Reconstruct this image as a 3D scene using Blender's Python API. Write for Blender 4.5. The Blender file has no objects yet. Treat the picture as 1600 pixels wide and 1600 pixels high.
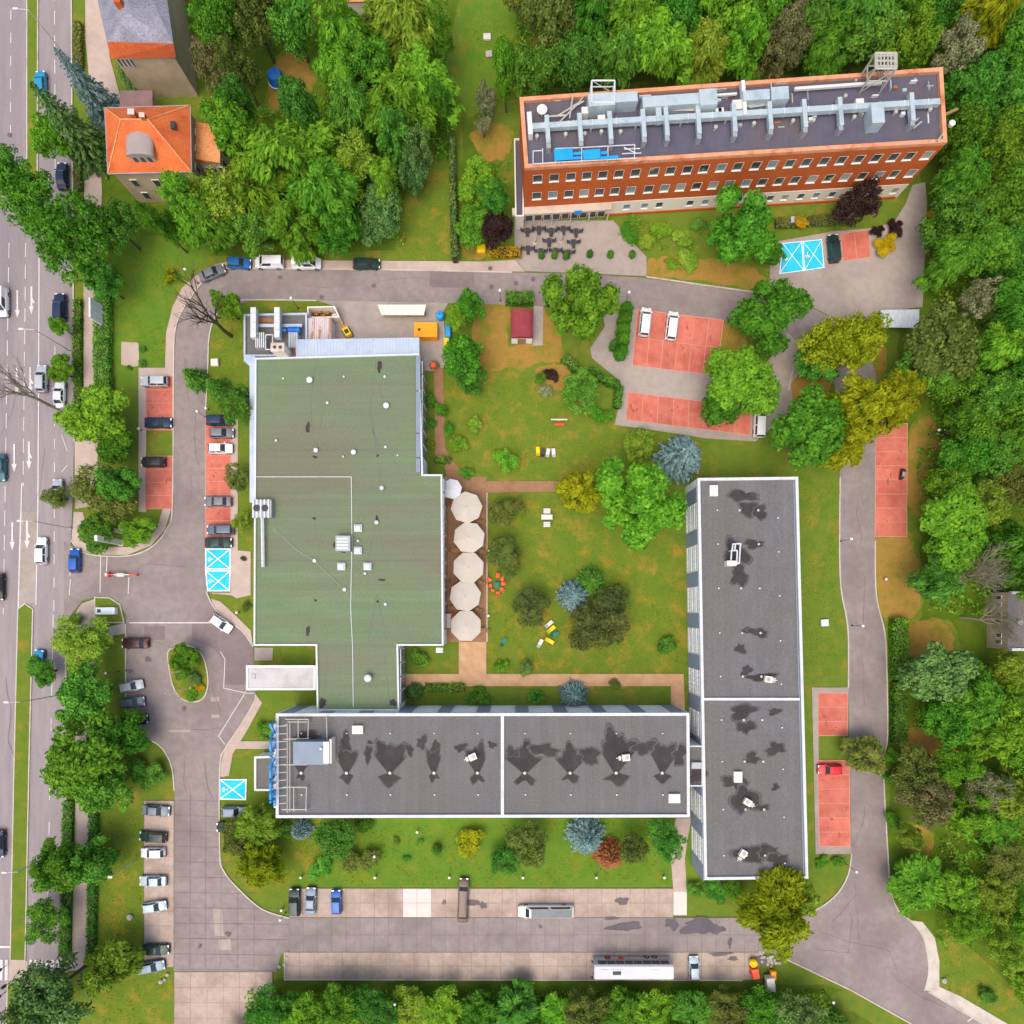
import bpy, bmesh, math, random
import numpy as np
from mathutils import Vector, Matrix

scene = bpy.context.scene
RAD = math.radians
# ---------------------------------------------------------------- camera
# A drone looks straight down from 120 m.  The ground scale is 0.11 m per picture unit (the picture is 1600 units
# wide); the point straight below the drone lies at (805, 960) in the picture, so the lens is shifted.
CAM_H, SCALE, NX, NY = 120.0, 0.11, 805.0, 960.0
cam_data = bpy.data.cameras.new('camera')
cam = bpy.data.objects.new('camera', cam_data)
scene.collection.objects.link(cam)
cam.location = (0, 0, CAM_H)
cam_data.sensor_width = 36.0
cam_data.lens = 36.0 * (CAM_H / SCALE) / 1600.0
cam_data.shift_x = (800 - NX) / 1600.0
cam_data.shift_y = (NY - 800) / 1600.0
cam_data.clip_start = 1.0
cam_data.clip_end = 3000.0
scene.camera = cam
scene.cycles.max_bounces = 4
scene.cycles.diffuse_bounces = 2
scene.cycles.glossy_bounces = 2
scene.cycles.transmission_bounces = 3
# ---------------------------------------------------------------- sky, sun, exposure (overcast)
SUN_EL, SUN_AZ = 68.0, 205.0          # degrees; azimuth clockwise from the top of the picture
world = bpy.data.worlds.new('World')
scene.world = world
world.use_nodes = True
wn = world.node_tree
wn.nodes.clear()
w_out = wn.nodes.new('ShaderNodeOutputWorld')
w_bg = wn.nodes.new('ShaderNodeBackground')
w_sky = wn.nodes.new('ShaderNodeTexSky')
w_sky.sky_type = 'NISHITA'
w_sky.sun_disc = False
w_sky.sun_elevation = RAD(SUN_EL)
w_sky.sun_rotation = RAD(SUN_AZ)
w_sky.altitude = 100
w_sky.air_density = 1.0
w_sky.dust_density = 6.0
w_sky.ozone_density = 0.6
w_bg.inputs[1].default_value = 0.15
wn.links.new(w_sky.outputs[0], w_bg.inputs[0])
wn.links.new(w_bg.outputs[0], w_out.inputs[0])
sun_data = bpy.data.lights.new('sun', 'SUN')
sun_data.energy = 0.65
sun_data.angle = RAD(60)
sun_data.color = (1.0, 0.92, 0.80)
sun = bpy.data.objects.new('sun', sun_data)
scene.collection.objects.link(sun)
sd = Vector((math.sin(RAD(SUN_AZ)) * math.cos(RAD(SUN_EL)), math.cos(RAD(SUN_AZ)) * math.cos(RAD(SUN_EL)), math.sin(RAD(SUN_EL))))
sun.rotation_euler = sd.to_track_quat('Z', 'Y').to_euler()
sun.location = (0, 0, 200)
vs = scene.view_settings
vs.view_transform = 'Standard'
vs.look = 'None'
vs.exposure = 0.62
vs.gamma = 1.0
vs.use_curve_mapping = False

# ---------------------------------------------------------------- helpers
COL = scene.collection
rnd = random.Random(7)

def W(px, py, z=0.0):
    """picture units (1600 wide) at height z -> world point"""
    k = SCALE * (CAM_H - z) / CAM_H
    return Vector(((px - NX) * k, (NY - py) * k, z))

def tag(o, label=None, cat=None, group=None, kind=None):
    if label: o['label'] = label
    if cat: o['category'] = cat
    if group: o['group'] = group
    if kind: o['kind'] = kind
    return o

def empty(name, loc, rz=0.0, label=None, cat=None, group=None):
    o = bpy.data.objects.new(name, None)
    o.empty_display_size = 0.3
    COL.objects.link(o)
    o.location = loc
    o.rotation_euler = (0, 0, rz)
    return tag(o, label, cat, group)

def link(name, mesh, mat=None, parent=None, loc=(0, 0, 0), rz=0.0):
    o = bpy.data.objects.new(name, mesh)
    COL.objects.link(o)
    if parent is not None: o.parent = parent
    o.location = loc
    o.rotation_euler = (0, 0, rz)
    if mat is not None:
        if len(mesh.materials) == 0: mesh.materials.append(mat)
        if mesh.materials[0] is not mat:
            o.material_slots[0].link = 'OBJECT'
            o.material_slots[0].material = mat
    return o

def dup(o, parent=None):
    """a copy of a thing with copies of its parts and sub-parts"""
    c = o.copy()
    COL.objects.link(c)
    c.parent = parent
    for ch in o.children: dup(ch, c)
    return c

class MB:
    """collects shapes in world or local coordinates, then links them as ONE mesh object"""
    def __init__(s, org=(0, 0, 0)):
        s.v, s.f, s.m, s.org, s.cur = [], [], [], Vector(org), 0
    def add(s, vs_, fs):
        b = len(s.v)
        s.v += [tuple(Vector(p) - s.org) for p in vs_]
        for f in fs:
            s.f.append([b + i for i in f]); s.m.append(s.cur)
        return s
    def box(s, x0, x1, y0, y1, z0, z1):
        p = [(x0, y0, z0), (x1, y0, z0), (x1, y1, z0), (x0, y1, z0), (x0, y0, z1), (x1, y0, z1), (x1, y1, z1), (x0, y1, z1)]
        return s.add(p, [(3, 2, 1, 0), (4, 5, 6, 7), (0, 1, 5, 4), (1, 2, 6, 5), (2, 3, 7, 6), (3, 0, 4, 7)])
    def obox(s, c, ax, hx, hy, z0, z1, top=1.0):
        """box with its x axis along ax, half sizes hx, hy, its top scaled by top"""
        ax = Vector((ax[0], ax[1], 0)).normalized(); ay = Vector((-ax.y, ax.x, 0)); c = Vector((c[0], c[1], 0))
        p = []
        for z, k in ((z0, 1.0), (z1, top)):
            for a, b in ((-1, -1), (1, -1), (1, 1), (-1, 1)):
                q = c + ax * hx * a * k + ay * hy * b * k
                p.append((q.x, q.y, z))
        return s.add(p, [(3, 2, 1, 0), (4, 5, 6, 7), (0, 1, 5, 4), (1, 2, 6, 5), (2, 3, 7, 6), (3, 0, 4, 7)])
    def prism(s, pts, z0, z1):
        n = len(pts)
        pts = ccw(pts)
        p = [(q[0], q[1], z0) for q in pts] + [(q[0], q[1], z1) for q in pts]
        f = [tuple(range(n - 1, -1, -1)), tuple(range(n, 2 * n))] + [(i, (i + 1) % n, n + (i + 1) % n, n + i) for i in range(n)]
        return s.add(p, f)
    def sheet(s, pts, z):
        pts = ccw(pts)
        return s.add([(q[0], q[1], z) for q in pts], [tuple(range(len(pts)))])
    def ring(s, pts, w, z0, z1):
        """a wall of width w running inside the polygon"""
        pts = ccw(pts); n = len(pts); inn = offset(pts, w)
        p = []
        for z in (z0, z1):
            p += [(q[0], q[1], z) for q in pts] + [(q[0], q[1], z) for q in inn]
        f = []
        for i in range(n):
            j = (i + 1) % n
            f += [(i, j, 2 * n + j, 2 * n + i), (n + j, n + i, 3 * n + i, 3 * n + j), (2 * n + i, 2 * n + j, 3 * n + j, 3 * n + i), (j, i, n + i, n + j)]
        return s.add(p, f)
    def tube(s, p0, p1, r0, r1=None, n=8, caps=True):
        r1 = r0 if r1 is None else r1
        p0, p1 = Vector(p0), Vector(p1)
        d = (p1 - p0)
        if d.length < 1e-6: return s
        d.normalize()
        a = d.orthogonal().normalized(); b = d.cross(a)
        p = []
        for q, r in ((p0, r0), (p1, r1)):
            for i in range(n):
                t = 2 * math.pi * i / n
                p.append(q + (a * math.cos(t) + b * math.sin(t)) * r)
        f = [(i, (i + 1) % n, n + (i + 1) % n, n + i) for i in range(n)]
        if caps: f += [tuple(range(n - 1, -1, -1)), tuple(range(n, 2 * n))]
        return s.add(p, f)
    def lathe(s, c, prof, n=16):
        c = Vector(c); p = []; m = len(prof)
        for r, z in prof:
            for i in range(n):
                t = 2 * math.pi * i / n
                p.append((c.x + r * math.cos(t), c.y + r * math.sin(t), c.z + z))
        f = []
        for k in range(m - 1):
            for i in range(n):
                j = (i + 1) % n
                f.append((k * n + i, k * n + j, (k + 1) * n + j, (k + 1) * n + i))
        f += [tuple(range(n - 1, -1, -1)), tuple(range((m - 1) * n, m * n))]
        return s.add(p, f)
    def strip(s, pts, w, z0, z1=None, closed=False):
        """a band of width w along a polyline; a sheet, or a prism when z1 is given"""
        L, R_ = side(pts, w / 2, closed), side(pts, -w / 2, closed)
        n = len(pts); p = []
        seg = n if closed else n - 1
        if z1 is None:
            p = [(q[0], q[1], z0) for q in L] + [(q[0], q[1], z0) for q in R_]
            return s.add(p, [(n + i, n + (i + 1) % n, (i + 1) % n, i) for i in range(seg)])
        for z in (z0, z1):
            p += [(q[0], q[1], z) for q in L] + [(q[0], q[1], z) for q in R_]
        f = []
        for i in range(seg):
            j = (i + 1) % n
            f += [(2 * n + i, 3 * n + i, 3 * n + j, 2 * n + j), (i, j, n + j, n + i), (j, i, 2 * n + i, 2 * n + j), (n + i, n + j, 3 * n + j, 3 * n + i)]
        if not closed:
            f += [(0, n, 3 * n, 2 * n), (2 * n - 1, n - 1, 3 * n - 1, 4 * n - 1)]
        return s.add(p, f)
    def mesh(s, name, mats, smooth=False, angle=35):
        me = bpy.data.meshes.new(name)
        me.from_pydata(s.v, [], s.f)
        for m in (mats if isinstance(mats, (list, tuple)) else [mats]): me.materials.append(m)
        if s.m and max(s.m) > 0: me.polygons.foreach_set('material_index', s.m)
        if smooth:
            me.polygons.foreach_set('use_smooth', [True] * len(me.polygons))
            me.update()
            me.set_sharp_from_angle(angle=RAD(angle))
        me.update()
        return me
    def build(s, name, mats, parent=None, smooth=False, angle=35):
        o = bpy.data.objects.new(name, s.mesh(name, mats, smooth, angle))
        COL.objects.link(o)
        if parent is not None: o.parent = parent
        return o

def ccw(pts):
    a = sum(pts[i][0] * pts[(i + 1) % len(pts)][1] - pts[(i + 1) % len(pts)][0] * pts[i][1] for i in range(len(pts)))
    return list(pts) if a > 0 else list(pts)[::-1]

def offset(pts, w):
    n = len(pts); out = []
    for i in range(n):
        a, b, c = Vector(pts[i - 1][:2]), Vector(pts[i][:2]), Vector(pts[(i + 1) % n][:2])
        d1, d2 = (b - a).normalized(), (c - b).normalized()
        n1, n2 = Vector((-d1.y, d1.x)), Vector((-d2.y, d2.x))
        m = (n1 + n2)
        m = m / max(0.3, m.dot(n1)) if m.length > 1e-6 else n1
        out.append(b + m * w)
    return out

def side(pts, w, closed):
    n = len(pts); out = []
    for i in range(n):
        b = Vector(pts[i][:2])
        a = Vector(pts[i - 1][:2]) if (i > 0 or closed) else None
        c = Vector(pts[(i + 1) % n][:2]) if (i < n - 1 or closed) else None
        d1 = (b - a).normalized() if a is not None else (c - b).normalized()
        d2 = (c - b).normalized() if c is not None else d1
        n1, n2 = Vector((-d1.y, d1.x)), Vector((-d2.y, d2.x))
        m = n1 + n2
        m = m / max(0.4, m.dot(n1)) if m.length > 1e-6 else n1
        out.append(b + m * w)
    return out

def smooth_line(pts, closed=False, sub=4):
    """Catmull-Rom through the points"""
    pts = [Vector(p[:2]) for p in pts]; n = len(pts); out = []
    rng_ = range(n) if closed else range(n - 1)
    for i in rng_:
        p1, p2 = pts[i], pts[(i + 1) % n]
        p0 = pts[i - 1] if (i > 0 or closed) else p1
        p3 = pts[(i + 2) % n] if (i + 2 < n or closed) else p2
        for k in range(sub):
            t = k / sub
            out.append(0.5 * ((2 * p1) + (p2 - p0) * t + (2 * p0 - 5 * p1 + 4 * p2 - p3) * t * t + (3 * p1 - p0 - 3 * p2 + p3) * t ** 3))
    if not closed: out.append(pts[-1])
    return out

def PX(pts, z=0.0):
    return [W(p[0], p[1], z) for p in pts]

# ---------------------------------------------------------------- materials
MATS = {}
def mat(name, base, var=None, scale=0.6, var2=None, scale2=0.08, lo2=0.5, hi2=0.65, rough=0.85, spec=0.25, metal=0.0,
        bump=0.0, bscale=8.0, rndv=0.0, local=False, speck=0.0, stretch=None, coat=0.0, bands=None):
    """procedural surface: base colour, a fine noise towards var, broad patches of var2, random value per object"""
    m = bpy.data.materials.new(name); m.use_nodes = True
    nt = m.node_tree; N = nt.nodes; L = nt.links
    b = N['Principled BSDF']
    b.inputs['Roughness'].default_value = rough
    b.inputs['Specular IOR Level'].default_value = spec
    b.inputs['Metallic'].default_value = metal
    if coat: b.inputs['Coat Weight'].default_value = coat; b.inputs['Coat Roughness'].default_value = 0.06
    if local:
        co = N.new('ShaderNodeTexCoord').outputs['Object']
    else:
        co = N.new('ShaderNodeNewGeometry').outputs['Position']
    if stretch:
        mp = N.new('ShaderNodeMapping'); mp.inputs['Scale'].default_value = stretch
        L.new(co, mp.inputs[0]); co = mp.outputs[0]
    def noise(sc, det=6, ro=0.6):
        t = N.new('ShaderNodeTexNoise'); t.inputs['Scale'].default_value = sc
        t.inputs['Detail'].default_value = det; t.inputs['Roughness'].default_value = ro
        L.new(co, t.inputs['Vector']); return t.outputs[0]
    def ramp(src, lo, hi):
        r = N.new('ShaderNodeMapRange'); r.inputs[1].default_value = lo; r.inputs[2].default_value = hi
        L.new(src, r.inputs[0]); return r.outputs[0]
    def mix(fac, a, c, mode='MIX'):
        x = N.new('ShaderNodeMix'); x.data_type = 'RGBA'; x.blend_type = mode
        for i, v in ((0, fac), (6, a), (7, c)):
            if hasattr(v, 'is_output'): L.new(v, x.inputs[i])
            elif i == 0: x.inputs[0].default_value = v
            else: x.inputs[i].default_value = (*v, 1)
        return x.outputs[2]
    colr = base
    if var is not None: colr = mix(ramp(noise(scale), 0.35, 0.68), colr, var)
    if var2 is not None: colr = mix(ramp(noise(scale2, 8, 0.65), lo2, hi2), colr, var2)
    if speck:
        g = ramp(noise(bscale * 1.7, 3, 0.7), 0.3, 0.7)
        g2 = N.new('ShaderNodeMapRange'); g2.inputs[3].default_value = 1 - speck; g2.inputs[4].default_value = 1 + speck
        L.new(g, g2.inputs[0]); colr = mix(1.0, colr, g2.outputs[0], 'MULTIPLY')
    if bands:       # joints of the laid strips: (axis, width in metres, darkness)
        sx = N.new('ShaderNodeSeparateXYZ'); L.new(N.new('ShaderNodeNewGeometry').outputs['Position'], sx.inputs[0])
        dv_ = N.new('ShaderNodeMath'); dv_.operation = 'DIVIDE'; dv_.inputs[1].default_value = bands[1]; L.new(sx.outputs[bands[0]], dv_.inputs[0])
        fl_ = N.new('ShaderNodeMath'); fl_.operation = 'FLOOR'; L.new(dv_.outputs[0], fl_.inputs[0])
        wn_ = N.new('ShaderNodeTexWhiteNoise'); wn_.noise_dimensions = '1D'; L.new(fl_.outputs[0], wn_.inputs['W'])
        g3 = N.new('ShaderNodeMapRange'); g3.inputs[3].default_value = 1 - bands[2]; g3.inputs[4].default_value = 1 + bands[2]
        L.new(wn_.outputs[0], g3.inputs[0]); colr = mix(1.0, colr, g3.outputs[0], 'MULTIPLY')
        fr_ = N.new('ShaderNodeMath'); fr_.operation = 'FRACT'; L.new(dv_.outputs[0], fr_.inputs[0])
        gt_ = N.new('ShaderNodeMath'); gt_.operation = 'LESS_THAN'; gt_.inputs[1].default_value = 0.10; L.new(fr_.outputs[0], gt_.inputs[0])
        g4 = N.new('ShaderNodeMapRange'); g4.inputs[3].default_value = 1.0; g4.inputs[4].default_value = 1 - bands[2] * 2.2
        L.new(gt_.outputs[0], g4.inputs[0]); colr = mix(1.0, colr, g4.outputs[0], 'MULTIPLY')
    if rndv:
        oi = N.new('ShaderNodeObjectInfo'); g2 = N.new('ShaderNodeMapRange')
        g2.inputs[3].default_value = 1 - rndv; g2.inputs[4].default_value = 1 + rndv
        L.new(oi.outputs['Random'], g2.inputs[0]); colr = mix(1.0, colr, g2.outputs[0], 'MULTIPLY')
    if hasattr(colr, 'is_output'): L.new(colr, b.inputs['Base Color'])
    else: b.inputs['Base Color'].default_value = (*colr, 1)
    if bump:
        bp = N.new('ShaderNodeBump'); bp.inputs['Strength'].default_value = bump; bp.inputs['Distance'].default_value = 0.05
        L.new(noise(bscale, 4), bp.inputs['Height']); L.new(bp.outputs[0], b.inputs['Normal'])
    MATS[name] = m
    return m

def leafmat(name, dark, mid, light, rough=0.6, trans=0.38):
    """foliage: each leaf has a colour of its own, each plant a tint of its own"""
    m = bpy.data.materials.new(name); m.use_nodes = True
    nt = m.node_tree; N = nt.nodes; L = nt.links
    N.remove(N['Principled BSDF']); b = N.new('ShaderNodeBsdfDiffuse')
    ge = N.new('ShaderNodeNewGeometry')
    ns = N.new('ShaderNodeTexNoise'); ns.inputs['Scale'].default_value = 0.55; ns.inputs['Detail'].default_value = 3
    L.new(ge.outputs['Position'], ns.inputs['Vector'])
    mr = N.new('ShaderNodeMapRange'); mr.inputs[1].default_value = 0.3; mr.inputs[2].default_value = 0.7
    L.new(ns.outputs[0], mr.inputs[0])
    av = N.new('ShaderNodeMath'); av.operation = 'MULTIPLY_ADD'; av.inputs[1].default_value = 0.55
    L.new(ge.outputs['Random Per Island'], av.inputs[0])
    sc = N.new('ShaderNodeMath'); sc.operation = 'MULTIPLY'; sc.inputs[1].default_value = 0.45
    L.new(mr.outputs[0], sc.inputs[0]); L.new(sc.outputs[0], av.inputs[2])
    cr = N.new('ShaderNodeValToRGB')
    e = cr.color_ramp.elements
    e[0].position = 0.1; e[0].color = (*dark, 1); e[1].position = 0.9; e[1].color = (*light, 1)
    k = e.new(0.5); k.color = (*mid, 1)
    L.new(av.outputs[0], cr.inputs[0])
    hs = N.new('ShaderNodeHueSaturation')
    oi = N.new('ShaderNodeObjectInfo')
    h = N.new('ShaderNodeMapRange'); h.inputs[3].default_value = 0.485; h.inputs[4].default_value = 0.515
    v = N.new('ShaderNodeMapRange'); v.inputs[3].default_value = 0.82; v.inputs[4].default_value = 1.15
    L.new(oi.outputs['Random'], h.inputs[0])
    r2 = N.new('ShaderNodeMath'); r2.operation = 'FRACT'
    r3 = N.new('ShaderNodeMath'); r3.operation = 'MULTIPLY'; r3.inputs[1].default_value = 7.31
    L.new(oi.outputs['Random'], r3.inputs[0]); L.new(r3.outputs[0], r2.inputs[0]); L.new(r2.outputs[0], v.inputs[0])
    L.new(h.outputs[0], hs.inputs['Hue']); L.new(v.outputs[0], hs.inputs['Value'])
    L.new(cr.outputs[0], hs.inputs['Color']); L.new(hs.outputs[0], b.inputs['Color'])
    L.new(b.outputs[0], N['Material Output'].inputs['Surface'])
    if trans:
        tr = N.new('ShaderNodeBsdfTranslucent'); L.new(hs.outputs[0], tr.inputs[0])
        mx = N.new('ShaderNodeMixShader'); mx.inputs[0].default_value = trans
        L.new(b.outputs[0], mx.inputs[1]); L.new(tr.outputs[0], mx.inputs[2])
        L.new(mx.outputs[0], N['Material Output'].inputs['Surface'])
    MATS[name] = m
    return m

# ground
mat('grass', (0.100, 0.172, 0.020), (0.150, 0.190, 0.024), 0.5, (0.24, 0.19, 0.03), 0.28, 0.54, 0.70, rough=0.95, spec=0.05, bump=0.6, bscale=5, speck=0.32)
mat('grass_fresh', (0.090, 0.190, 0.020), (0.130, 0.205, 0.022), 0.4, (0.18, 0.20, 0.02), 0.25, 0.53, 0.70, rough=0.95, spec=0.05, bump=0.6, bscale=5, speck=0.3)
mat('grass_dry', (0.145, 0.188, 0.022), (0.100, 0.172, 0.018), 0.35, (0.28, 0.20, 0.03), 0.30, 0.50, 0.68, rough=0.95, spec=0.05, bump=0.6, bscale=5, speck=0.32)
mat('dirt', (0.34, 0.19, 0.05), (0.27, 0.18, 0.035), 0.8, (0.17, 0.18, 0.02), 0.25, 0.48, 0.66, rough=0.95, spec=0.05, bump=0.5, bscale=4, speck=0.2)
mat('woodland_soil', (0.07, 0.13, 0.012), (0.11, 0.165, 0.015), 0.5, (0.18, 0.14, 0.03), 0.14, 0.55, 0.72, rough=0.95, spec=0.05, bump=0.6, bscale=3)
mat('asphalt_road', (0.260, 0.222, 0.228), (0.300, 0.265, 0.268), 1.1, (0.20, 0.178, 0.19), 0.07, 0.45, 0.7, speck=0.10, bscale=9, bump=0.15, stretch=(1.0, 0.12, 1))
mat('asphalt', (0.235, 0.197, 0.186), (0.285, 0.245, 0.230), 0.8, (0.185, 0.150, 0.143), 0.09, 0.45, 0.7, speck=0.10, bscale=9, bump=0.15)
mat('canopy_cream', (0.58, 0.50, 0.40), (0.52, 0.45, 0.36), 0.5, (0.46, 0.38, 0.29), 0.3)
mat('asphalt_dark', (0.195, 0.152, 0.150), (0.23, 0.182, 0.178), 0.9, (0.165, 0.128, 0.128), 0.1, 0.45, 0.7, speck=0.12, bscale=9, bump=0.15)
mat('asphalt_slab', (0.242, 0.204, 0.192), (0.29, 0.248, 0.232), 0.7, (0.185, 0.155, 0.147), 0.12, 0.45, 0.72, speck=0.12, bscale=9, rndv=0.04)
mat('joint', (0.20, 0.155, 0.125), (0.24, 0.19, 0.11), 0.9)
mat('concrete_slab', (0.385, 0.300, 0.245), (0.45, 0.36, 0.30), 0.7, (0.28, 0.21, 0.165), 0.16, 0.45, 0.68, speck=0.16, bscale=6, rndv=0.05)
mat('concrete_new', (0.66, 0.58, 0.53), (0.60, 0.53, 0.48), 0.6, speck=0.05)
mat('pavers', (0.335, 0.285, 0.250), (0.385, 0.33, 0.29), 0.9, (0.27, 0.225, 0.20), 0.1, 0.45, 0.7, speck=0.13, bscale=7)
mat('footpath', (0.44, 0.345, 0.29), (0.49, 0.395, 0.34), 0.7, (0.36, 0.28, 0.24), 0.12, 0.45, 0.7, speck=0.12, bscale=7)
mat('garden_path', (0.50, 0.30, 0.16), (0.58, 0.38, 0.22), 0.6, (0.42, 0.22, 0.11), 0.14, 0.45, 0.7, speck=0.15, bscale=6)
mat('terrace', (0.27, 0.14, 0.075), (0.33, 0.18, 0.10), 0.8, (0.34, 0.20, 0.11), 0.18, 0.5, 0.7, speck=0.12, bscale=6)
mat('red_pavers', (0.52, 0.138, 0.095), (0.57, 0.185, 0.135), 0.9, (0.42, 0.105, 0.07), 0.22, 0.45, 0.66, speck=0.17, bscale=7, rndv=0.07)
mat('bay_line', (0.54, 0.30, 0.22), (0.52, 0.22, 0.16), 1.0)
mat('kerb', (0.50, 0.44, 0.38), (0.56, 0.50, 0.44), 0.8, (0.40, 0.35, 0.28), 0.3)
mat('white_paint', (0.66, 0.63, 0.61), (0.56, 0.53, 0.52), 1.6, (0.38, 0.35, 0.35), 0.5, 0.55, 0.75, rough=0.7)
mat('bay_white', (0.80, 0.82, 0.82), (0.72, 0.75, 0.76), 1.2)
mat('bay_blue', (0.02, 0.50, 0.72), (0.04, 0.56, 0.76), 0.8, (0.03, 0.38, 0.56), 0.45, 0.48, 0.7, speck=0.14)
mat('puddle', (0.085, 0.075, 0.085), (0.11, 0.10, 0.11), 0.5, rough=0.5, spec=0.2)
mat('tar', (0.13, 0.11, 0.11), (0.16, 0.13, 0.13), 0.8)
mat('joint_line', (0.155, 0.125, 0.125), (0.22, 0.175, 0.168), 0.5)
# buildings
mat('roof_green', (0.130, 0.190, 0.102), (0.155, 0.215, 0.115), 0.35, (0.158, 0.158, 0.105), 0.07, 0.40, 0.62, speck=0.18, bscale=4, stretch=(0.35, 1.6, 1), bands=(1, 0.98, 0.03))
mat('roof_grey', (0.128, 0.126, 0.130), (0.150, 0.148, 0.150), 0.5, (0.135, 0.128, 0.118), 0.10, 0.42, 0.65, speck=0.20, bscale=4, stretch=(1, 0.5, 1), bands=(0, 1.02, 0.035))
mat('roof_slate', (0.085, 0.083, 0.115), (0.105, 0.10, 0.135), 0.4, (0.12, 0.10, 0.10), 0.12, 0.5, 0.7, speck=0.14, bscale=6, bands=(0, 1.02, 0.03))
mat('wet_roof', (0.040, 0.034, 0.035), (0.058, 0.05, 0.05), 0.6, rough=0.7, spec=0.15)
mat('damp_roof', (0.085, 0.080, 0.082), (0.10, 0.095, 0.095), 0.6, rough=0.8, spec=0.15)
mat('white_wall', (0.82, 0.83, 0.84), (0.77, 0.78, 0.80), 0.6, (0.70, 0.72, 0.74), 0.2, 0.5, 0.75, rough=0.7)
mat('parapet_white', (0.60, 0.62, 0.63), (0.55, 0.57, 0.58), 0.6, (0.48, 0.50, 0.52), 0.3, 0.5, 0.75, rough=0.7)
mat('blue_panel', (0.22, 0.27, 0.36), (0.25, 0.30, 0.39), 0.6, rough=0.6)
mat('brick', (0.44, 0.095, 0.020), (0.50, 0.12, 0.028), 0.8, (0.36, 0.075, 0.02), 0.2, 0.45, 0.7, speck=0.14, bscale=5, rough=0.9)
mat('coping_red', (0.58, 0.25, 0.13), (0.65, 0.32, 0.18), 0.9, (0.45, 0.16, 0.07), 0.4)
mat('cream_wall', (0.76, 0.69, 0.59), (0.70, 0.63, 0.53), 0.5, rough=0.8)
mat('beige_wall', (0.42, 0.33, 0.22), (0.48, 0.39, 0.27), 0.5, (0.32, 0.25, 0.16), 0.15, 0.45, 0.7, rough=0.9)
mat('glass', (0.035, 0.045, 0.05), rough=0.08, spec=0.6)
mat('window_pane', (0.03, 0.032, 0.03), (0.07, 0.09, 0.09), 0.25, (0.25, 0.30, 0.32), 0.35, 0.60, 0.66, rough=0.3, spec=0.3)
mat('pane_blind', (0.36, 0.35, 0.31), (0.28, 0.28, 0.26), 0.5, rough=0.3, spec=0.3)
mat('pane_sky', (0.17, 0.23, 0.27), (0.24, 0.30, 0.33), 0.4, rough=0.2, spec=0.4)
mat('window_frame', (0.74, 0.72, 0.66), rough=0.5)
mat('facade_glass', (0.62, 0.64, 0.67), (0.70, 0.72, 0.74), 0.5, (0.46, 0.49, 0.53), 0.5, 0.55, 0.6, rough=0.25, spec=0.5)
mat('dark_glazing', (0.10, 0.13, 0.17), (0.16, 0.19, 0.24), 0.5, (0.30, 0.32, 0.34), 0.5, 0.55, 0.6, rough=0.2, spec=0.5)
mat('metal_white', (0.60, 0.63, 0.64), (0.53, 0.56, 0.58), 0.9, rough=0.5, spec=0.4)
mat('duct', (0.52, 0.60, 0.62), (0.44, 0.54, 0.56), 0.7, (0.36, 0.45, 0.46), 0.4, rough=0.45, metal=0.35, spec=0.5)
mat('metal_grey', (0.30, 0.32, 0.34), (0.36, 0.38, 0.40), 0.8, rough=0.5, metal=0.3)
mat('metal_blue', (0.42, 0.50, 0.60), (0.48, 0.56, 0.66), 0.6, (0.36, 0.44, 0.54), 0.25, rough=0.5, metal=0.2)
mat('plant_room', (0.20, 0.245, 0.31), (0.23, 0.275, 0.34), 0.5, rough=0.55)
mat('steel', (0.50, 0.48, 0.42), (0.44, 0.42, 0.36), 1.0, rough=0.5, metal=0.3)
mat('dark_metal', (0.05, 0.05, 0.055), rough=0.5)
mat('sign_blue', (0.02, 0.24, 0.60), (0.03, 0.30, 0.68), 0.8, rough=0.4)
mat('sign_navy', (0.015, 0.15, 0.40), rough=0.4)
mat('sheet_blue', (0.01, 0.28, 0.78), (0.02, 0.33, 0.82), 0.6, rough=0.4)
mat('tile_orange', (0.60, 0.125, 0.030), (0.66, 0.19, 0.06), 0.6, (0.46, 0.085, 0.03), 0.3, 0.45, 0.68, speck=0.3, bscale=3.2, bump=0.5, stretch=(1, 1.6, 1))
mat('tile_pale', (0.70, 0.26, 0.08), (0.74, 0.38, 0.18), 0.8, (0.55, 0.18, 0.06), 0.4, speck=0.3, bscale=3.2, bump=0.5)
mat('slate_grey', (0.22, 0.22, 0.27), (0.30, 0.29, 0.35), 1.2, (0.17, 0.17, 0.20), 0.3, speck=0.35, bscale=2.6, bump=0.6)
mat('shed_red', (0.24, 0.035, 0.045), (0.28, 0.05, 0.06), 0.6, rough=0.7)
mat('rust_sheet', (0.60, 0.56, 0.58), (0.52, 0.40, 0.38), 0.9, (0.46, 0.20, 0.10), 0.9, 0.55, 0.62, rough=0.6, stretch=(1.6, 0.25, 1))
mat('rust', (0.34, 0.15, 0.06), (0.25, 0.10, 0.05), 1.2)
mat('dormer_grey', (0.30, 0.25, 0.23), (0.34, 0.29, 0.27), 0.6)
mat('porch_roof', (0.20, 0.125, 0.125), (0.24, 0.15, 0.15), 0.8)
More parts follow.
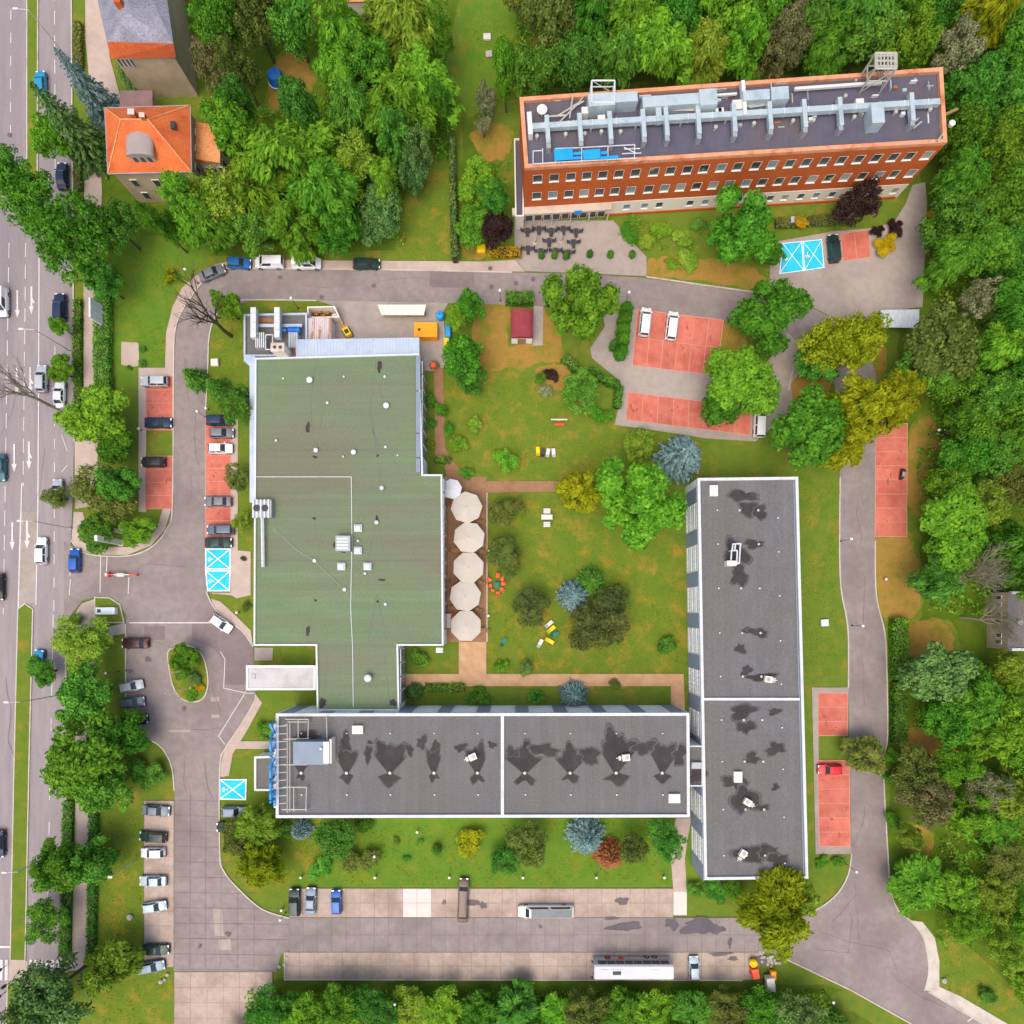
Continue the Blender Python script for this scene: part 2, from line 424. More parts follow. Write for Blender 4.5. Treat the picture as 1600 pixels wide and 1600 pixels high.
# things
mat('bark', (0.10, 0.075, 0.05), (0.15, 0.11, 0.075), 1.5, rough=0.95, spec=0.05)
mat('bark_grey', (0.22, 0.19, 0.14), (0.28, 0.24, 0.18), 1.5, rough=0.95, spec=0.05)
mat('bark_dark', (0.055, 0.045, 0.03), (0.09, 0.075, 0.05), 1.5, rough=0.95, spec=0.05)
mat('canvas', (0.50, 0.455, 0.39), (0.47, 0.43, 0.365), 0.6, rough=0.9, rndv=0.04)
mat('canvas_white', (0.60, 0.60, 0.63), (0.55, 0.55, 0.58), 0.6, rough=0.9)
mat('wood', (0.34, 0.19, 0.09), (0.26, 0.14, 0.06), 1.0, rough=0.8)
mat('orange_plastic', (0.90, 0.33, 0.01), (0.95, 0.38, 0.02), 0.6, rough=0.5)
mat('yellow_plastic', (0.90, 0.60, 0.01), (0.85, 0.52, 0.01), 0.6, rough=0.5)
mat('blue_plastic', (0.02, 0.30, 0.70), (0.03, 0.35, 0.74), 0.6, rough=0.5)
mat('red_plastic', (0.78, 0.07, 0.03), (0.84, 0.14, 0.06), 0.8, rough=0.5, rndv=0.1)
mat('white_plastic', (0.62, 0.60, 0.55), rough=0.5)
mat('green_plastic', (0.02, 0.18, 0.12), rough=0.5)
mat('tyre', (0.02, 0.02, 0.02), rough=0.9)
mat('rim', (0.35, 0.35, 0.37), rough=0.35, metal=0.6)
mat('car_glass', (0.03, 0.04, 0.045), rough=0.06, spec=0.7)
mat('headlight', (0.75, 0.77, 0.78), rough=0.15, spec=0.6)
mat('taillight', (0.50, 0.015, 0.015), rough=0.2, spec=0.5)
mat('black_trim', (0.025, 0.025, 0.027), rough=0.6)
mat('tarp_blue', (0.01, 0.10, 0.42), (0.02, 0.16, 0.50), 0.8, rough=0.5)
mat('boulder', (0.46, 0.40, 0.34), (0.38, 0.32, 0.27), 1.4)
mat('lamp_glass', (0.85, 0.83, 0.78), rough=0.3)
mat('pole', (0.55, 0.54, 0.52), rough=0.5, metal=0.3)
mat('billboard', (0.66, 0.72, 0.75), (0.60, 0.67, 0.71), 0.7)
mat('barrier_red', (0.72, 0.07, 0.04), rough=0.5)
# foliage
leafmat('leaf_mid', (0.050, 0.165, 0.018), (0.111, 0.298, 0.026), (0.198, 0.440, 0.041))
leafmat('leaf_bright', (0.078, 0.220, 0.023), (0.169, 0.379, 0.028), (0.296, 0.538, 0.044))
leafmat('leaf_lime', (0.125, 0.235, 0.029), (0.250, 0.392, 0.038), (0.417, 0.550, 0.068))
leafmat('leaf_dark', (0.055, 0.166, 0.025), (0.108, 0.294, 0.038), (0.201, 0.447, 0.068))
leafmat('leaf_deep', (0.056, 0.180, 0.024), (0.119, 0.329, 0.038), (0.222, 0.499, 0.063))
leafmat('leaf_olive', (0.092, 0.133, 0.029), (0.173, 0.230, 0.046), (0.278, 0.339, 0.075))
leafmat('leaf_moss', (0.064, 0.084, 0.030), (0.114, 0.149, 0.040), (0.205, 0.245, 0.061))
leafmat('leaf_yellow', (0.168, 0.221, 0.011), (0.304, 0.362, 0.015), (0.441, 0.473, 0.027))
leafmat('leaf_gold', (0.331, 0.221, 0.008), (0.529, 0.364, 0.014), (0.662, 0.485, 0.022))
leafmat('leaf_blue', (0.079, 0.151, 0.146), (0.159, 0.261, 0.249), (0.279, 0.401, 0.377), trans=0.05)
leafmat('leaf_teal', (0.054, 0.134, 0.036), (0.115, 0.230, 0.057), (0.220, 0.339, 0.090), trans=0.15)
leafmat('leaf_purple', (0.019, 0.012, 0.012), (0.039, 0.021, 0.020), (0.076, 0.041, 0.033), trans=0.1)
leafmat('leaf_orange', (0.219, 0.081, 0.029), (0.358, 0.150, 0.053), (0.497, 0.243, 0.092), trans=0.05)
leafmat('leaf_pale', (0.113, 0.151, 0.047), (0.265, 0.284, 0.132), (0.454, 0.454, 0.284))
leafmat('leaf_brown', (0.110, 0.115, 0.041), (0.193, 0.190, 0.071), (0.304, 0.285, 0.121))
# ================================================================ ground, roads, pavements
_z = [0.002, 0.0015]
def zlayer(dz=None):
    _z[0] += _z[1] if dz is None else dz
    return _z[0]
def zstart(z, dz):
    _z[0], _z[1] = z, dz
ZK = 0.13          # height of the paved level; kerbs stand proud of it
def ragged(pts, amp, seed):
    """uneven natural edge for a closed outline in picture units"""
    r_ = random.Random(seed); p = smooth_line([Vector((q[0], q[1])) for q in pts], True, 7); out = []
    for i, q in enumerate(p):
        n_ = p[(i + 1) % len(p)] - p[i - 1]; n_ = Vector((-n_.y, n_.x)).normalized() if n_.length else n_
        out.append(q + n_ * r_.uniform(-amp, amp))
    return [(q.x, q.y) for q in out]

def ground_sheet(name, pts, material, smooth=False, z=None):
    z = zlayer() if z is None else z
    p = PX(pts)
    if smooth: p = smooth_line(p, True, 4)
    o = MB().sheet(p, z).build(name, MATS[material])
    return tag(o, kind='structure')

# one sheet that reaches beyond anything in view
g = MB()
n = 24
for i in range(n + 1):
    for j in range(n + 1):
        g.v.append((-600 + 1200 * i / n, -600 + 1200 * j / n, 0.0))
for i in range(n):
    for j in range(n):
        a = i * (n + 1) + j
        g.f.append([a, a + n + 1, a + n + 2, a + 1]); g.m.append(0)
tag(g.build('ground', MATS['grass']), kind='structure')

# woodland floor
for pts in (
    [(715, -160), (1900, -160), (1900, 720), (1440, 700), (1436, 300), (1440, 100), (1300, 110), (805, 150), (790, 250), (730, 300), (725, 130), (800, 60), (800, -40), (715, -40)],
    [(290, -160), (700, -160), (690, 120), (700, 240), (650, 290), (640, 390), (250, 392), (230, 340), (300, 280), (330, 200), (300, 60)],
    [(1398, 640), (1900, 700), (1900, 1800), (1640, 1640), (1480, 1480), (1420, 1430), (1392, 1360), (1390, 970), (1400, 900), (1440, 840)],
    [(385, 1535), (1240, 1537), (1300, 1570), (1420, 1640), (1420, 1800), (360, 1800)],
    [(120, 290), (225, 280), (235, 380), (180, 470), (160, 440)]):
    ground_sheet('woodland_floor', ragged(pts, 5, len(pts)), 'woodland_soil')
# lawns that are fresher or drier than the rest
for pts, m in (
    ([(182, 385), (330, 385), (290, 430), (262, 480), (258, 570), (215, 590), (180, 590)], 'grass_fresh'),
    ([(375, 472), (495, 470), (480, 478), (480, 492), (385, 492), (385, 555), (392, 780), (362, 780), (326, 650), (328, 540)], 'grass_dry'),
    ([(560, 1280), (1055, 1280), (1045, 1385), (455, 1387), (450, 1340)], 'grass_fresh'),
    ([(345, 1300), (440, 1280), (560, 1290), (450, 1385), (420, 1412), (360, 1372)], 'grass_dry'),
    ([(700, 578), (860, 575), (975, 670), (1090, 690), (1090, 745), (880, 748), (735, 750), (700, 690)], 'grass_dry'),
    ([(762, 770), (900, 770), (1066, 860), (1068, 1051), (762, 1051)], 'grass_dry'),
    ([(155, 1240), (222, 1250), (226, 1520), (265, 1520), (265, 1640), (150, 1640)], 'grass_dry'),
    ([(1250, 745), (1312, 745), (1312, 900), (1325, 980), (1325, 1074), (1275, 1074), (1280, 1330), (1262, 1330)], 'grass'),
    ([(640, 290), (700, 240), (700, 405), (620, 400)], 'grass_dry'),
    ([(1470, 1450), (1600, 1560), (1640, 1640), (1560, 1600), (1470, 1545)], 'grass_dry'),
    ([(722, 10), (800, 0), (800, 60), (760, 160), (724, 170)], 'grass_fresh')):
    ground_sheet('lawn', ragged(pts, 1.2, len(pts)), m)
for si_, pts in enumerate((
    [(745, 480), (795, 478), (795, 540), (850, 530), (860, 560), (800, 575), (745, 570)],
    [(838, 480), (862, 500), (880, 560), (850, 575)],
    [(1010, 408), (1060, 402), (1150, 410), (1205, 440), (1190, 452), (1080, 438), (1010, 428)],
    [(1235, 550), (1262, 545), (1300, 600), (1250, 640), (1232, 610)],
    [(1130, 505), (1160, 500), (1165, 560), (1122, 585)],
    [(1370, 840), (1410, 830), (1440, 900), (1430, 960), (1385, 968), (1368, 900)],
    [(1420, 690), (1452, 650), (1470, 700), (1440, 800), (1420, 790)],
    [(1412, 985), (1470, 970), (1490, 1010), (1450, 1030), (1412, 1020)],
    [(1412, 1140), (1490, 1150), (1500, 1185), (1430, 1190)],
    [(1415, 1290), (1455, 1300), (1450, 1340), (1420, 1330)],
    [(430, 100), (470, 85), (490, 130), (450, 165), (420, 170)],
    [(740, 210), (790, 195), (795, 240), (760, 250)],
    [(535, 205), (575, 200), (570, 235), (540, 235)],
    [(725, 385), (760, 385), (760, 403), (725, 403)],
    [(1355, 545), (1380, 540), (1382, 585), (1355, 590)],
    [(840, 575), (885, 570), (890, 600), (855, 610)])):
    cx_, cy_ = sum(p[0] for p in pts) / len(pts), sum(p[1] for p in pts) / len(pts)
    ground_sheet('worn_grass', ragged([(cx_ + (x - cx_) * 1.14, cy_ + (y - cy_) * 1.14) for x, y in pts], 3.5, 60 + si_), 'grass_dry')
    ground_sheet('bare_soil', ragged(pts, 3.0, 20 + si_), 'dirt')

# --- asphalt
zstart(0.080, 0.0015)
ground_sheet('road', [(-260, -200), (110, -200), (111, -40), (112, 130), (114, 400), (116, 700), (114, 780), (110, 870), (110, 940), (105, 1000), (103, 1280), (97, 1480), (93, 1600), (88, 1800), (-260, 1800)], 'asphalt_road')
ground_sheet('forecourt', [(100, 845), (125, 861), (150, 868), (205, 868), (240, 853), (262, 825), (270, 790), (321, 790), (321, 860), (323, 920), (333, 946), (350, 965), (378, 985), (396, 1010), (400, 1085), (396, 1100),
              (372, 1140), (352, 1170), (344, 1200), (344, 1235), (273, 1235), (268, 1195), (250, 1165), (218, 1150), (197, 1150), (197, 960), (185, 940), (160, 931), (130, 938), (100, 975)], 'asphalt')
ground_sheet('west_drive', [(270, 795), (273, 575), (275, 520), (283, 490), (300, 465), (325, 444), (345, 436), (370, 470), (346, 484), (334, 502), (327, 530), (325, 580), (322, 650), (322, 795)], 'asphalt')
ground_sheet('north_road', [(300, 466), (318, 442), (345, 423), (380, 420), (600, 422), (800, 426), (900, 428), (1000, 434), (1100, 447), (1180, 458), (1245, 470), (1300, 497), (1360, 560), (1385, 640), (1385, 700), (1312, 740), (1318, 660), (1300, 590),
              (1255, 545), (1180, 510), (1100, 496), (950, 484), (850, 478), (700, 474), (400, 469), (350, 480), (330, 500)], 'asphalt')
ground_sheet('east_drive', [(1312, 735), (1385, 690), (1368, 720), (1367, 900), (1370, 940), (1382, 990), (1385, 1050), (1386, 1150), (1380, 1200), (1387, 1340), (1392, 1395), (1405, 1425), (1422, 1438), (1440, 1460), (1448, 1490), (1450, 1520), (1444, 1547),
              (1330, 1545), (1215, 1492), (1200, 1486), (1200, 1433), (1250, 1433), (1285, 1415), (1310, 1393), (1325, 1365), (1330, 1333), (1325, 1075), (1325, 1000), (1322, 965), (1312, 900)], 'asphalt')
ground_sheet('exit_road', [(1180, 1475), (1215, 1455), (1330, 1475), (1450, 1548), (1530, 1595), (1700, 1695), (1640, 1760), (1430, 1602), (1330, 1547), (1215, 1491)], 'asphalt')
ground_sheet('southwest_drive', [(273, 1230), (344, 1230), (344, 1330), (350, 1360), (375, 1390), (410, 1420), (452, 1435), (452, 1487), (440, 1490), (432, 1518), (272, 1517)], 'asphalt')
# patches of older or newer asphalt
for pts in ([(672, 423), (741, 424), (741, 450), (671, 449)],):
    ground_sheet('asphalt_patch', pts, 'asphalt_dark')
for pts in ([(345, 960), (376, 986), (396, 1012), (398, 1070), (352, 1070), (348, 1030), (332, 1012), (300, 1000), (300, 975), (332, 975)], [(226, 978), (258, 978), (258, 1000), (226, 1000)]):
    ground_sheet('asphalt_patch', pts, 'asphalt_dark')
for pts in ([(547, 1441), (573, 1441), (573, 1464), (547, 1464)], [(331, 1117), (343, 1116), (344, 1121), (331, 1122)], [(329, 1089), (343, 1089), (343, 1096), (330, 1096)], [(264, 1140), (298, 1140), (298, 1144), (264, 1144)],
            [(333, 1418), (347, 1420), (350, 1462), (336, 1462)], [(342, 1468), (360, 1466), (362, 1484), (344, 1484)]):
    ground_sheet('asphalt_patch', pts, 'pavers')

# --- pavers, footpaths, paths
zstart(0.098, 0.0012)
ground_sheet('pavement', [(133, -160), (150, -160), (165, 30), (172, 90), (188, 150), (190, 165), (165, 150), (150, 130), (140, 125), (134, 60)], 'footpath')
ground_sheet('pavement', [(133, 200), (155, 200), (160, 300), (152, 420), (153, 560), (153, 790), (118, 795), (117, 690), (131, 690), (131, 470), (132, 300)], 'footpath')
ground_sheet('pavement', [(119, 1000), (150, 1000), (146, 1240), (143, 1400), (139, 1510), (100, 1520), (102, 1505), (113, 1490), (118, 1250)], 'footpath')
ground_sheet('pavement', [(258, 580), (260, 520), (270, 480), (285, 450), (305, 432), (335, 414), (370, 406), (600, 408), (760, 409), (805, 406), (820, 425), (600, 421), (380, 419), (345, 422), (318, 441), (299, 465), (282, 489), (273.5, 520), (271, 580)], 'footpath')
ground_sheet('pavement', [(217, 575), (271, 575), (271, 588), (229, 588), (229, 800), (217, 800)], 'footpath')
ground_sheet('pavement', [(116, 800), (112, 845), (126, 860), (150, 867), (200, 867), (236, 853), (258, 828), (268, 795), (255, 795), (246, 825), (228, 845), (200, 855), (152, 854), (140, 840), (130, 800)], 'footpath')
ground_sheet('pavement', [(112, 968), (128, 943), (160, 932), (170, 934), (150, 945), (150, 985), (196, 973), (196, 990), (165, 995), (150, 1000), (112, 1000)], 'footpath')
ground_sheet('pavement', [(362, 650), (372, 655), (372, 860), (392, 862), (392, 930), (370, 935), (362, 930), (335, 928), (326, 926), (361, 926)], 'footpath')
ground_sheet('pavement', [(330, 935), (345, 940), (372, 965), (392, 985), (396, 1010), (378, 985), (352, 966), (334, 947)], 'footpath')
ground_sheet('pavement', [(400, 1085), (410, 1098), (386, 1142), (364, 1178), (358, 1212), (345, 1214), (344, 1200), (352, 1170), (372, 1140), (396, 1100)], 'footpath')
ground_sheet('footpath', [(368, 1158), (431, 1158), (431, 1170), (364, 1170)], 'footpath')
ground_sheet('plaza', [(803, 345), (958, 345), (985, 375), (1010, 402), (1010, 432), (900, 427), (820, 424), (805, 405)], 'pavers')
ground_sheet('plaza', [(1203, 380), (1300, 362), (1372, 356), (1398, 345), (1415, 318), (1425, 290), (1445, 285), (1448, 315), (1441, 480), (1378, 487), (1345, 502), (1300, 496), (1246, 469), (1202, 452)], 'pavers')
ground_sheet('car_park_paving', [(940, 482), (1000, 485), (1130, 500), (1120, 590), (1165, 615), (1230, 520), (1270, 560), (1235, 600), (1240, 640), (1180, 690), (1100, 685), (1060, 678), (960, 664), (972, 610), (968, 595), (925, 560), (922, 545), (945, 510)], 'pavers')
ground_sheet('service_yard', [(495, 470), (700, 474), (692, 490), (700, 560), (690, 580), (662, 580), (655, 548), (518, 548), (518, 500), (530, 496), (520, 478)], 'pavers')
ground_sheet('shed_path', [(834, 478), (849, 479), (848, 540), (832, 541)], 'pavers')
for pts in ([(1080, 1278), (1055, 1278), (1048, 1340), (1052, 1395), (1052, 1430), (1073, 1430), (1073, 1395), (1070, 1340), (1076, 1300)],):
    ground_sheet('footpath', pts, 'footpath')
ground_sheet('footpath', [(1052, 1393), (1073, 1393), (1073, 1429), (1052, 1429)], 'concrete_new')
ground_sheet('footpath', [(1420, 1437), (1441, 1440), (1460, 1465), (1467, 1500), (1467, 1541), (1500, 1556), (1575, 1600), (1700, 1675), (1690, 1690), (1530, 1595), (1450, 1548), (1445, 1546), (1451, 1520), (1449, 1490), (1441, 1460)], 'kerb')
ground_sheet('footpath', [(1268, 1074), (1325, 1074), (1325, 1083), (1278, 1083), (1280, 1322), (1330, 1322), (1330, 1334), (1274, 1334)], 'pavers')
ground_sheet('garden_walk', [(633, 1053), (760, 1053), (1068, 1053), (1070, 1110), (1048, 1110), (1048, 1072), (633, 1072)], 'garden_path')
ground_sheet('garden_walk', [(717, 1000), (760, 1000), (760, 1054), (717, 1054)], 'garden_path')
ground_sheet('garden_walk', [(700, 752), (880, 752), (882, 768), (760, 770), (700, 775)], 'terrace')
ground_sheet('garden_walk', [(678, 575), (692, 575), (696, 700), (705, 718), (735, 750), (700, 756), (694, 725), (680, 712)], 'terrace')
ground_sheet('terrace', [(690, 745), (760, 745), (761, 1003), (690, 1003)], 'terrace')
ground_sheet('footpath', [(190, 534), (217, 536), (219, 572), (206, 574), (190, 570)], 'footpath')
ground_sheet('footpath', [(398, 1012), (427, 1012), (426, 1032), (398, 1032)], 'pavers')
ground_sheet('crossing_refuge', [(15, 1501), (44, 1501), (42, 1532), (14, 1532)], 'footpath')
ground_sheet('median_paving', [(31, 800), (61, 800), (58, 940), (28, 948)], 'pavers')

# grass medians of the road, raised behind kerbs
def island(name, pts, material, smooth=False, h=ZK + 0.11):
    p = PX(pts)
    if smooth: p = smooth_line(p, True, 5)
    o = MB().prism(p, 0.0, h).build(name, MATS[material])
    tag(o, kind='structure')
    k = MB().ring([Vector(q[:2]) for q in offset(ccw(p), -0.16)], 0.18, 0.0, h + 0.02).build('kerb', MATS['kerb'])
    tag(k, kind='structure')
    return o
island('median', [(44, -80), (60, -80), (59, 285), (44, 285)], 'grass')
island('median', [(30, 952), (40, 944), (52, 952), (46, 1200), (40, 1499), (18, 1499), (24, 1200)], 'grass')
island('median', [(14, 1534), (41, 1534), (38, 1720), (8, 1720)], 'grass')
island('roundabout_island', [(264, 1020), (275, 1012), (298, 1010), (315, 1022), (323, 1045), (325, 1070), (318, 1090), (302, 1096), (284, 1090), (272, 1072), (266, 1045)], 'grass_dry', True)
island('entrance_verge', [(150, 934), (172, 935), (188, 945), (194, 972), (150, 972)], 'grass')

# kerbs along the drives
def kerb(pts, smooth=False):
    p = PX(pts)
    if smooth: p = smooth_line(p, False, 5)
    o = MB().strip(p, 0.2, 0.0, ZK + 0.06).build('kerb', MATS['kerb'])
    return tag(o, kind='structure')
kerb([(112, 845), (126, 860), (150, 868), (205, 868), (240, 853), (262, 825), (270, 790), (272, 575), (274, 520), (283, 490), (299, 465), (318, 441), (345, 422), (380, 420), (600, 422), (800, 426)], True)
kerb([(322, 640), (325, 580), (327, 530), (334, 502), (346, 484), (370, 471), (400, 469), (495, 470)], True)
kerb([(197, 975), (197, 1150)]); kerb([(197, 1150), (218, 1150), (250, 1165), (268, 1195), (273, 1235)], True)
kerb([(323, 925), (333, 946), (350, 965), (378, 985), (396, 1010)], True)
kerb([(400, 1085), (396, 1100), (372, 1140), (352, 1170), (344, 1200), (344, 1330), (350, 1360), (375, 1390), (410, 1420), (452, 1434)], True)
kerb([(1312, 745), (1312, 900), (1322, 965), (1325, 1000), (1325, 1074)], True)
kerb([(1367, 845), (1367, 900), (1370, 940), (1382, 990), (1385, 1050), (1386, 1150), (1380, 1200), (1387, 1340), (1392, 1395), (1405, 1425), (1422, 1438), (1440, 1460), (1448, 1490), (1450, 1520), (1444, 1547)], True)
kerb([(1330, 1334), (1325, 1365), (1310, 1393), (1285, 1415), (1250, 1433)], True)
kerb([(1450, 1549), (1530, 1596), (1700, 1697)]); kerb([(1215, 1492), (1330, 1547), (1430, 1603), (1640, 1762)])
kerb([(112, -60), (113, 130), (115, 400), (117, 690)]); kerb([(104, 1000), (103.5, 1280), (97.5, 1480), (93.5, 1640)])
kerb([(1010, 433), (1100, 446), (1180, 457), (1205, 462)]); kerb([(1232, 610), (1238, 580), (1250, 552)], True)
kerb([(697, 1003), (697, 1003.1), (697, 745)]); kerb([(761, 1003), (761, 770)])
kerb([(445, 1487), (445, 1530), (1160, 1531)])

# --- concrete slabs: every slab a piece of its own
slab_meshes = {}
zstart(ZK + 0.001, 0.0)
def slab_field(name, x0, y0, nx, ny, dx, dy, material, gap=0.05, skip=(), base='joint', rough=0.008, special=None):
    z = zlayer()
    root = tag(MB().sheet(PX([(x0 - 0.5, y0 - 0.5), (x0 + nx * dx + 0.5, y0 - 0.5), (x0 + nx * dx + 0.5, y0 + ny * dy + 0.5), (x0 - 0.5, y0 + ny * dy + 0.5)]), z).build(name, MATS[base]), kind='structure')
    w, h = dx * SCALE - gap, dy * SCALE - gap
    key = (round(w, 3), round(h, 3), material)
    if key not in slab_meshes:
        mb = MB(); c = 0.02
        t = [(-w / 2 + c, -h / 2 + c), (w / 2 - c, -h / 2 + c), (w / 2 - c, h / 2 - c), (-w / 2 + c, h / 2 - c)]
        o4 = [(-w / 2, -h / 2), (w / 2, -h / 2), (w / 2, h / 2), (-w / 2, h / 2)]
        p = [(*q, 0) for q in o4] + [(*q, 0.012) for q in o4] + [(*q, 0.022) for q in t]
        mb.add(p, [(8, 9, 10, 11)] + [(i, (i + 1) % 4, 4 + (i + 1) % 4, 4 + i) for i in range(4)] + [(4 + i, 4 + (i + 1) % 4, 8 + (i + 1) % 4, 8 + i) for i in range(4)])
        slab_meshes[key] = mb.mesh('slab', MATS[material])
    for i in range(nx):
        for j in range(ny):
            if (i, j) in skip: continue
            c = W(x0 + (i + 0.5) * dx, y0 + (j + 0.5) * dy)
            o = link('slab', slab_meshes[key], None, root, (c.x, c.y, z + rnd.uniform(0.001, rough)))
            o.rotation_euler = (rnd.uniform(-.0015, .0015), rnd.uniform(-.0015, .0015), rnd.uniform(-.004, .004))
            if special and (i, j) in special:
                o.material_slots[0].link = 'OBJECT'; o.material_slots[0].material = MATS[special[(i, j)]]
    return root
new = {(8, 0): 'concrete_new', (8, 1): 'concrete_new', (9, 0): 'concrete_new', (9, 1): 'concrete_new'}
slab_field('coach_park_apron', 452, 1388, 27, 2, 22.2, 22.3, 'concrete_slab', special=new)
slab_field('south_road', 452, 1433.5, 34, 2, 22.2, 26.6, 'asphalt_slab', base='joint_line', gap=0.06)
slab_field('coach_park_apron', 446, 1487.5, 33, 2, 22.4, 21.4, 'concrete_slab')
slab_field('parking_slabs', 226, 1251, 2, 12, 23, 21.6, 'concrete_slab', gap=0.035)
slab_field('driveway_slabs', 273, 1518, 6, 4, 25.5, 24, 'concrete_slab', gap=0.04)
# expansion joints of the drive in the south-west, cut into the asphalt
j = MB()
zj = ZK + 0.001
for y in range(1250, 1516, 24):
    x1 = 343 if y < 1335 else (360 if y < 1370 else (400 if y < 1412 else (450 if y < 1480 else 432)))
    j.strip(PX([(274, y), (x1, y + 2)]), 0.06, zj)
zj = ZK + 0.002
for x, y1 in ((298, 1240), (322, 1240), (346, 1345), (372, 1392), (398, 1415)):
    j.strip(PX([(x, y1), (x - 1, 1512)]), 0.05, zj)
tag(j.build('road_joints', MATS['joint_line']), kind='structure')

# --- red parking bays: each bay a pad of pavers between pale lines
def quad_bays(name, corners, nx, ny, material='red_pavers', gap=0.10):
    """corners in picture units: top-left, top-right, bottom-right, bottom-left"""
    z = zlayer()
    C = [W(*c) for c in corners]
    root = tag(MB().sheet([Vector(q[:2]) for q in offset(ccw(C), -0.08)], z).build(name, MATS['bay_line']), kind='structure')
    def P(u, v): return (C[0] * (1 - u) + C[1] * u) * (1 - v) + (C[3] * (1 - u) + C[2] * u) * v
    for i in range(nx):
        for k in range(ny):
            q = [P(i / nx, k / ny), P((i + 1) / nx, k / ny), P((i + 1) / nx, (k + 1) / ny), P(i / nx, (k + 1) / ny)]
            c = (q[0] + q[2]) / 2
            mb = MB((c.x, c.y, z)).prism(offset(ccw(q), gap / 2), z + 0.0005, z + 0.006 + rnd.uniform(0, 0.002))
            o = mb.build('parking_bay', MATS[material], root)
            o.location = (c.x, c.y, z)
    return root
quad_bays('parking_row', [(229, 588), (270, 588), (270, 672), (229, 672)], 1, 4)
quad_bays('parking_row', [(228, 713), (270, 713), (270, 795), (228, 795)], 1, 4)
quad_bays('parking_row', [(322, 650), (361, 650), (361, 855), (322, 855)], 1, 10)
quad_bays('parking_row', [(996, 484), (1130, 501), (1119, 587), (988, 571)], 6, 2)
quad_bays('parking_row', [(981, 613), (1172, 637), (1172, 680), (978, 656)], 8, 1)
quad_bays('parking_row', [(1313, 366), (1356, 360), (1360, 402), (1317, 408)], 2, 1)
quad_bays('parking_row', [(1368, 662), (1417, 662), (1416, 838), (1367, 838)], 1, 8)
quad_bays('parking_row', [(1278, 1083), (1324, 1083), (1324, 1149), (1278, 1149)], 1, 3)
quad_bays('parking_row', [(1277, 1188), (1326, 1188), (1328, 1322), (1280, 1322)], 1, 6)

# --- blue disabled bays with white outlines, crosses and wheelchair marks
def blue_bay(corners, mark_u=0.2, mark_r=0.5, up=(1, 0), lw=1.0):
    z = ZK + .001; z1, z2, z3 = z + .002, z + .004, z + .006
    C = [W(*c) for c in corners]
    root = tag(MB().sheet(C, z).build('disabled_bay', MATS['bay_blue']), kind='structure')
    mb = MB().strip([Vector(q[:2]) for q in offset(ccw(C), 0.1)], 0.2 * lw, z1, closed=True)
    mb.strip([C[0], C[2]], 0.16 * lw, z2); mb.strip([C[1], C[3]], 0.16 * lw, z3)
    mb.build('painted_outline', MATS['bay_white'], root)
    # wheelchair symbol: head, body, seat, wheel
    c = (C[0] + C[1] + C[2] + C[3]) / 4
    e = ((C[0] + C[3]) / 2 - c) * 0.62
    u = Vector((up[0], up[1], 0)); v = Vector((-u.y, u.x, 0)); o = c + e; k = mark_r
    z4 = z + .008
    def q(a, b): return (o + u * a * k + v * b * k)
    mk = MB()
    mk.sheet([q(0.95 + 0.22 * math.cos(t), -0.05 + 0.22 * math.sin(t)) for t in [i * math.pi / 5 for i in range(10)]], z4)
    mk.strip([q(0.7, 0), q(0.05, 0), q(0.05, -0.55), q(-0.55, -0.8)], 0.17 * k * 1.4, z4)
    arc = [q(-0.1 + 0.55 * math.cos(t), -0.05 + 0.55 * math.sin(t)) for t in [RAD(a) for a in range(60, 275, 24)]]
    mk.strip(arc, 0.15 * k * 1.3, z4 + 0.002)
    mk.build('wheelchair_mark', MATS['bay_white'], root)
blue_bay([(321, 857), (361, 857), (361, 890), (321, 890)])
blue_bay([(321, 891), (361, 891), (360, 924), (324, 924)])
blue_bay([(343, 1217), (386, 1217), (385, 1250), (343, 1249)])
blue_bay([(1222, 380), (1253, 377), (1256, 424), (1217, 429)], up=(0, 1), lw=.6)
blue_bay([(1253.2, 377), (1284, 374), (1288, 419), (1256.2, 424)], up=(0, 1), lw=.6)

# --- painted markings
zp = ZK + 0.004
def paint(segs, w=0.14, closed=False, name='road_marking'):
    mb = MB()
    for s_ in segs: mb.strip(PX(s_), w, zp, closed=closed)
    return tag(mb.build(name, MATS['white_paint']), kind='structure')
def dashes(x0, y0, x1, y1, on=18, off=22, w=0.14):
    d = Vector((x1 - x0, y1 - y0)); L = d.length; d.normalize(); t = 0; out = []
    while t < L:
        e = min(L, t + on); out.append([(x0 + d.x * t, y0 + d.y * t), (x0 + d.x * e, y0 + d.y * e)]); t += on + off
    return paint(out, w)
dashes(86, -20, 87, 270, 22, 16); dashes(87, 470, 85, 960, 16, 20); dashes(84, 960, 74, 1480, 20, 34)
dashes(18, -20, 17, 280, 16, 20); dashes(15, 380, 6, 960, 24, 14); dashes(41, 380, 37, 760, 22, 12)
paint([[(62, 385), (61, 640), (60, 800), (57, 945)], [(35, 755), (32, 850), (29, 955)]], 0.18)
paint([[(111, 905), (109, 930)], [(112, 870), (110, 900)], [(158, 869), (157, 926)], [(168, 870), (167, 893)], [(202, 902), (201, 928)]], 0.14)
paint([[(398, 1083), (385, 1083), (350, 1075), (352, 1030), (345, 1018)], [(385, 1080), (342, 1150), (352, 1163)]], 0.12)
paint([[(97, 680), (106, 705)], [(97, 738), (106, 727)], [(97, 566), (110, 566)]], 0.12)
paint([[(0, 1479), (16, 1479)]], 0.35)
paint([[(x, 1499), (x - 0.6, 1531)] for x in (3, 11, 49, 57, 66, 74.5, 83, 91)], 0.5)
paint([[(203, 973), (330, 973)]], 0.2)
paint([[(1511, 1595), (1519, 1590)]], 0.2)
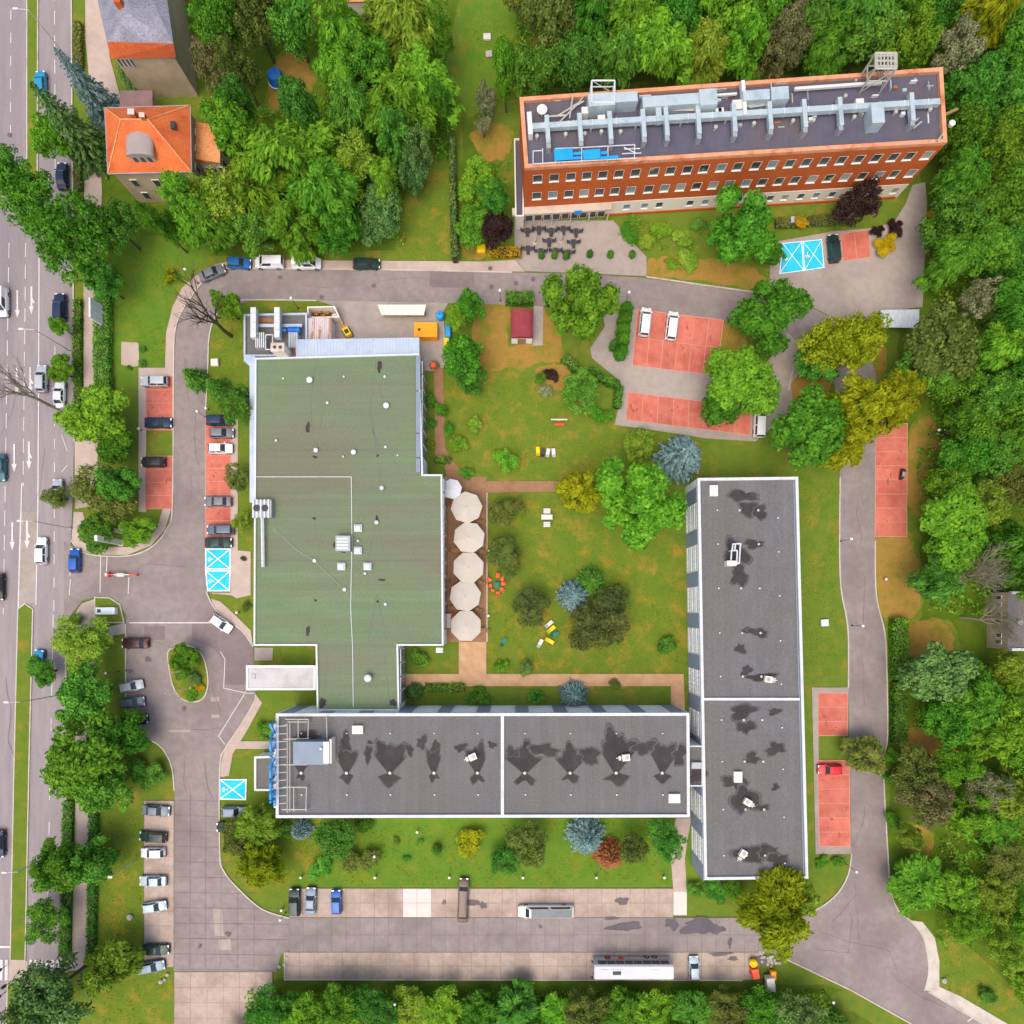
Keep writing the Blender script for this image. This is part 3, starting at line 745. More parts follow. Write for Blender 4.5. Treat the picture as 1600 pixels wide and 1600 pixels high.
def arrow(px, py, turn=False):
    mb = MB(); zz = ZK + 0.004
    mb.strip(PX([(px, py - 26), (px, py + 6)]), 0.3, zz)
    mb.sheet(PX([(px - 4, py + 5), (px + 4, py + 5), (px, py + 18)]), zz + 0.001)
    if turn: mb.strip(PX([(px, py - 8), (px + 4, py)]), 0.3, zz + 0.002)
    tag(mb.build('road_arrow', MATS['white_paint']), kind='structure')
for a in ((28, 480, 0), (50, 474, 1), (23, 720, 0), (46, 716, 1), (20, 842, 0), (43, 840, 1), (27, 600, 0), (48, 600, 1)): arrow(*a)

# --- water and stains on the road, manhole covers
def blob(px, py, rx, ry, seed, n=26, jag=0.35):
    r_ = random.Random(seed); pts = []
    ph = [r_.uniform(0, 6.28) for _ in range(5)]
    for i in range(n):
        t = 2 * math.pi * i / n
        k = 1 + jag * (0.5 * math.sin(2 * t + ph[0]) + 0.4 * math.sin(3 * t + ph[1]) + 0.35 * math.sin(5 * t + ph[2])) + r_.uniform(-jag, jag) * 0.3
        pts.append((px + rx * k * math.cos(t), py + ry * k * math.sin(t)))
    return pts
zs = ZK + 0.045
for i, (x, y, rx, ry) in enumerate(((977, 1447, 26, 7), (955, 1434, 10, 3), (1092, 1447, 30, 12), (1050, 1443, 10, 9), (1140, 1472, 3, 9), (1118, 1452, 14, 7))):
    zs += 0.001
    tag(MB().sheet(PX(blob(x, y, rx, ry, 40 + i)), zs).build('puddle', MATS['puddle']), kind='structure')
for i, (x, y, rx, ry) in enumerate(((972, 1407, 9, 7), (1125, 1490, 16, 3), (357, 1459, 4, 4), (313, 1478, 3, 3), (1145, 1497, 9, 3), (1190, 1500, 12, 8), (740, 1410, 14, 4), (755, 1414, 5, 6), (694, 1409, 3, 4), (203, 1048, 6, 3), (232, 1030, 4, 5), (844, 1447, 3, 3))):
    zs += 0.001
    tag(MB().sheet(PX(blob(x, y, rx, ry, 80 + i)), zs).build('oil_stain', MATS['tar']), kind='structure')
for x, y in ((833, 437), (806, 443), (768, 449), (584, 447), (503, 465), (438, 434), (16, 212), (766, 420), (288, 1107), (1188, 1495)):
    c = W(x, y); zs += 0.001
    tag(MB().lathe((c.x, c.y, zs), [(0.38, 0), (0.38, 0.01), (0.3, 0.014)], 14).build('manhole_cover', MATS['tar']), kind='structure')

# cracks in the asphalt of the drives
ck = MB(); cr_ = random.Random(77); zc_ = ZK + 0.0035
for (x, y, ang, L_) in ((290, 560, 88, 70), (305, 640, 92, 90), (298, 740, 85, 60), (230, 880, 5, 60), (250, 960, 95, 40), (330, 1060, 80, 60), (300, 1140, 10, 50), (290, 1180, 92, 60), (320, 1190, 85, 70), (450, 440, 3, 80), (560, 455, -2, 90), (640, 432, 4, 60), (850, 450, 5, 80), (960, 462, 8, 90), (1080, 470, 80, 22), (1100, 462, 10, 60), (1340, 780, 88, 90), (1350, 900, 92, 80), (1345, 1010, 86, 100), (1360, 1130, 90, 90), (1350, 1260, 88, 100), (1336, 1380, 80, 100),
                        (1280, 1455, 28, 120), (1380, 1470, 60, 70), (1400, 1530, 30, 90), (1300, 1440, -40, 60), (60, 60, 90, 90), (95, 330, 89, 120), (70, 700, 91, 150), (40, 560, 90, 160), (85, 1150, 92, 90), (10, 1060, 90, 120), (225, 1000, 15, 70), (240, 1100, 80, 50), (1270, 1480, 26, 60), (1330, 1430, 88, 60)):
    p = [(x, y)]; a = RAD(ang)
    for k in range(int(L_ / 6)):
        a += cr_.uniform(-.22, .22); a = a * .9 + RAD(ang) * .1
        p.append((p[-1][0] + 6 * math.cos(a), p[-1][1] + 6 * math.sin(a)))
    zc_ += .00004
    ck.strip(PX(p), cr_.uniform(.035, .075), zc_)
tag(ck.build('asphalt_cracks', MATS['joint_line']), kind='structure')

# oil drips and tyre marks on the bays
mat('oil_mark', (.30, .085, .06), (.40, .11, .08), 1.2)
om = random.Random(13); zo = ZK + .012
for x0, y0, x1, y1, n_ in ((232, 592, 268, 790, 7), (326, 655, 358, 850, 8), (1000, 500, 1115, 575, 12), (985, 622, 1110, 662, 8), (1372, 690, 1412, 830, 9), (1282, 1090, 1320, 1145, 4), (1282, 1215, 1322, 1318, 7)):
    for k in range(n_):
        x, y = om.uniform(x0, x1), om.uniform(y0, y1); zo += .00003
        tag(MB().sheet(PX(blob(x, y, om.uniform(.8, 2.6), om.uniform(.8, 4.5), 1200 + k + int(x), 14, .5)), zo).build('oil_stain', MATS['oil_mark']), kind='structure')
# ================================================================ buildings
def facade(mb, A, B, z0, z1, wins):
    """wall face from A to B (outside on the right of A->B) with openings (u0,u1,v0,v1) in metres along and up"""
    A, B = Vector((A[0], A[1], 0)), Vector((B[0], B[1], 0))
    d = (B - A); L = d.length; d.normalize()
    us = sorted({0.0, L, *[w[0] for w in wins], *[w[1] for w in wins]})
    vs_ = sorted({z0, z1, *[w[2] for w in wins], *[w[3] for w in wins]})
    for i in range(len(us) - 1):
        for k in range(len(vs_) - 1):
            uc, vc = (us[i] + us[i + 1]) / 2, (vs_[k] + vs_[k + 1]) / 2
            if any(w[0] < uc < w[1] and w[2] < vc < w[3] for w in wins): continue
            p = [A + d * us[i], A + d * us[i + 1], A + d * us[i + 1], A + d * us[i]]
            zz = [vs_[k], vs_[k], vs_[k + 1], vs_[k + 1]]
            mb.add([(q.x, q.y, z) for q, z in zip(p, zz)], [(0, 1, 2, 3)])

_wm = {}
def window_mesh(w, h, depth=0.28, bars=1, sill=True):
    key = (round(w, 2), round(h, 2), depth, bars, sill)
    if key in _wm: return _wm[key]
    f = MB(); t = 0.05
    # x along the wall, y outwards, z up; reveal from y=-depth to 0
    f.box(0, t, -depth, 0.02, 0, h); f.box(w - t, w, -depth, 0.02, 0, h)
    f.box(t, w - t, -depth, 0.02, h - t, h); f.box(t, w - t, -depth, 0.02, 0, t)
    for b in range(bars):
        x = w * (b + 1) / (bars + 1)
        f.box(x - 0.03, x + 0.03, -depth + 0.03, -depth + 0.10, t, h - t)
    if sill: f.box(-0.05, w + 0.05, 0.022, 0.11, -0.05, 0.03)
    p = MB().box(t, w - t, -depth - 0.02, -depth + 0.04, t, h - t)
    _wm[key] = (f.mesh('window', MATS['window_frame']), p.mesh('pane', MATS['window_pane']))
    return _wm[key]

def add_windows(root, A, B, wins, depth=0.28, bars=1, sill=True, frame=None, pane=None):
    A, B = Vector((A[0], A[1], 0)), Vector((B[0], B[1], 0))
    d = (B - A).normalized(); rz = math.atan2(d.y, d.x)
    nrm = Vector((d.y, -d.x, 0))
    for (u0, u1, v0, v1) in wins:
        fm, pm = window_mesh(u1 - u0, v1 - v0, depth, bars, sill)
        q = A + d * u0 - root.location
        o = link('window', fm, frame, root, (q.x, q.y, v0 - root.location.z))
        # local y points to the left of d; mirror so that it points outwards
        o.rotation_euler = (0, 0, rz); o.scale = (1, -1, 1)
        link('pane', pm, MATS[pane[rnd.randrange(len(pane))]] if isinstance(pane, tuple) else pane, o)

def drain_patch(root, px, py, z, rx, ry, seed, jag=0.4):
    org = root.location
    MB(org).sheet(PX(blob(px, py, rx * 1.22, ry * 1.22, seed, 30, jag), z - .0015), z - .0015).build('damp_patch', MATS['damp_roof'], root)
    o = MB(org).sheet(PX(blob(px, py, rx, ry, seed, 30, jag), z), z).build('wet_patch', MATS['wet_roof'], root)
    return o

def vent_cap(root, px, py, z, r, h, material='metal_white', name='roof_vent'):
    c = W(px, py, z + h)
    o = MB(root.location).lathe((c.x, c.y, z), [(r * 0.7, 0), (r * 0.7, h * 0.6), (r, h * 0.6), (r, h * 0.85), (r * 0.5, h)], 12).build(name, MATS[material], root, True)
    return o

def worg(o):
    p = Vector(o.location)
    while o.parent is not None:
        o = o.parent; p = p + o.location
    return p

def rbox(root, name, x0, y0, x1, y1, z0, z1, material, top=None):
    """box given by the picture rectangle of its top"""
    a, b = W(x0, y0, z1), W(x1, y1, z1)
    o = MB(worg(root)).box(min(a.x, b.x), max(a.x, b.x), min(a.y, b.y), max(a.y, b.y), z0, z1).build(name, MATS[material], root)
    return o

# ---------------------------------------------------------------- low pavilion with the green roof
HG = 7.0
gp = PX([(398, 559), (655, 552), (661, 741), (691, 741), (693, 1009), (622, 1009), (624, 1112), (495, 1112), (493, 1009), (396, 1009)], HG)
gp[6].y = gp[7].y = -15.62
gb = empty('pavilion', W(545, 800, 0), 0, 'low flat pavilion with a large green felt roof left of the garden', 'building')
gp = [Vector((p.x, p.y)) for p in ccw(gp)]
MB(gb.location).prism(offset(gp, 0.12), 0, HG - 0.4).build('wall', MATS['white_wall'], gb)
MB(gb.location).sheet(offset(gp, 0.2), HG - 0.25).build('roof', MATS['roof_green'], gb)
MB(gb.location).ring(gp, 0.28, HG - 0.6, HG).build('parapet', MATS['metal_white'], gb)
roof_z = HG - 0.245
# felt seams, lightning wire on small blocks
def wire(root, pts, z, r, material, name):
    mb = MB(root.location)
    P = PX(pts, z)
    for a, b in zip(P[:-1], P[1:]): mb.tube(a, b, r, None, 5)
    return mb.build(name, MATS[material], root)
wire(gb, [(399, 745), (480, 745), (549, 745), (550, 850), (548, 950), (551, 1010), (552, 1105)], roof_z + 0.08, 0.07, 'metal_white', 'lightning_wire')
wire(gb, [(425, 823), (465, 860), (491, 876), (538, 921)], roof_z + 0.1, 0.035, 'steel', 'lightning_wire')
seam = MB(gb.location); zz = roof_z + 0.004
for pts in ([(400, 703), (655, 702)], [(400, 876), (690, 876)], [(495, 1010), (620, 1010)]):
    P = PX(pts, zz); seam.strip(P, 0.10, zz)
zz += 0.004
for pts in ([(493, 560), (485, 640), (492, 700)], [(588, 560), (578, 640), (588, 700), (596, 760)], [(497, 560), (505, 640), (495, 700)], [(592, 600), (600, 640)], [(595, 705), (578, 660)], [(588, 820), (575, 870)], [(590, 820), (605, 885)], [(492, 810), (500, 870)],
            [(505, 1105), (512, 1020)], [(610, 1105), (600, 1020)], [(590, 930), (605, 1005)], [(588, 930), (575, 1005)], [(492, 935), (480, 1005)]):
    P = PX(pts, zz); seam.strip(P, 0.08, zz)
seam.build('felt_seam', MATS['roof_grey'], gb)
for i, (x, y, rx, ry) in enumerate(((593, 573, 4, 9), (481, 668, 3, 9), (492, 714, 4, 2), (491, 810, 3, 2), (589, 812, 2, 8), (597, 906, 5, 2), (481, 986, 3, 8), (504, 1098, 6, 7), (614, 1098, 5, 6), (493, 938, 2, 2), (590, 712, 2, 2), (590, 940, 2, 2), (535, 850, 14, 11))):
    MB(gb.location).sheet(PX(blob(x, y, rx, ry, 300 + i, 18, 0.3), roof_z + 0.012 + 0.004 * i), roof_z + 0.012 + 0.004 * i).build('dark_stain', MATS['wet_roof'], gb)
for x, y, r in ((483, 593, .5), (603, 633, .48), (552, 706, .42), (493, 703, .36), (596, 762, .34), (588, 816, .32), (511, 629, .22), (537, 588, .16), (602, 698, .2), (601, 588, .2), (442, 591, .16), (431, 688, .2), (491, 876, .3), (538, 921, .3), (602, 944, .24), (570, 896, .2), (559, 845, .2), (536, 713, .15), (621, 711, .15)):
    vent_cap(gb, x, y, roof_z, r, 0.55 if r > .3 else 0.35)
for x, y in ((559, 825), (559, 860), (533, 885), (574, 885)):
    c = W(x, y, HG + .3); sk = MB(gb.location).obox((c.x, c.y), (1, 0), .62, .58, roof_z, roof_z + .5).build('skylight', MATS['metal_white'], gb)
    sk2 = MB(gb.location).obox((c.x, c.y), (1, 0), .55, .5, roof_z + .5, roof_z + .68, .7).build('dome', MATS['canvas_white'], sk); sk2.location = (0, 0, 0)
ah = rbox(gb, 'air_handler', 524, 837, 547, 861, roof_z, HG + 1.2, 'metal_grey')
for k in range(4):
    y = 840 + k * 5
    rbox(ah, 'louvre', 526, y, 544, y + 3, HG + 1.2, HG + 1.27, 'metal_white')
vent_cap(gb, 574, 1060, roof_z, .6, 1.3)
# pipe and cooling unit on the left edge
wire(gb, [(410, 806), (411, 886)], HG + .6, 0.26, 'metal_white', 'exhaust_pipe')
cu = rbox(gb, 'cooling_unit', 394, 781, 424, 808, roof_z, HG + 1.0, 'metal_grey')
for k in range(5):
    rbox(cu, 'frame_bar', 394 + k * 6, 780, 396.5 + k * 6, 809, HG + 1.0, HG + 1.15, 'metal_white')
for k in range(2):
    c = W(401 + 13 * k, 794, HG + 1.1); MB(gb.location).lathe((c.x, c.y, HG + 1.0), [(.55, 0), (.55, .2), (.42, .24)], 14).build('fan', MATS['dark_metal'], cu)
# roof-edge eaves: blue metal on the west, seamed metal lean-to on the north
a = MB(gb.location); P = PX([(381, 556), (398, 556), (399, 785), (390, 785), (390, 572), (381, 564)], 5.6); a.prism(P, 5.2, 5.6); a.build('side_eaves', MATS['metal_blue'], gb)
ln = MB(gb.location); N0, N1 = W(462, 530, 6.4), W(655, 527, 6.4); S0, S1 = W(462, 558, 6.7), W(655, 552.5, 6.7)
ln.add([(N0.x, N0.y, 4.2), (N1.x, N1.y, 4.2), (S1.x, S1.y, 4.2), (S0.x, S0.y, 4.2), (N0.x, N0.y, 6.3), (N1.x, N1.y, 6.3), (S1.x, S1.y, 6.55), (S0.x, S0.y, 6.55)], [(3, 2, 1, 0), (4, 7, 6, 5), (0, 1, 5, 4), (1, 2, 6, 5), (2, 3, 7, 6), (3, 0, 4, 7)])
lo = ln.build('lean_to_roof', MATS['metal_blue'], gb)
rs = MB(gb.location)
for k in range(38):
    t = (k + .5) / 38; p, q = N0.lerp(N1, t), S0.lerp(S1, t)
    rs.add([(p.x - .03, p.y, 6.3), (p.x + .03, p.y, 6.3), (q.x + .03, q.y, 6.55), (q.x - .03, q.y, 6.55), (p.x - .03, p.y, 6.37), (p.x + .03, p.y, 6.37), (q.x + .03, q.y, 6.62), (q.x - .03, q.y, 6.62)], [(4, 5, 6, 7), (0, 1, 5, 4), (1, 2, 6, 5), (3, 0, 4, 7)])
rs.build('standing_seam', MATS['metal_white'], lo)
# east side: glazed front under a metal ledge
for (xa, ya, xb, yb) in ((664, 556, 669, 739), (697, 743, 699, 1006)):
    for k in range(int((yb - ya) / 22)):
        y0 = ya + 3 + k * 22; q0, q1 = W(655 if xa < 690 else 690, y0, HG), W(655 if xa < 690 else 690, y0 + 20, HG)
        x = (gp[0].x, 0)
        wx = W(658, 650, HG).x if xa < 690 else W(692, 900, HG).x
        o = MB(gb.location).box(wx - .1, wx + .06, q1.y, q0.y, 0.4, 5.6).build('window', MATS['window_frame'], gb)
        MB(gb.location).box(wx + .06, wx + .09, q1.y + .12, q0.y - .12, 0.6, 5.4).build('pane', MATS['dark_glazing'], o)
e = MB(gb.location)
for ya, yb, dk in ((556, 610, 1), (612, 676, 0), (678, 714, 1), (716, 738, 0)):
    p, q = W(650, ya, HG + .1), W(656.5, yb, HG + .1)
    e.box(p.x, q.x, q.y, p.y, HG + .01, HG + .13)
e.build('edge_flashing', MATS['plant_room'], gb)
# glazed sides of the link towards the hotel
for k in range(4):
    q0, q1 = W(624, 1015 + k * 22, HG), W(624, 1035 + k * 22, HG)
    if q1.y < -15.4: break
    o = MB(gb.location).box(q0.x - .1, q0.x + .06, q1.y, q0.y, .4, 5.8).build('window', MATS['window_frame'], gb)
    MB(gb.location).box(q0.x + .06, q0.x + .09, q1.y + .1, q0.y - .1, .6, 5.6).build('pane', MATS['dark_glazing'], o)
w = MB(gb.location); p, q = W(679, 1013, 5), W(690, 1021, 5); w.box(p.x, q.x, q.y, p.y, 2.2, 3.0); w.build('wall_unit', MATS['metal_white'], gb)

# plant yard at the pavilion's north-west corner
py_ = empty('plant_yard', W(430, 522, 0), 0, 'rooftop plant yard with ducts and coolers at the pavilion\'s upper left corner', 'plant room')
o = py_.location
yp = PX([(381, 491), (480, 489), (480, 557), (381, 557)], 3.6)
MB(o).prism(offset(ccw(yp), .05), 0, 3.3).build('wall', MATS['plant_room'], py_)
MB(o).sheet(offset(ccw(yp), .1), 3.35).build('roof', MATS['roof_grey'], py_)
MB(o).ring(yp, .3, 3.0, 3.7).build('parapet', MATS['metal_blue'], py_)
for x in (395.5, 432.5):
    d = rbox(py_, 'air_duct', x - 4.2, 480, x + 4.2, 527, 4.6, 5.7, 'metal_white')
    for yy in (489, 503, 514):
        rbox(d, 'flange', x - 4.8, yy, x + 4.8, yy + 1.4, 4.55, 5.76, 'duct')
    for yy in (486, 522):
        c = W(x, yy, 4.6); MB(o).box(c.x - .08, c.x + .08, c.y - .08, c.y + .08, 3.35, 4.6).build('leg', MATS['steel'], py_)
rbox(py_, 'walkway', 402, 506, 472, 511, 3.9, 4.0, 'metal_blue')
rbox(py_, 'rusty_pallet', 404, 497, 428, 504, 3.36, 3.5, 'rust')
for i, (x0, x1) in enumerate(((399, 414), (451, 466))):
    for k in range(5):
        x = x0 + (x1 - x0) * k / 5
        rbox(py_, 'cooling_fin', x, 519, x + 1.6, 543, 3.36, 4.9, 'metal_white')
fr = MB(o)
for a, b in (((415, 523), (415, 546)), ((426, 523), (426, 546)), ((415, 523), (426, 523)), ((415, 546), (426, 546))):
    fr.tube(W(*a, 4.9), W(*b, 4.9), .09)
for a in ((415, 523), (426, 523), (415, 546), (426, 546)):
    q = W(*a, 4.9); fr.tube((q.x, q.y, 3.35), q, .08)
fr.build('pipe_frame', MATS['metal_white'], py_)
a, b = W(451, 515.5, 4.6), W(469, 515.5, 4.6); MB(o).tube(a, b, .5, None, 14).build('tank', MATS['tarp_blue'], py_, True)
a, b = W(440, 516, 4.5), W(448, 516, 4.5); tk = MB(o).tube(a, b, .28, None, 12).build('pump', MATS['tarp_blue'], py_, True)
MB(o).box(W(453, 0, 4).x, W(467, 0, 4).x, W(0, 518, 4).y, W(0, 513, 4).y, 3.36, 4.15).build('tank_stand', MATS['steel'], py_)
rbox(py_, 'fan_unit', 460, 544, 469, 554, 3.36, 4.3, 'barrier_red')
cs = empty('chimney_stack', W(455, 553, 0), 0, 'cream chimney stack with two flue holes by the plant yard', 'chimney')
c = W(434, 543, 9.6)
MB(cs.location).obox((c.x, c.y), (1, 0), 1.0, .62, 3.3, 9.6).build('stack', MATS['cream_wall'], cs)
st = MB(cs.location).obox((c.x, c.y), (1, 0), 1.08, .7, 9.6, 9.75).build('cap', MATS['kerb'], cs)
for k in (-.45, .45): MB(cs.location).lathe((c.x + k, c.y, 9.75), [(.27, 0), (.27, .05), (.2, .06)], 10).build('flue', MATS['dark_metal'], cs)
# rusty corrugated store roof with walled pen
sr = empty('corrugated_store', W(497, 515, 0), 0, 'low store with rust streaked corrugated roof between plant yard and service yard', 'shed')
o = sr.location
P = PX([(480, 497), (517, 496), (517, 556), (480, 556)], 3.3)
MB(o).prism(offset(ccw(P), .1), 0, 3.05).build('wall', MATS['white_wall'], sr)
MB(o).sheet(P, 3.2).build('roof', MATS['rust_sheet'], sr)
cg = MB(o)
for k in range(12):
    p = P[3].lerp(P[2], (k + .5) / 12); q = P[0].lerp(P[1], (k + .5) / 12)
    cg.add([(p.x - .06, p.y, 3.2), (p.x + .06, p.y, 3.2), (p.x, p.y, 3.27), (q.x - .06, q.y, 3.2), (q.x + .06, q.y, 3.2), (q.x, q.y, 3.27)], [(0, 2, 5, 3), (2, 1, 4, 5)])
cg.build('corrugation', MATS['rust_sheet'], sr)
pen = MB(o); pp = PX([(480, 479), (523, 478), (531, 496), (480, 497)], 2.2); pen.ring(pp, .22, 0, 2.2); pen.build('pen_wall', MATS['cream_wall'], sr)
for i, (x, y) in enumerate(((488, 487), (494, 490), (499, 486), (505, 492), (511, 488))):
    rbox(sr, 'pallet', x - 3, y - 2, x + 3, y + 2.5, 0.05, .5 + .3 * (i % 3), 'rust' if i % 2 else 'wood')

# entrance canopy
mat('canopy_felt', (.50, .48, .48), (.54, .52, .52), .5, (.43, .41, .41), .3)
ec = empty('entrance_canopy', W(440, 1058, 0), 0, 'white flat entrance canopy over the drive between pavilion and roundabout', 'canopy')
o = ec.location
P = PX([(385, 1040), (493, 1040), (493, 1078), (385, 1078)], 4.2)
MB(o).prism(P, 3.9, 4.15).build('canopy_roof', MATS['canopy_felt'], ec)
MB(o).ring(offset(ccw(P), -.03), .3, 3.75, 4.3).build('fascia', MATS['white_wall'], ec)
for x, y in ((392, 1045), (392, 1073), (430, 1045), (430, 1073)):
    c = W(x, y, 4); MB(o).tube((c.x, c.y, 0), (c.x, c.y, 3.9), .14, None, 10).build('column', MATS['metal_white'], ec)
rbox(ec, 'roof_hatch', 392, 1053, 399, 1061, 4.15, 4.3, 'metal_grey')

# ---------------------------------------------------------------- hotel: south range and east wing with dark grey roofs
def sq(name, material, root, p0, p1, z0, z1):
    a, b = W(*p0, z1), W(*p1, z1)
    return MB(root.location).box(min(a.x, b.x), max(a.x, b.x), min(a.y, b.y), max(a.y, b.y), z0, z1).build(name, MATS[material], root)

HS = 9.6
hs = empty('hotel_range', W(754, 1190, 0), 0, 'long white hotel range with stained dark grey flat roof along the bottom', 'building')
o = hs.location
sp = PX([(431, 1115), (1077, 1114), (1078, 1277), (431, 1278)], HS)
A, B = sp[1], sp[0]          # north wall runs east -> west with its outside to the north
L = (Vector((B.x - A.x, B.y - A.y))).length
nb = 21; bw = L / nb; wins = []; panels = []
for i in range(nb):
    if i % 2 == 0: panels.append(i); continue
    for st_ in range(3):
        v = .8 + st_ * 2.95
        wins.append((i * bw + .05, (i + 1) * bw - .05, v + .2, v + 1.4))
mb = MB(o); facade(mb, A, B, 0, HS - .3, wins)
for p, q in ((sp[0], sp[3]), (sp[3], sp[2]), (sp[2], sp[1])): facade(mb, p, q, 0, HS - .3, [])
mb.build('wall', MATS['white_wall'], hs)
add_windows(hs, A, B, wins, .1, 3, False, MATS['white_wall'], MATS['facade_glass'])
d = (B - A).normalized(); d.z = 0
for i in panels:
    c = A + d * (i + .5) * bw; MB(o).obox((c.x, c.y + .04), d, bw * .34, .05, .3, HS - .45).build('facade_panel', MATS['blue_panel'], hs)
MB(o).sheet(offset(ccw(sp), .3), HS - .35).build('roof', MATS['roof_grey'], hs)
MB(o).ring(offset(ccw(sp), -.02), .46, HS - .45, HS).build('parapet', MATS['parapet_white'], hs)
sq('roof_divider', 'parapet_white', hs, (782.5, 1119), (787.5, 1273), HS - .35, HS - .02)
rz_ = HS - .345
def hourglass(root, x, y, z, up, down, w, seed, horiz=False):
    """rain water standing round a roof drain: a lobe above, a fan below, pinched at the drain"""
    r_ = random.Random(seed); top = []; bot = []
    for k in range(41):
        t = -math.pi * .92 * (k / 40) - math.pi * .04
        q = 1 + .22 * math.sin(4 * t + seed) + .12 * math.sin(9 * t + 2 * seed) + r_.uniform(-.07, .07)
        top.append((w * q * math.cos(t), -up * .45 + up * .62 * q * math.sin(t)))
    for k in range(21):
        t = k / 20; bot.append((-w * .72 + 1.44 * w * t + r_.uniform(-.6, .6), down * (.78 + .22 * math.sin(math.pi * t * 2.5 + seed) - .35 * (2 * t - 1) ** 4) + r_.uniform(-.5, .5)))
    pts = [(3, 0)] + top + [(-3, 0)] + bot
    if horiz: pts = [(-q[1], q[0]) for q in pts]
    MB(worg(root)).sheet(PX([(x + q[0] * 1.16 + r_.uniform(-1, 1), y + q[1] * 1.10 + r_.uniform(-1, 1)) for q in pts], z - .0015), z - .0015).build('damp_patch', MATS['damp_roof'], root)
    return MB(worg(root)).sheet(PX([(x + q[0], y + q[1]) for q in pts], z), z).build('wet_patch', MATS['wet_roof'], root)
for i, (x, up, dn, w) in enumerate(((470, 22, 13, 9), (541, 36, 17, 15), (609, 44, 22, 24), (678, 34, 14, 11), (746, 40, 18, 15), (820, 40, 20, 22), (891, 38, 16, 18), (963, 58, 20, 27), (1035, 44, 16, 19))):
    hourglass(hs, x, 1208, rz_ + .003 * (i + 1), up, dn, w, 40 + i)
DS = ((540, 1160, 8, 12), (659, 1160, 8, 8), (680, 1166, 6, 8), (769, 1164, 5, 5), (720, 1168, 8, 6), (850, 1172, 18, 9), (922, 1180, 16, 10), (1006, 1168, 16, 9), (1062, 1180, 9, 14), (480, 1150, 22, 6), (575, 1178, 6, 10), (578, 1160, 3, 3), (640, 1172, 5, 8), (800, 1175, 9, 7))
for i, (x, y, rx, ry) in enumerate(DS):
    drain_patch(hs, x, y, rz_ + .03 + .003 * (i + 1), rx, ry, 500 + i, .45)
for x in (470, 541, 609, 678, 746, 820, 891, 963, 1035):
    vent_cap(hs, x, 1208, rz_, .26, .35, 'steel', 'roof_drain'); vent_cap(hs, x + 1, 1242, rz_, .14, .3); vent_cap(hs, x + .5, 1146, rz_, .12, .3)
def fan_unit(root, px, py, z, rz=0):
    c = W(px, py, z + 1.2)
    u = empty('rooftop_fan', (c.x - root.location.x, c.y - root.location.y, z - root.location.z), rz); u.parent = root
    MB().box(-.6, .6, -.5, .5, .15, .85).build('housing', MATS['cream_wall'], u)
    MB().lathe((.1, 0, .85), [(.34, 0), (.34, .05), (.1, .06)], 14).build('fan', MATS['metal_grey'], u)
    MB().box(-1.5, -.6, -.06, .06, .25, .37).build('pipe', MATS['metal_white'], u); MB().box(-1.15, -.75, -.35, .35, .1, .6).build('valve_box', MATS['steel'], u)
    for sx in (-.5, .5): MB().box(sx - .06, sx + .06, -.5, .5, 0, .15).build('foot', MATS['kerb'], u)
    return u
fan_unit(hs, 738, 1184, rz_, .4); fan_unit(hs, 979, 1185, rz_, .1)
sq('roof_hatch', 'white_plastic', hs, (550, 1134), (567, 1147), rz_, HS + .3)
sq('roof_hatch', 'white_plastic', hs, (1045, 1241), (1063, 1255), rz_, HS + .3)
pr = sq('lift_house', 'plant_room', hs, (458, 1159), (513, 1195), rz_, HS + 2.2)
sq('lift_house_edge', 'metal_blue', hs, (505, 1159), (514, 1193), HS + 2.2, HS + 2.3)
sq('screen_wall', 'cream_wall', hs, (514.5, 1155), (518, 1193), rz_, HS + 2.0)
vent_cap(hs, 501, 1170, HS + 2.2, .22, .4)
fr = MB(o); zt = HS + .7
for a, b in (((446, 1124), (482, 1124)), ((449, 1131), (449, 1270)), ((482, 1124), (481, 1155)), ((466, 1125), (466, 1155)), ((443, 1155), (482, 1154)), ((449, 1128), (480, 1128)),
             ((440, 1230), (479, 1230)), ((479, 1230), (478, 1268)), ((459, 1230), (459, 1268)), ((440, 1265), (479, 1265)), ((440, 1195), (480, 1195)), ((442, 1135), (449, 1131)), ((453, 1130), (453, 1268)), ((510, 1118), (511, 1158))):
    fr.tube(W(*a, zt), W(*b, zt), .085, None, 5)
for a in ((446, 1124), (482, 1124), (449, 1155), (482, 1154), (479, 1230), (449, 1230), (479, 1265), (449, 1265), (449, 1195)):
    q = W(*a, zt); fr.tube((q.x, q.y, rz_), q, .07, None, 5)
fr.build('sign_frame', MATS['steel'], hs)
# rooftop letters facing west, read from the street
sg = empty('rooftop_sign', W(431, 1190, HS), 0, 'row of tall blue letters on the left parapet of the hotel range', 'sign')
for ch, py in zip('NOVOTEL', (1139, 1164, 1187, 1206, 1224, 1240, 1254)):
    cu_ = bpy.data.curves.new('letter', 'FONT'); cu_.body = ch; cu_.size = 3.2; cu_.extrude = .16; cu_.align_x = 'CENTER'
    tmp = bpy.data.objects.new('letter', cu_); COL.objects.link(tmp)
    dg = bpy.context.evaluated_depsgraph_get(); me = bpy.data.meshes.new_from_object(tmp.evaluated_get(dg))
    bpy.data.objects.remove(tmp); bpy.data.curves.remove(cu_)
    me.materials.clear(); me.materials.append(MATS['sign_blue'])
    # text x axis -> south, text up -> up, text normal -> west
    me.transform(Matrix(((0, 0, -1, 0), (-1, 0, 0, 0), (0, 1, 0, 0), (0, 0, 0, 1))))
    c = W(431, py, HS + 1)
    lo = link('letter', me, None, sg, (-.12, c.y - sg.location.y, .05))
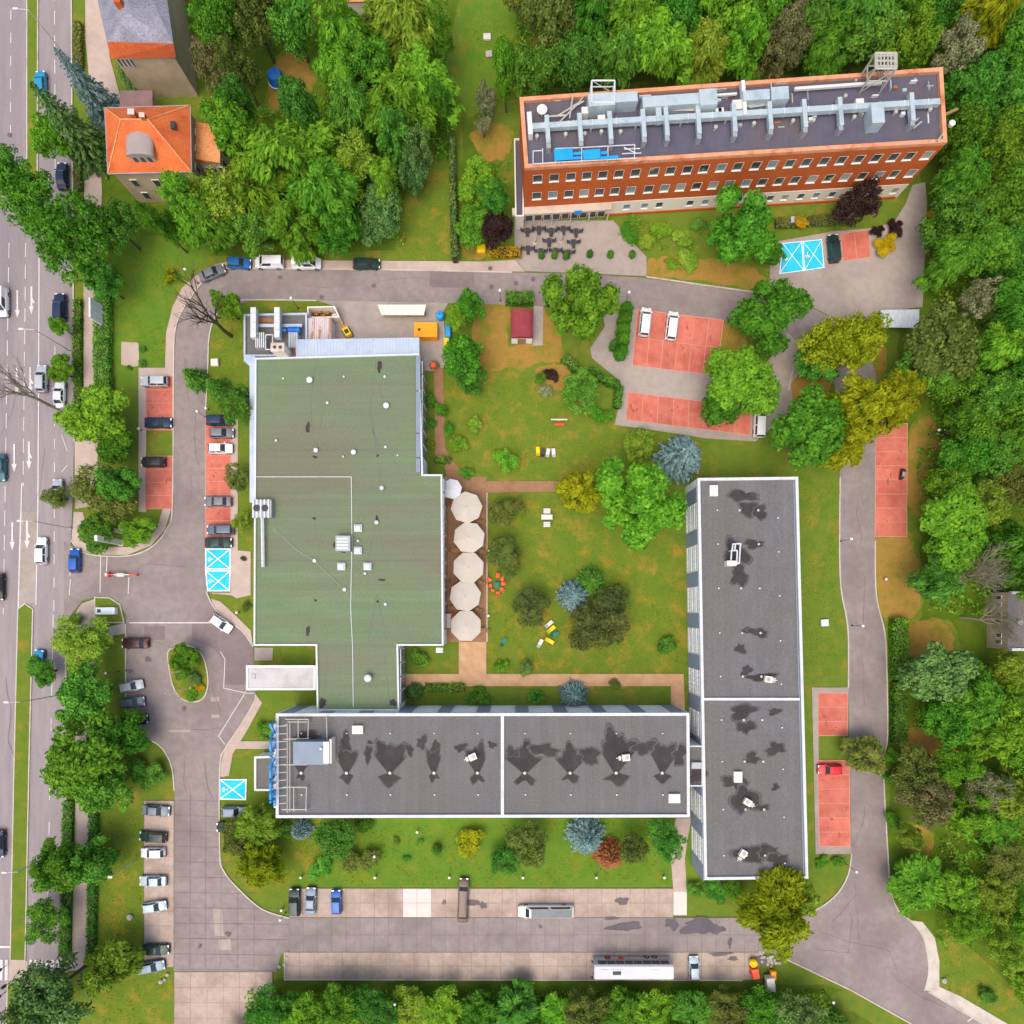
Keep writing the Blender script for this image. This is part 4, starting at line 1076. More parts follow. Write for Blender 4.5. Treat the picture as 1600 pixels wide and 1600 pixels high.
bar = MB(sg.location); p, q = W(431, 1130, HS), W(431, 1262, HS); bar.box(p.x - .3, p.x + .05, q.y, p.y, HS - .02, HS + .1); bar.build('mounting_bar', MATS['metal_white'], sg)
for y in range(1133, 1262, 12):
    c = W(433, y, HS); MB(sg.location).tube((c.x - .15, c.y, HS + 1.3), (c.x + 1.7, c.y, HS + .7), .06, None, 5).build('brace', MATS['metal_white'], sg)
# low porch on the west end
pc = empty('hotel_porch', W(417, 1208, 0), 0, 'small flat roofed white porch on the left end of the hotel range', 'porch')
P = PX([(397, 1182), (437, 1180), (437, 1236), (397, 1236)], 4.0); P[1].x = P[2].x = sp[0].x - .03
MB(pc.location).prism(offset(ccw(P), .1), 0, 3.7).build('wall', MATS['white_wall'], pc)
MB(pc.location).sheet(offset(ccw(P), .15), 3.75).build('roof', MATS['roof_grey'], pc)
MB(pc.location).ring(P, .35, 3.5, 4.0).build('parapet', MATS['parapet_white'], pc)

HW = 8.2
hw = empty('hotel_wing', W(1172, 1060, 0), 0, 'white hotel wing with dark grey flat roof on the right of the garden', 'building')
o = hw.location
wp = PX([(1090, 747), (1247, 745), (1263, 1373), (1101, 1375)], HW)
A, B = wp[0], wp[3]     # west wall from north to south, outside to the west
L = (Vector((B.x - A.x, B.y - A.y))).length
nb = 38; bw = L / nb; wins = []; panels = []
for i in range(nb):
    if i % 4 == 1: panels.append(i)
    if i % 4 != 2 or i + 3 > nb: continue
    for st_ in range(3): wins.append((i * bw + .35, (i + 3) * bw - .5, .8 + st_ * 2.5, 2.1 + st_ * 2.5))
mb = MB(o); facade(mb, A, B, 0, HW - .3, wins)
for p, q in ((wp[3], wp[2]), (wp[2], wp[1]), (wp[1], wp[0])): facade(mb, p, q, 0, HW - .3, [])
mb.build('wall', MATS['white_wall'], hw)
add_windows(hw, A, B, wins, .1, 5, False, MATS['white_wall'], MATS['facade_glass'])
d = (B - A).normalized(); d.z = 0
for i in panels:
    c = A + d * (i + .5) * bw; MB(o).obox((c.x - .04, c.y), d, bw * .72, .05, .2, HW - .45).build('facade_panel', MATS['blue_panel'], hw)
MB(o).sheet(offset(ccw(wp), .25), HW - .35).build('roof', MATS['roof_grey'], hw)
MB(o).ring(offset(ccw(wp), -.02), .44, HW - .45, HW).build('parapet', MATS['parapet_white'], hw)
gt = MB(o)
for xa, xb in ((1102, 1109),):
    pass
P = PX([(1241, 752), (1257, 1368)], HW); gt.strip(P, .14, HW - .34, HW - .24); gt.build('gutter', MATS['plant_room'], hw)
p, q = W(1097, 1090.5, HW), W(1250, 1094.5, HW); MB(o).box(p.x + .2, q.x, q.y, p.y, HW - .35, HW - .03).build('roof_divider', MATS['parapet_white'], hw)
rz2 = HW - .345
for i, (x, y, rx, ry) in enumerate(((1160, 775, 20, 9), (1170, 795, 16, 10), (1187, 800, 12, 9), (1150, 865, 17, 20), (1178, 850, 16, 6), (1155, 900, 14, 14), (1166, 985, 8, 4), (1185, 988, 14, 7), (1157, 1014, 7, 8), (1166, 1048, 8, 8), (1190, 1058, 20, 6), (1160, 1112, 20, 11), (1165, 1136, 13, 10), (1210, 1112, 8, 6), (1175, 1185, 12, 7),
        (1212, 1170, 14, 9), (1150, 1222, 16, 12), (1165, 1250, 19, 22), (1190, 1262, 10, 5), (1172, 1335, 20, 14), (1200, 1330, 18, 8), (1215, 1343, 14, 10), (1090, 1210, 14, 12), (1212, 1230, 5, 5))):
    drain_patch(hw, x, y, rz2 + .003 * (i + 1), rx * .95, ry * .95, 700 + i, .42)
for y in (797, 850, 919, 989, 1057, 1125, 1190, 1265, 1337):
    vent_cap(hw, 1156 + (y - 797) * .02, y, rz2, .2, .3, 'steel', 'roof_drain'); vent_cap(hw, 1185 + (y - 797) * .02, y, rz2, .2, .3, 'steel', 'roof_drain'); vent_cap(hw, 1121 + (y - 797) * .02, y, rz2, .13, .25); vent_cap(hw, 1216 + (y - 797) * .02, y + 12, rz2, .13, .25)
fan_unit(hw, 1203, 1062, rz2, 3.0); fan_unit(hw, 1170, 1255, rz2, 2.6); fan_unit(hw, 1163, 1336, rz2, 1.0)
sq('roof_hatch', 'white_plastic', hw, (1109, 758), (1122, 775), rz2, HW + .3)
sq('roof_hatch', 'white_plastic', hw, (1147, 1206), (1160, 1223), rz2, HW + .3)
fr = MB(o)
for a, b in (((1145, 850), (1157, 849)), ((1157, 849), (1155, 880)), ((1155, 880), (1141, 882)), ((1143, 860), (1152, 860)), ((1143, 860), (1142, 880)), ((1152, 860), (1151, 880)), ((1145, 850), (1144, 860)), ((1149, 850), (1148, 860))):
    fr.tube(W(*a, HW + 1), W(*b, HW + 1), .13, None, 6)
for a in ((1157, 849), (1155, 880), (1143, 860), (1142, 880)):
    q = W(*a, HW + 1); fr.tube((q.x, q.y, rz2), q, .1, None, 6)
fr.build('pipe_rack', MATS['metal_white'], hw); rbox(hw, 'cooling_unit', 1136, 876, 1151, 884, rz2, HW + 1.2, 'white_plastic')
# connection between range and wing
cl = empty('hotel_link', W(1088, 1208, 0), 0, 'short link with grey roof joining the hotel range to the wing', 'building')
P = PX([(1076, 1165), (1101, 1165), (1103, 1229), (1076, 1229)], HW - .1)
x0, x1 = sp[1].x + .02, wp[0].x + (wp[3].x - wp[0].x) * .72 + .1
P = [Vector((x0, P[0].y)), Vector((x1, P[0].y)), Vector((x1, P[2].y)), Vector((x0, P[2].y))]
MB(cl.location).prism(P, 0, HW - .55).build('wall', MATS['white_wall'], cl)
MB(cl.location).sheet(offset(ccw(P), .1), HW - .5).build('roof', MATS['roof_grey'], cl)
MB(cl.location).ring(P, .22, HW - .56, HW - .12).build('parapet', MATS['parapet_white'], cl)
c = W(1088, 1195, HW); MB(cl.location).box(c.x - .8, c.x + .8, c.y - .6, c.y + .4, HW - .5, HW + .2).build('cooling_unit', MATS['metal_grey'], cl)
# ---------------------------------------------------------------- red-brick hotel, upper right
HR = 14.0
rb = empty('brick_hotel', W(1110, 300, 0), 0, 'long red brick hotel with ducts on its slate roof, upper right', 'building')
o = rb.location
rp = PX([(820, 262), (1480, 222), (1473, 105), (812, 152)], HR)      # SW, SE, NE, NW
SW_, SE_, NE_, NW_ = rp
dv = (SE_ - SW_).normalized(); dv.z = 0
Ls = (SE_ - SW_).length
def u_at(px, z): return (px - NX) * SCALE * (CAM_H - z) / CAM_H / dv.x - SW_.x / dv.x
wins = []
xs = [840, 866, 892, 917, 942, 967, 993, 1022, 1048, 1074, 1100, 1127, 1153, 1181, 1207, 1234, 1260, 1288, 1315, 1342, 1369, 1396, 1421, 1449]
for px in xs:
    u = u_at(px, 11.1); wins.append((u - .74, u + .74, 10.1, 12.05)); wins.append((u - .74, u + .74, 5.65, 7.6))
base = []
for px in (979, 1007, 1030, 1078, 1102, 1128, 1152, 1203, 1226, 1251, 1275, 1300, 1325, 1350, 1374, 1398):
    u = u_at(px, 2.1); base.append((u - .6, u + .6, 1.3, 2.9))
mb = MB(o); facade(mb, SW_, SE_, 3.7, HR - .3, wins)
for p, q in ((SE_, NE_), (NE_, NW_), (NW_, SW_)): facade(mb, p, q, 0, HR - .3, [])
mb.build('wall', MATS['brick'], rb)
mb = MB(o); nS = Vector((dv.y, -dv.x, 0)) * .08
facade(mb, SW_ + nS, SE_ + nS, 0, 3.7, base)
q0, q1 = SW_ + nS, SE_ + nS
mb.add([(q0.x, q0.y, 3.7), (q1.x, q1.y, 3.7), (SE_.x, SE_.y, 3.7), (SW_.x, SW_.y, 3.7)], [(0, 1, 2, 3)])
mb.build('ground_floor_wall', MATS['cream_wall'], rb)
add_windows(rb, SW_, SE_, wins, .18, 0, pane=('window_pane', 'window_pane', 'window_pane', 'pane_blind', 'pane_sky'))
add_windows(rb, SW_ + nS, SE_ + nS, base, .18, 0, pane=('window_pane', 'window_pane', 'window_pane', 'pane_blind', 'pane_sky'))
c = (SW_ + SE_) / 2 + nS * 2
MB(o).obox((c.x, c.y), dv, Ls / 2 - .5, .1, 0, .5).build('plinth', MATS['brick'], rb)
MB(o).sheet(offset(ccw(rp), .3), HR - .55).build('roof', MATS['roof_slate'], rb)
MB(o).ring(offset(ccw(rp), -.03), .6, HR - .65, HR).build('parapet', MATS['coping_red'], rb)
zr = HR - .545
def RBp(a, b, z):
    """point on the roof: a along from the west, b across from the north, as seen at height z"""
    n_ = NW_.lerp(NE_, a); s_ = SW_.lerp(SE_, a)
    q = n_.lerp(s_, b); return Vector((q.x, q.y, z))
dE = (NE_ - NW_).normalized(); dE.z = 0
def roofbox(name, px, py, hx, hy, z0, z1, material, parent=rb, top=1.0):
    c = W(px, py, z1); return MB(o).obox((c.x, c.y), dE, hx, hy, z0, z1, top).build(name, MATS[material], parent)
# main duct
a, b = W(832, 196, HR + 1.1), W(1470, 157, HR + 1.1)
du = MB(o); c = (a + b) / 2; du.obox((c.x, c.y), (b - a), (b - a).length / 2, .42, HR + .2, HR + 1.0); du = du.build('main_duct', MATS['duct'], rb)
for k in range(17):
    q = a.lerp(b, (k + .5) / 17); MB(o).obox((q.x, q.y), (b - a), .05, .47, HR + .14, HR + 1.06).build('duct_flange', MATS['metal_white'], du)
for k in range(9):
    q = a.lerp(b, (k + .3) / 9); MB(o).obox((q.x, q.y), (b - a), .1, .45, zr, HR + .2).build('duct_support', MATS['steel'], rb)
for x in (855, 906, 953, 1005, 1041, 1091, 1147, 1203, 1257, 1313, 1425):
    t = (x - 832) / (1470 - 832); q = a.lerp(b, t); n_ = Vector((-dE.y, dE.x, 0))
    u = MB(o); cc = q - n_ * .7; u.obox((cc.x, cc.y), dE, .33, 2.1, HR + .35, HR + 1.22)
    u = u.build('branch_duct', MATS['duct'], rb)
    e = q - n_ * 3.0; MB(o).obox((e.x, e.y), dE, .34, .38, zr, HR + .9).build('duct_boot', MATS['metal_grey'], u)
roofbox('air_handler', 1372, 176, .95, 1.5, zr, HR + 1.7, 'duct'); roofbox('air_handler', 966, 152, 2.9, .75, zr, HR + 1.6, 'duct')
ah2 = roofbox('air_handler', 1050, 156, 4.4, .8, zr, HR + 1.6, 'duct'); roofbox('air_handler', 1107, 151, 1.3, 1.2, zr, HR + 2.0, 'duct')
roofbox('air_handler', 940, 155, 2.0, .95, zr, HR + 1.9, 'duct'); roofbox('air_handler', 1182, 148, 2.0, .75, zr, HR + 1.5, 'duct'); roofbox('air_handler', 1219, 145, 1.3, .95, zr, HR + 1.8, 'duct')
roofbox('cross_duct', 1029, 172, .4, 1.6, HR + .2, HR + 1.2, 'duct'); roofbox('cross_duct', 1163, 152, .28, 2.6, HR + .2, HR + 1.2, 'metal_white')
roofbox('flue_pipe', 1310, 133, 6.6, .2, HR + .1, HR + .5, 'white_plastic'); roofbox('flue_pipe', 1133, 147, 1.8, .15, HR + .1, HR + .4, 'white_plastic')
for x, y, s in ((914, 172, .5), (940, 185, .55), (1123, 173, .45), (1344, 160, .6), (1152, 163, .7), (1127, 172, .4)):
    roofbox('extract_unit', x, y, s, s, zr, HR + .8, 'white_plastic')
roofbox('small_duct', 828, 192, .35, 1.7, zr, HR + .8, 'metal_white')
for x, y in ((839, 211), (884, 208), (914, 207), (940, 204), (970, 204), (1119, 197), (1179, 191), (1240, 187), (1272, 186), (1336, 181), (1401, 173), (1455, 169), (1322, 148)):
    c = W(x, y, HR + .3); MB(o).lathe((c.x, c.y, zr), [(.22, 0), (.22, .5), (.32, .5), (.28, .75)], 10).build('roof_vent', MATS['steel'], rb, True)
# loose clutter: trays, cowls and small boxes between the ducts
cl_ = random.Random(5)
for k in range(46):
    x = cl_.uniform(838, 1455); yb_ = 196 - (x - 832) * .0611
    y = yb_ + cl_.choice([cl_.uniform(-44, -16), cl_.uniform(-38, -14), cl_.uniform(12, 24)])
    c = W(x, y, HR); hx_, hy_ = cl_.choice([(.18, .18), (.9, .07), (.3, .22), (.08, .7), (.5, .1)]); t_ = cl_.uniform(.15, .7)
    MB(o).obox((c.x, c.y), (math.cos(.06 + cl_.uniform(-.3, .3)), .07), hx_, hy_, zr, zr + t_).build('roof_fitting', MATS[cl_.choice(['steel', 'metal_grey', 'metal_white', 'duct', 'rust'])], rb)
# stainless pipes and cable trays
for s_ in ([(870, 182), (905, 160), (912, 150)], [(875, 190), (900, 165), (912, 158)], [(890, 185), (895, 150)], [(855, 182), (885, 180)], [(1150, 170), (1195, 160)], [(1050, 172), (1085, 172)], [(1170, 168), (1200, 163)], [(1435, 185), (1420, 197)], [(1440, 190), (1428, 200)], [(1465, 220), (1474, 208)], [(896, 188), (900, 200)]):
    pp = MB(o)
    for i in range(len(s_) - 1): pp.tube(W(*s_[i], HR + .4), W(*s_[i + 1], HR + .4), .13, None, 6)
    pp.build('pipe', MATS['steel'], rb, True)
sdn = MB(o); c = W(847, 170, HR + 1); sdn.lathe((c.x, c.y, zr), [(.1, 0), (.1, 1.0), (.75, 1.3), (.8, 1.45), (.1, 1.35)], 14); sdn.build('satellite_dish', MATS['white_plastic'], rb, True)
# framed steel tower and pipe gantry
def gantry(name, px0, py0, px1, py1, z0, z1, r, material, roofed=False):
    g_ = MB(o); base_ = [W(px0, py1, z0 + 0), W(px1, py1, z0), W(px1, py0, z0), W(px0, py0, z0)]
    top_ = [Vector((p.x, p.y, z1)) for p in base_]
    for i in range(4):
        j = (i + 1) % 4
        g_.tube(base_[i], top_[i], r, None, 6); g_.tube(top_[i], top_[j], r, None, 6); g_.tube(base_[i].lerp(top_[i], .5), base_[j].lerp(top_[j], .5), r * .7, None, 6)
        g_.tube(base_[i], top_[j], r * .5, None, 5)
    if roofed:
        for k in range(6):
            t = (k + .5) / 6; g_.tube(top_[0].lerp(top_[1], t), top_[3].lerp(top_[2], t), r * .8, None, 5)
        for k in range(3):
            t = (k + .5) / 3; g_.tube(top_[0].lerp(top_[3], t), top_[1].lerp(top_[2], t), r * .8, None, 5)
    return g_.build(name, MATS[material], rb)
gantry('lift_frame', 1343, 122, 1374, 145, zr, HR + 4.2, .16, 'steel', True)
gantry('duct_frame', 922, 145, 957, 178, zr, HR + 1.9, .12, 'metal_white')
# advertising frame with blue boards
ad = MB(o); zt = HR + .5
for s_ in ([(833, 235), (833, 256)], [(848, 232), (848, 254)], [(833, 256), (880, 253), (995, 247)], [(868, 232), (900, 231), (992, 226)], [(909, 231), (909, 251)], [(950, 229), (950, 249)], [(992, 226), (991, 248)], [(868, 253), (868, 232)],
           [(975, 233), (1000, 232)], [(972, 240), (1002, 239)], [(975, 230), (995, 240)], [(833, 236), (848, 235)]):
    for i in range(len(s_) - 1): ad.tube(W(*s_[i], zt), W(*s_[i + 1], zt), .07, None, 5)
for p_ in ((833, 256), (848, 254), (868, 253), (909, 251), (950, 249), (991, 248), (909, 231), (950, 229), (991, 226), (868, 232)):
    q = W(*p_, zt); ad.tube((q.x, q.y, zr), q, .06, None, 5)
ad = ad.build('sign_frame', MATS['metal_white'], rb)
for x0, x1, y0, y1 in ((866, 895, 232.5, 250.5), (911, 938, 234, 249), (896, 908, 238, 242), (896, 908, 245, 249), (939, 949, 237, 241), (939, 966, 244, 248.5)):
    c = W((x0 + x1) / 2, (y0 + y1) / 2, zt + .1)
    MB(o).obox((c.x, c.y), dE, (x1 - x0) * .0485, (y1 - y0) * .0485, zt + .09, zt + .16).build('sign_board', MATS['sheet_blue'], ad)
# lower annex on the west side and entrance front with canopy
an = PX([(803, 216), (822, 215), (822, 338), (805, 338)], 4.2); an[1].x = an[2].x = SW_.x - .02
an[1].y = an[0].y
MB(o).prism(offset(ccw(an), .05), 0, 3.8).build('annex_wall', MATS['cream_wall'], rb)
MB(o).sheet(offset(ccw(an), .1), 3.86).build('annex_roof', MATS['roof_slate'], rb)
MB(o).ring(an, .22, 3.5, 4.2).build('annex_parapet', MATS['cream_wall'], rb)
cw = W(805, 340, 3.9); uE = u_at(955, 3.5)
u0 = -2.0
c = SW_ + dv * ((u0 + uE) / 2) + nS.normalized() * .68
can = MB(o).obox((c.x, c.y), dv, (uE - u0) / 2, .6, 3.35, 3.8).build('entrance_canopy', MATS['canopy_cream'], rb)
for k in range(10):
    u = u0 + .8 + k * (uE - u0 - 1.2) / 10; q = SW_ + dv * (u + .55) + nS.normalized() * .3
    fw = MB(o).obox((q.x, q.y), dv, .62, .06, .1, 3.2).build('window', MATS['window_frame'], rb)
    q = q + nS.normalized() * .05; MB(o).obox((q.x, q.y), dv, .54, .05, .3, 3.1).build('pane', MATS['glass'], fw)
for k in range(6):
    u = u0 + .4 + k * (uE - u0 - .8) / 5; q = SW_ + dv * u + nS.normalized() * 1.2
    MB(o).tube((q.x, q.y, 0), (q.x, q.y, 3.35), .09, None, 8).build('column', MATS['metal_white'], rb)
q = SW_ + dv * u_at(902, 3) + nS.normalized() * 1.36
MB(o).obox((q.x, q.y), dv, .55, .05, 3.1, 4.1).build('entrance_sign', MATS['sheet_blue'], rb)
q = SE_ + dv * .6 - nS.normalized() * 3.3
c = W(1489, 191, 12); MB(o).lathe((c.x, c.y, 11.3), [(.1, -.1), (.45, .1), (.5, .6), (.1, .7)], 12).build('wall_globe', MATS['white_plastic'], rb, True)
e = MB(o); p = W(1478, 176, 12.6); e.obox((p.x + .5, p.y), (1, .45), 1.4, .18, 12.4, 12.7); e.build('bracket', MATS['wood'], rb)

# ---------------------------------------------------------------- houses on the left
def house_window(root, c, d, w, h, z):
    """proud window: centre point, direction along the wall"""
    d = Vector((d[0], d[1], 0)).normalized(); n_ = Vector((d.y, -d.x, 0))
    q = Vector((c[0], c[1], 0)) + n_ * .02
    f = MB(worg(root)).obox((q.x, q.y), d, w / 2, .07, z, z + h).build('window', MATS['window_frame'], root)
    q = q + n_ * .06
    MB(worg(root)).obox((q.x, q.y), d, w / 2 - .09, .04, z + .09, z + h - .09).build('pane', MATS['window_pane'], f)
    return f
ha = empty('villa', W(265, 290, 0), 0, 'villa with bright orange hipped tile roof and grey dormer, upper left', 'house')
o = ha.location; E_ = 8.6
hp = PX([(168, 271), (299, 268), (297, 164), (163, 168)], E_)
wl = offset(ccw(hp), .45)
MB(o).prism(wl, 0, E_ - .1).build('wall', MATS['beige_wall'], ha)
s1, s2, s3, s4 = [Vector((p.x, p.y, E_ - .1)) for p in hp]
mid = (s1 + s2 + s3 + s4) / 4; r1, r2 = mid + Vector((-2.2, .4, 4.0)), mid + Vector((2.0, .4, 4.0))
mb = MB(o); mb.add([s1, s2, s3, s4, r1, r2], [(0, 1, 5, 4), (1, 2, 5), (2, 3, 4, 5), (3, 0, 4), (3, 2, 1, 0)])
rf = mb.build('roof', MATS['tile_orange'], ha)
rd = MB(o)
for p, q in ((r1, r2), (s1, r1), (s2, r2), (s3, r2), (s4, r1)): rd.tube(p + Vector((0, 0, .05)), q + Vector((0, 0, .05)), .11, None, 6)
rd.build('ridge_tiles', MATS['tile_pale'], rf)
ea = MB(o)
for p, q in ((s1, s2), (s2, s3), (s3, s4), (s4, s1)): ea.tube(p, q, .09, None, 6)
ea.build('gutter', MATS['metal_grey'], ha)
for px, py, s in ((205, 175, .45), (222, 180, .35)):
    c = W(px, py, E_ + 4.6); ch = MB(o).obox((c.x, c.y), (1, 0), s, s * .8, E_ + 1.2, E_ + 4.6).build('chimney', MATS['brick'], rf)
    MB(o).obox((c.x, c.y), (1, 0), s + .07, s * .8 + .07, E_ + 4.6, E_ + 4.75).build('chimney_cap', MATS['kerb'], ch)
# barrel dormer on the south slope
dx0, dx1 = W(193, 225, E_ + 3).x, W(236, 225, E_ + 3).x; dyS = W(214, 243, E_ + 2.6).y; dyN = dyS + 3.6
dm = MB(o).box(dx0 + .25, dx1 - .25, dyS + .25, dyN, E_ + .2, E_ + 2.3).build('dormer', MATS['beige_wall'], ha)
br_ = MB(o); nseg = 10; vv = []; ff = []
for yy in (dyS, dyN):
    for k in range(nseg + 1):
        t = math.pi * k / nseg; vv.append(((dx0 + dx1) / 2 - (dx1 - dx0) / 2 * math.cos(t), yy, E_ + 2.25 + .8 * math.sin(t)))
for k in range(nseg): ff.append((k, k + 1, nseg + 2 + k, nseg + 1 + k))
ff += [tuple(range(nseg, -1, -1)), tuple(range(nseg + 1, 2 * nseg + 2))]
br_.add(vv, ff); br_.build('dormer_roof', MATS['dormer_grey'], dm, True)
for k in (-.9, 0, .9): house_window(ha, ((dx0 + dx1) / 2 + k * 1.25, dyS + .25), (1, 0), .9, 1.3, E_ + .7)
for px in (195, 230, 268):
    for z in (1.2, 4.6): house_window(ha, (W(px, 270, E_).x, wl[0].y if wl[0].y < wl[2].y else wl[2].y), (1, 0), 1.2, 1.7, z)
wE = max(p.x for p in wl)
for py in (190, 215, 245):
    for z in (4.6,): house_window(ha, (wE, W(0, py, E_).y), (0, 1), 1.1, 1.7, z)
sk = W(270, 195, E_ + 2); MB(o).obox((sk.x, sk.y), (1, 0), .35, .55, E_ + 1.5, E_ + 2.1).build('roof_light', MATS['glass'], rf)
# east annex and north porch
ax0, ax1 = wE + .02, wE + 3.6; ay0, ay1 = W(0, 252, 5.6).y, W(0, 194, 5.6).y
axb = MB(o).box(ax0, ax1 - .3, ay0 + .3, ay1 - .3, 0, 5.3).build('annex_wall', MATS['cream_wall'], ha)
mb = MB(o); mb.add([(ax0, ay0, 6.2), (ax1, ay0, 5.2), (ax1, ay1, 5.2), (ax0, ay1, 6.2), (ax0, ay0, 5.1), (ax1, ay0, 5.1), (ax1, ay1, 5.1), (ax0, ay1, 5.1)], [(0, 1, 2, 3), (7, 6, 5, 4), (0, 4, 5, 1), (1, 5, 6, 2), (2, 6, 7, 3)])
mb.build('annex_roof', MATS['tile_pale'], ha)
for k in range(3): house_window(ha, (ax0 + .75 + k * 1.1, ay0 + .3), (1, 0), .85, 1.5, 2.2)
for k in range(3): house_window(ha, (ax1 - .3, ay0 + 1.2 + k * 1.9), (0, 1), 1.0, 1.5, 2.2)
n0, n1 = W(187, 0, 4).x, W(238, 0, 4).x; ny0 = max(p.y for p in wl) + .02; ny1 = W(0, 141, 4).y
MB(o).box(n0 + .3, n1 - .3, ny0, max(ny0 + 1.5, ny1 - .3), 0, 3.6).build('porch_wall', MATS['beige_wall'], ha)
MB(o).box(n0, n1, ny0, max(ny0 + 1.8, ny1), 3.65, 3.95).build('porch_roof', MATS['porch_roof'], ha)

hb = empty('old_house', W(250, 60, 0), 0, 'house with grey slate roof and orange tile skirt at the top left edge', 'house')
o = hb.location; E_ = 9.0
hp = PX([(173, 92), (275, 90), (246, -110), (128, -110)], E_)
wl = offset(ccw(hp), .4)
MB(o).prism(wl, 0, E_ - .1).build('wall', MATS['beige_wall'], hb)
a1, a2, a3, a4 = [Vector((p.x, p.y, E_)) for p in hp]
b1, b2 = Vector((W(168, 65, E_ + 2.6).x, W(168, 65, E_ + 2.6).y, E_ + 2.6)), Vector((W(271, 68, E_ + 2.6).x, W(271, 68, E_ + 2.6).y, E_ + 2.6))
mb = MB(o); mb.add([a1, a2, b2, b1], [(0, 1, 2, 3)]); mb.build('tile_skirt', MATS['tile_orange'], hb)
c3, c4 = Vector((a3.x, a3.y, E_)), Vector((a4.x, a4.y, E_)); rg1 = (b1 + b2) / 2 + Vector((-1.0, 3.0, 1.8)); rg2 = (c3 + c4) / 2 + Vector((0, 0, 4.4))
mb = MB(o); mb.add([b1, b2, c3, c4, rg1, rg2, a1, a2], [(0, 1, 4), (1, 2, 5, 4), (3, 0, 4, 5), (1, 7, 2), (0, 3, 6)]); mb.build('roof', MATS['slate_grey'], hb)
c = W(188, 8, 13); MB(o).obox((c.x, c.y), (1, 0), .5, .4, E_ + 1, 14).build('chimney', MATS['brick'], hb)
for px in (187, 193.5, 200, 206.5):
    house_window(hb, (W(px, 0, 8).x, min(p.y for p in wl)), (1, 0), .55, 1.6, 7.0)
hc = empty('grey_house', W(1570, 970, 0), 0, 'house with flat grey roof at the right edge behind bare branches', 'house')
o = hc.location
hp = PX([(1576, 924), (1760, 924), (1760, 1016), (1576, 1016)], 5.6)
MB(o).prism(offset(ccw(hp), .15), 0, 5.2).build('wall', MATS['beige_wall'], hc)
MB(o).sheet(offset(ccw(hp), .1), 5.25).build('roof', MATS['roof_grey'], hc)
mb = MB(o)
for y in (924, 1013): p, q = W(1582, y, 5.8), W(1760, y + 4, 5.8); mb.box(p.x, q.x, q.y, p.y, 5.2, 5.7)
mb.build('parapet', MATS['metal_white'], hc)
wW = min(p.x for p in offset(ccw(hp), .15))
for py in (939, 966, 998):
    for k in (-.55, .55): house_window(hc, (wW, W(0, py, 4).y + k), (0, -1), .8, 1.4, 2.4)
c = W(1596, 972, 6); MB(o).lathe((c.x, c.y, 5.25), [(.4, 0), (.4, .5), (.5, .55), (.3, .7)], 12).build('roof_vent', MATS['metal_grey'], hc)
hd = empty('pink_house', W(565, -30, 0), 0, 'house whose pink eaves just show at the top edge', 'house')
o = hd.location
hp = PX([(522, 3), (596, 2), (596, -90), (522, -90)], 5)
MB(o).prism(offset(ccw(hp), .3), 0, 4.9).build('wall', MATS['cream_wall'], hd)
q = [Vector((p.x, p.y, 5)) for p in hp]; m1, m2 = (q[0] + q[3]) / 2 + Vector((0, 0, 3)), (q[1] + q[2]) / 2 + Vector((0, 0, 3))
MB(o).add([*q, m1, m2], [(0, 1, 5, 4), (2, 3, 4, 5), (1, 2, 5), (3, 0, 4), (3, 2, 1, 0)]).build('roof', MATS['tile_pale'], hd)

# ---------------------------------------------------------------- small buildings
sh = empty('garden_shed', W(815, 512, 0), 0, 'small shed with dark red barrel roof and white gable by the north road', 'shed')
o = sh.location; x0, x1 = W(798, 0, 3).x, W(833, 0, 3).x; y0, y1 = W(0, 527, 3).y, W(0, 483, 3).y
MB(o).box(x0 + .12, x1 - .12, y0 + .1, y1 - .1, 0, 2.6).build('wall', MATS['white_wall'], sh)
vv = []; ff = []; nseg = 12
for yy in (y0, y1):
    for k in range(nseg + 1):
        t = math.pi * k / nseg; vv.append(((x0 + x1) / 2 - (x1 - x0) / 2 * math.cos(t), yy, 2.5 + .8 * math.sin(t)))
for k in range(nseg): ff.append((k, k + 1, nseg + 2 + k, nseg + 1 + k))
ff += [tuple(range(nseg, -1, -1)), tuple(range(nseg + 1, 2 * nseg + 2))]
MB(o).add(vv, ff).build('roof', MATS['shed_red'], sh, True)
rib = MB(o)
for k in range(1, 12, 2):
    t = math.pi * k / nseg; x = (x0 + x1) / 2 - (x1 - x0) / 2 * 1.004 * math.cos(t); rib.box(x - .03, x + .03, y0, y1, 2.5 + .8 * math.sin(t) - .02, 2.5 + .8 * math.sin(t) + .05)
rib.build('roof_rib', MATS['shed_red'], sh)
dr = MB(o).box((x0 + x1) / 2 - .7, (x0 + x1) / 2 + .7, y0 + .02, y0 + .1, 0, 2.1).build('door', MATS['wood'], sh)
MB(o).box((x0 + x1) / 2 + .5, (x0 + x1) / 2 + .6, y0 - .04, y0 + .02, 1, 1.15).build('handle', MATS['steel'], dr)
bs = empty('cycle_shelter', W(1407, 505, 0), 0, 'silver corrugated shelter roof at the bottom of the upper right plaza', 'shelter')
o = bs.location; P = PX([(1377, 484), (1437, 483), (1437, 512), (1377, 511)], 2.8)
MB(o).prism(P, 2.62, 2.7).build('roof', MATS['metal_blue'], bs)
cg = MB(o)
for k in range(26):
    p, q = P[3].lerp(P[2], (k + .5) / 26), P[0].lerp(P[1], (k + .5) / 26); cg.add([(p.x - .09, p.y, 2.7), (p.x + .09, p.y, 2.7), (p.x, p.y, 2.79), (q.x - .09, q.y, 2.7), (q.x + .09, q.y, 2.7), (q.x, q.y, 2.79)], [(0, 2, 5, 3), (2, 1, 4, 5)])
cg.build('corrugation', MATS['metal_white'], bs)
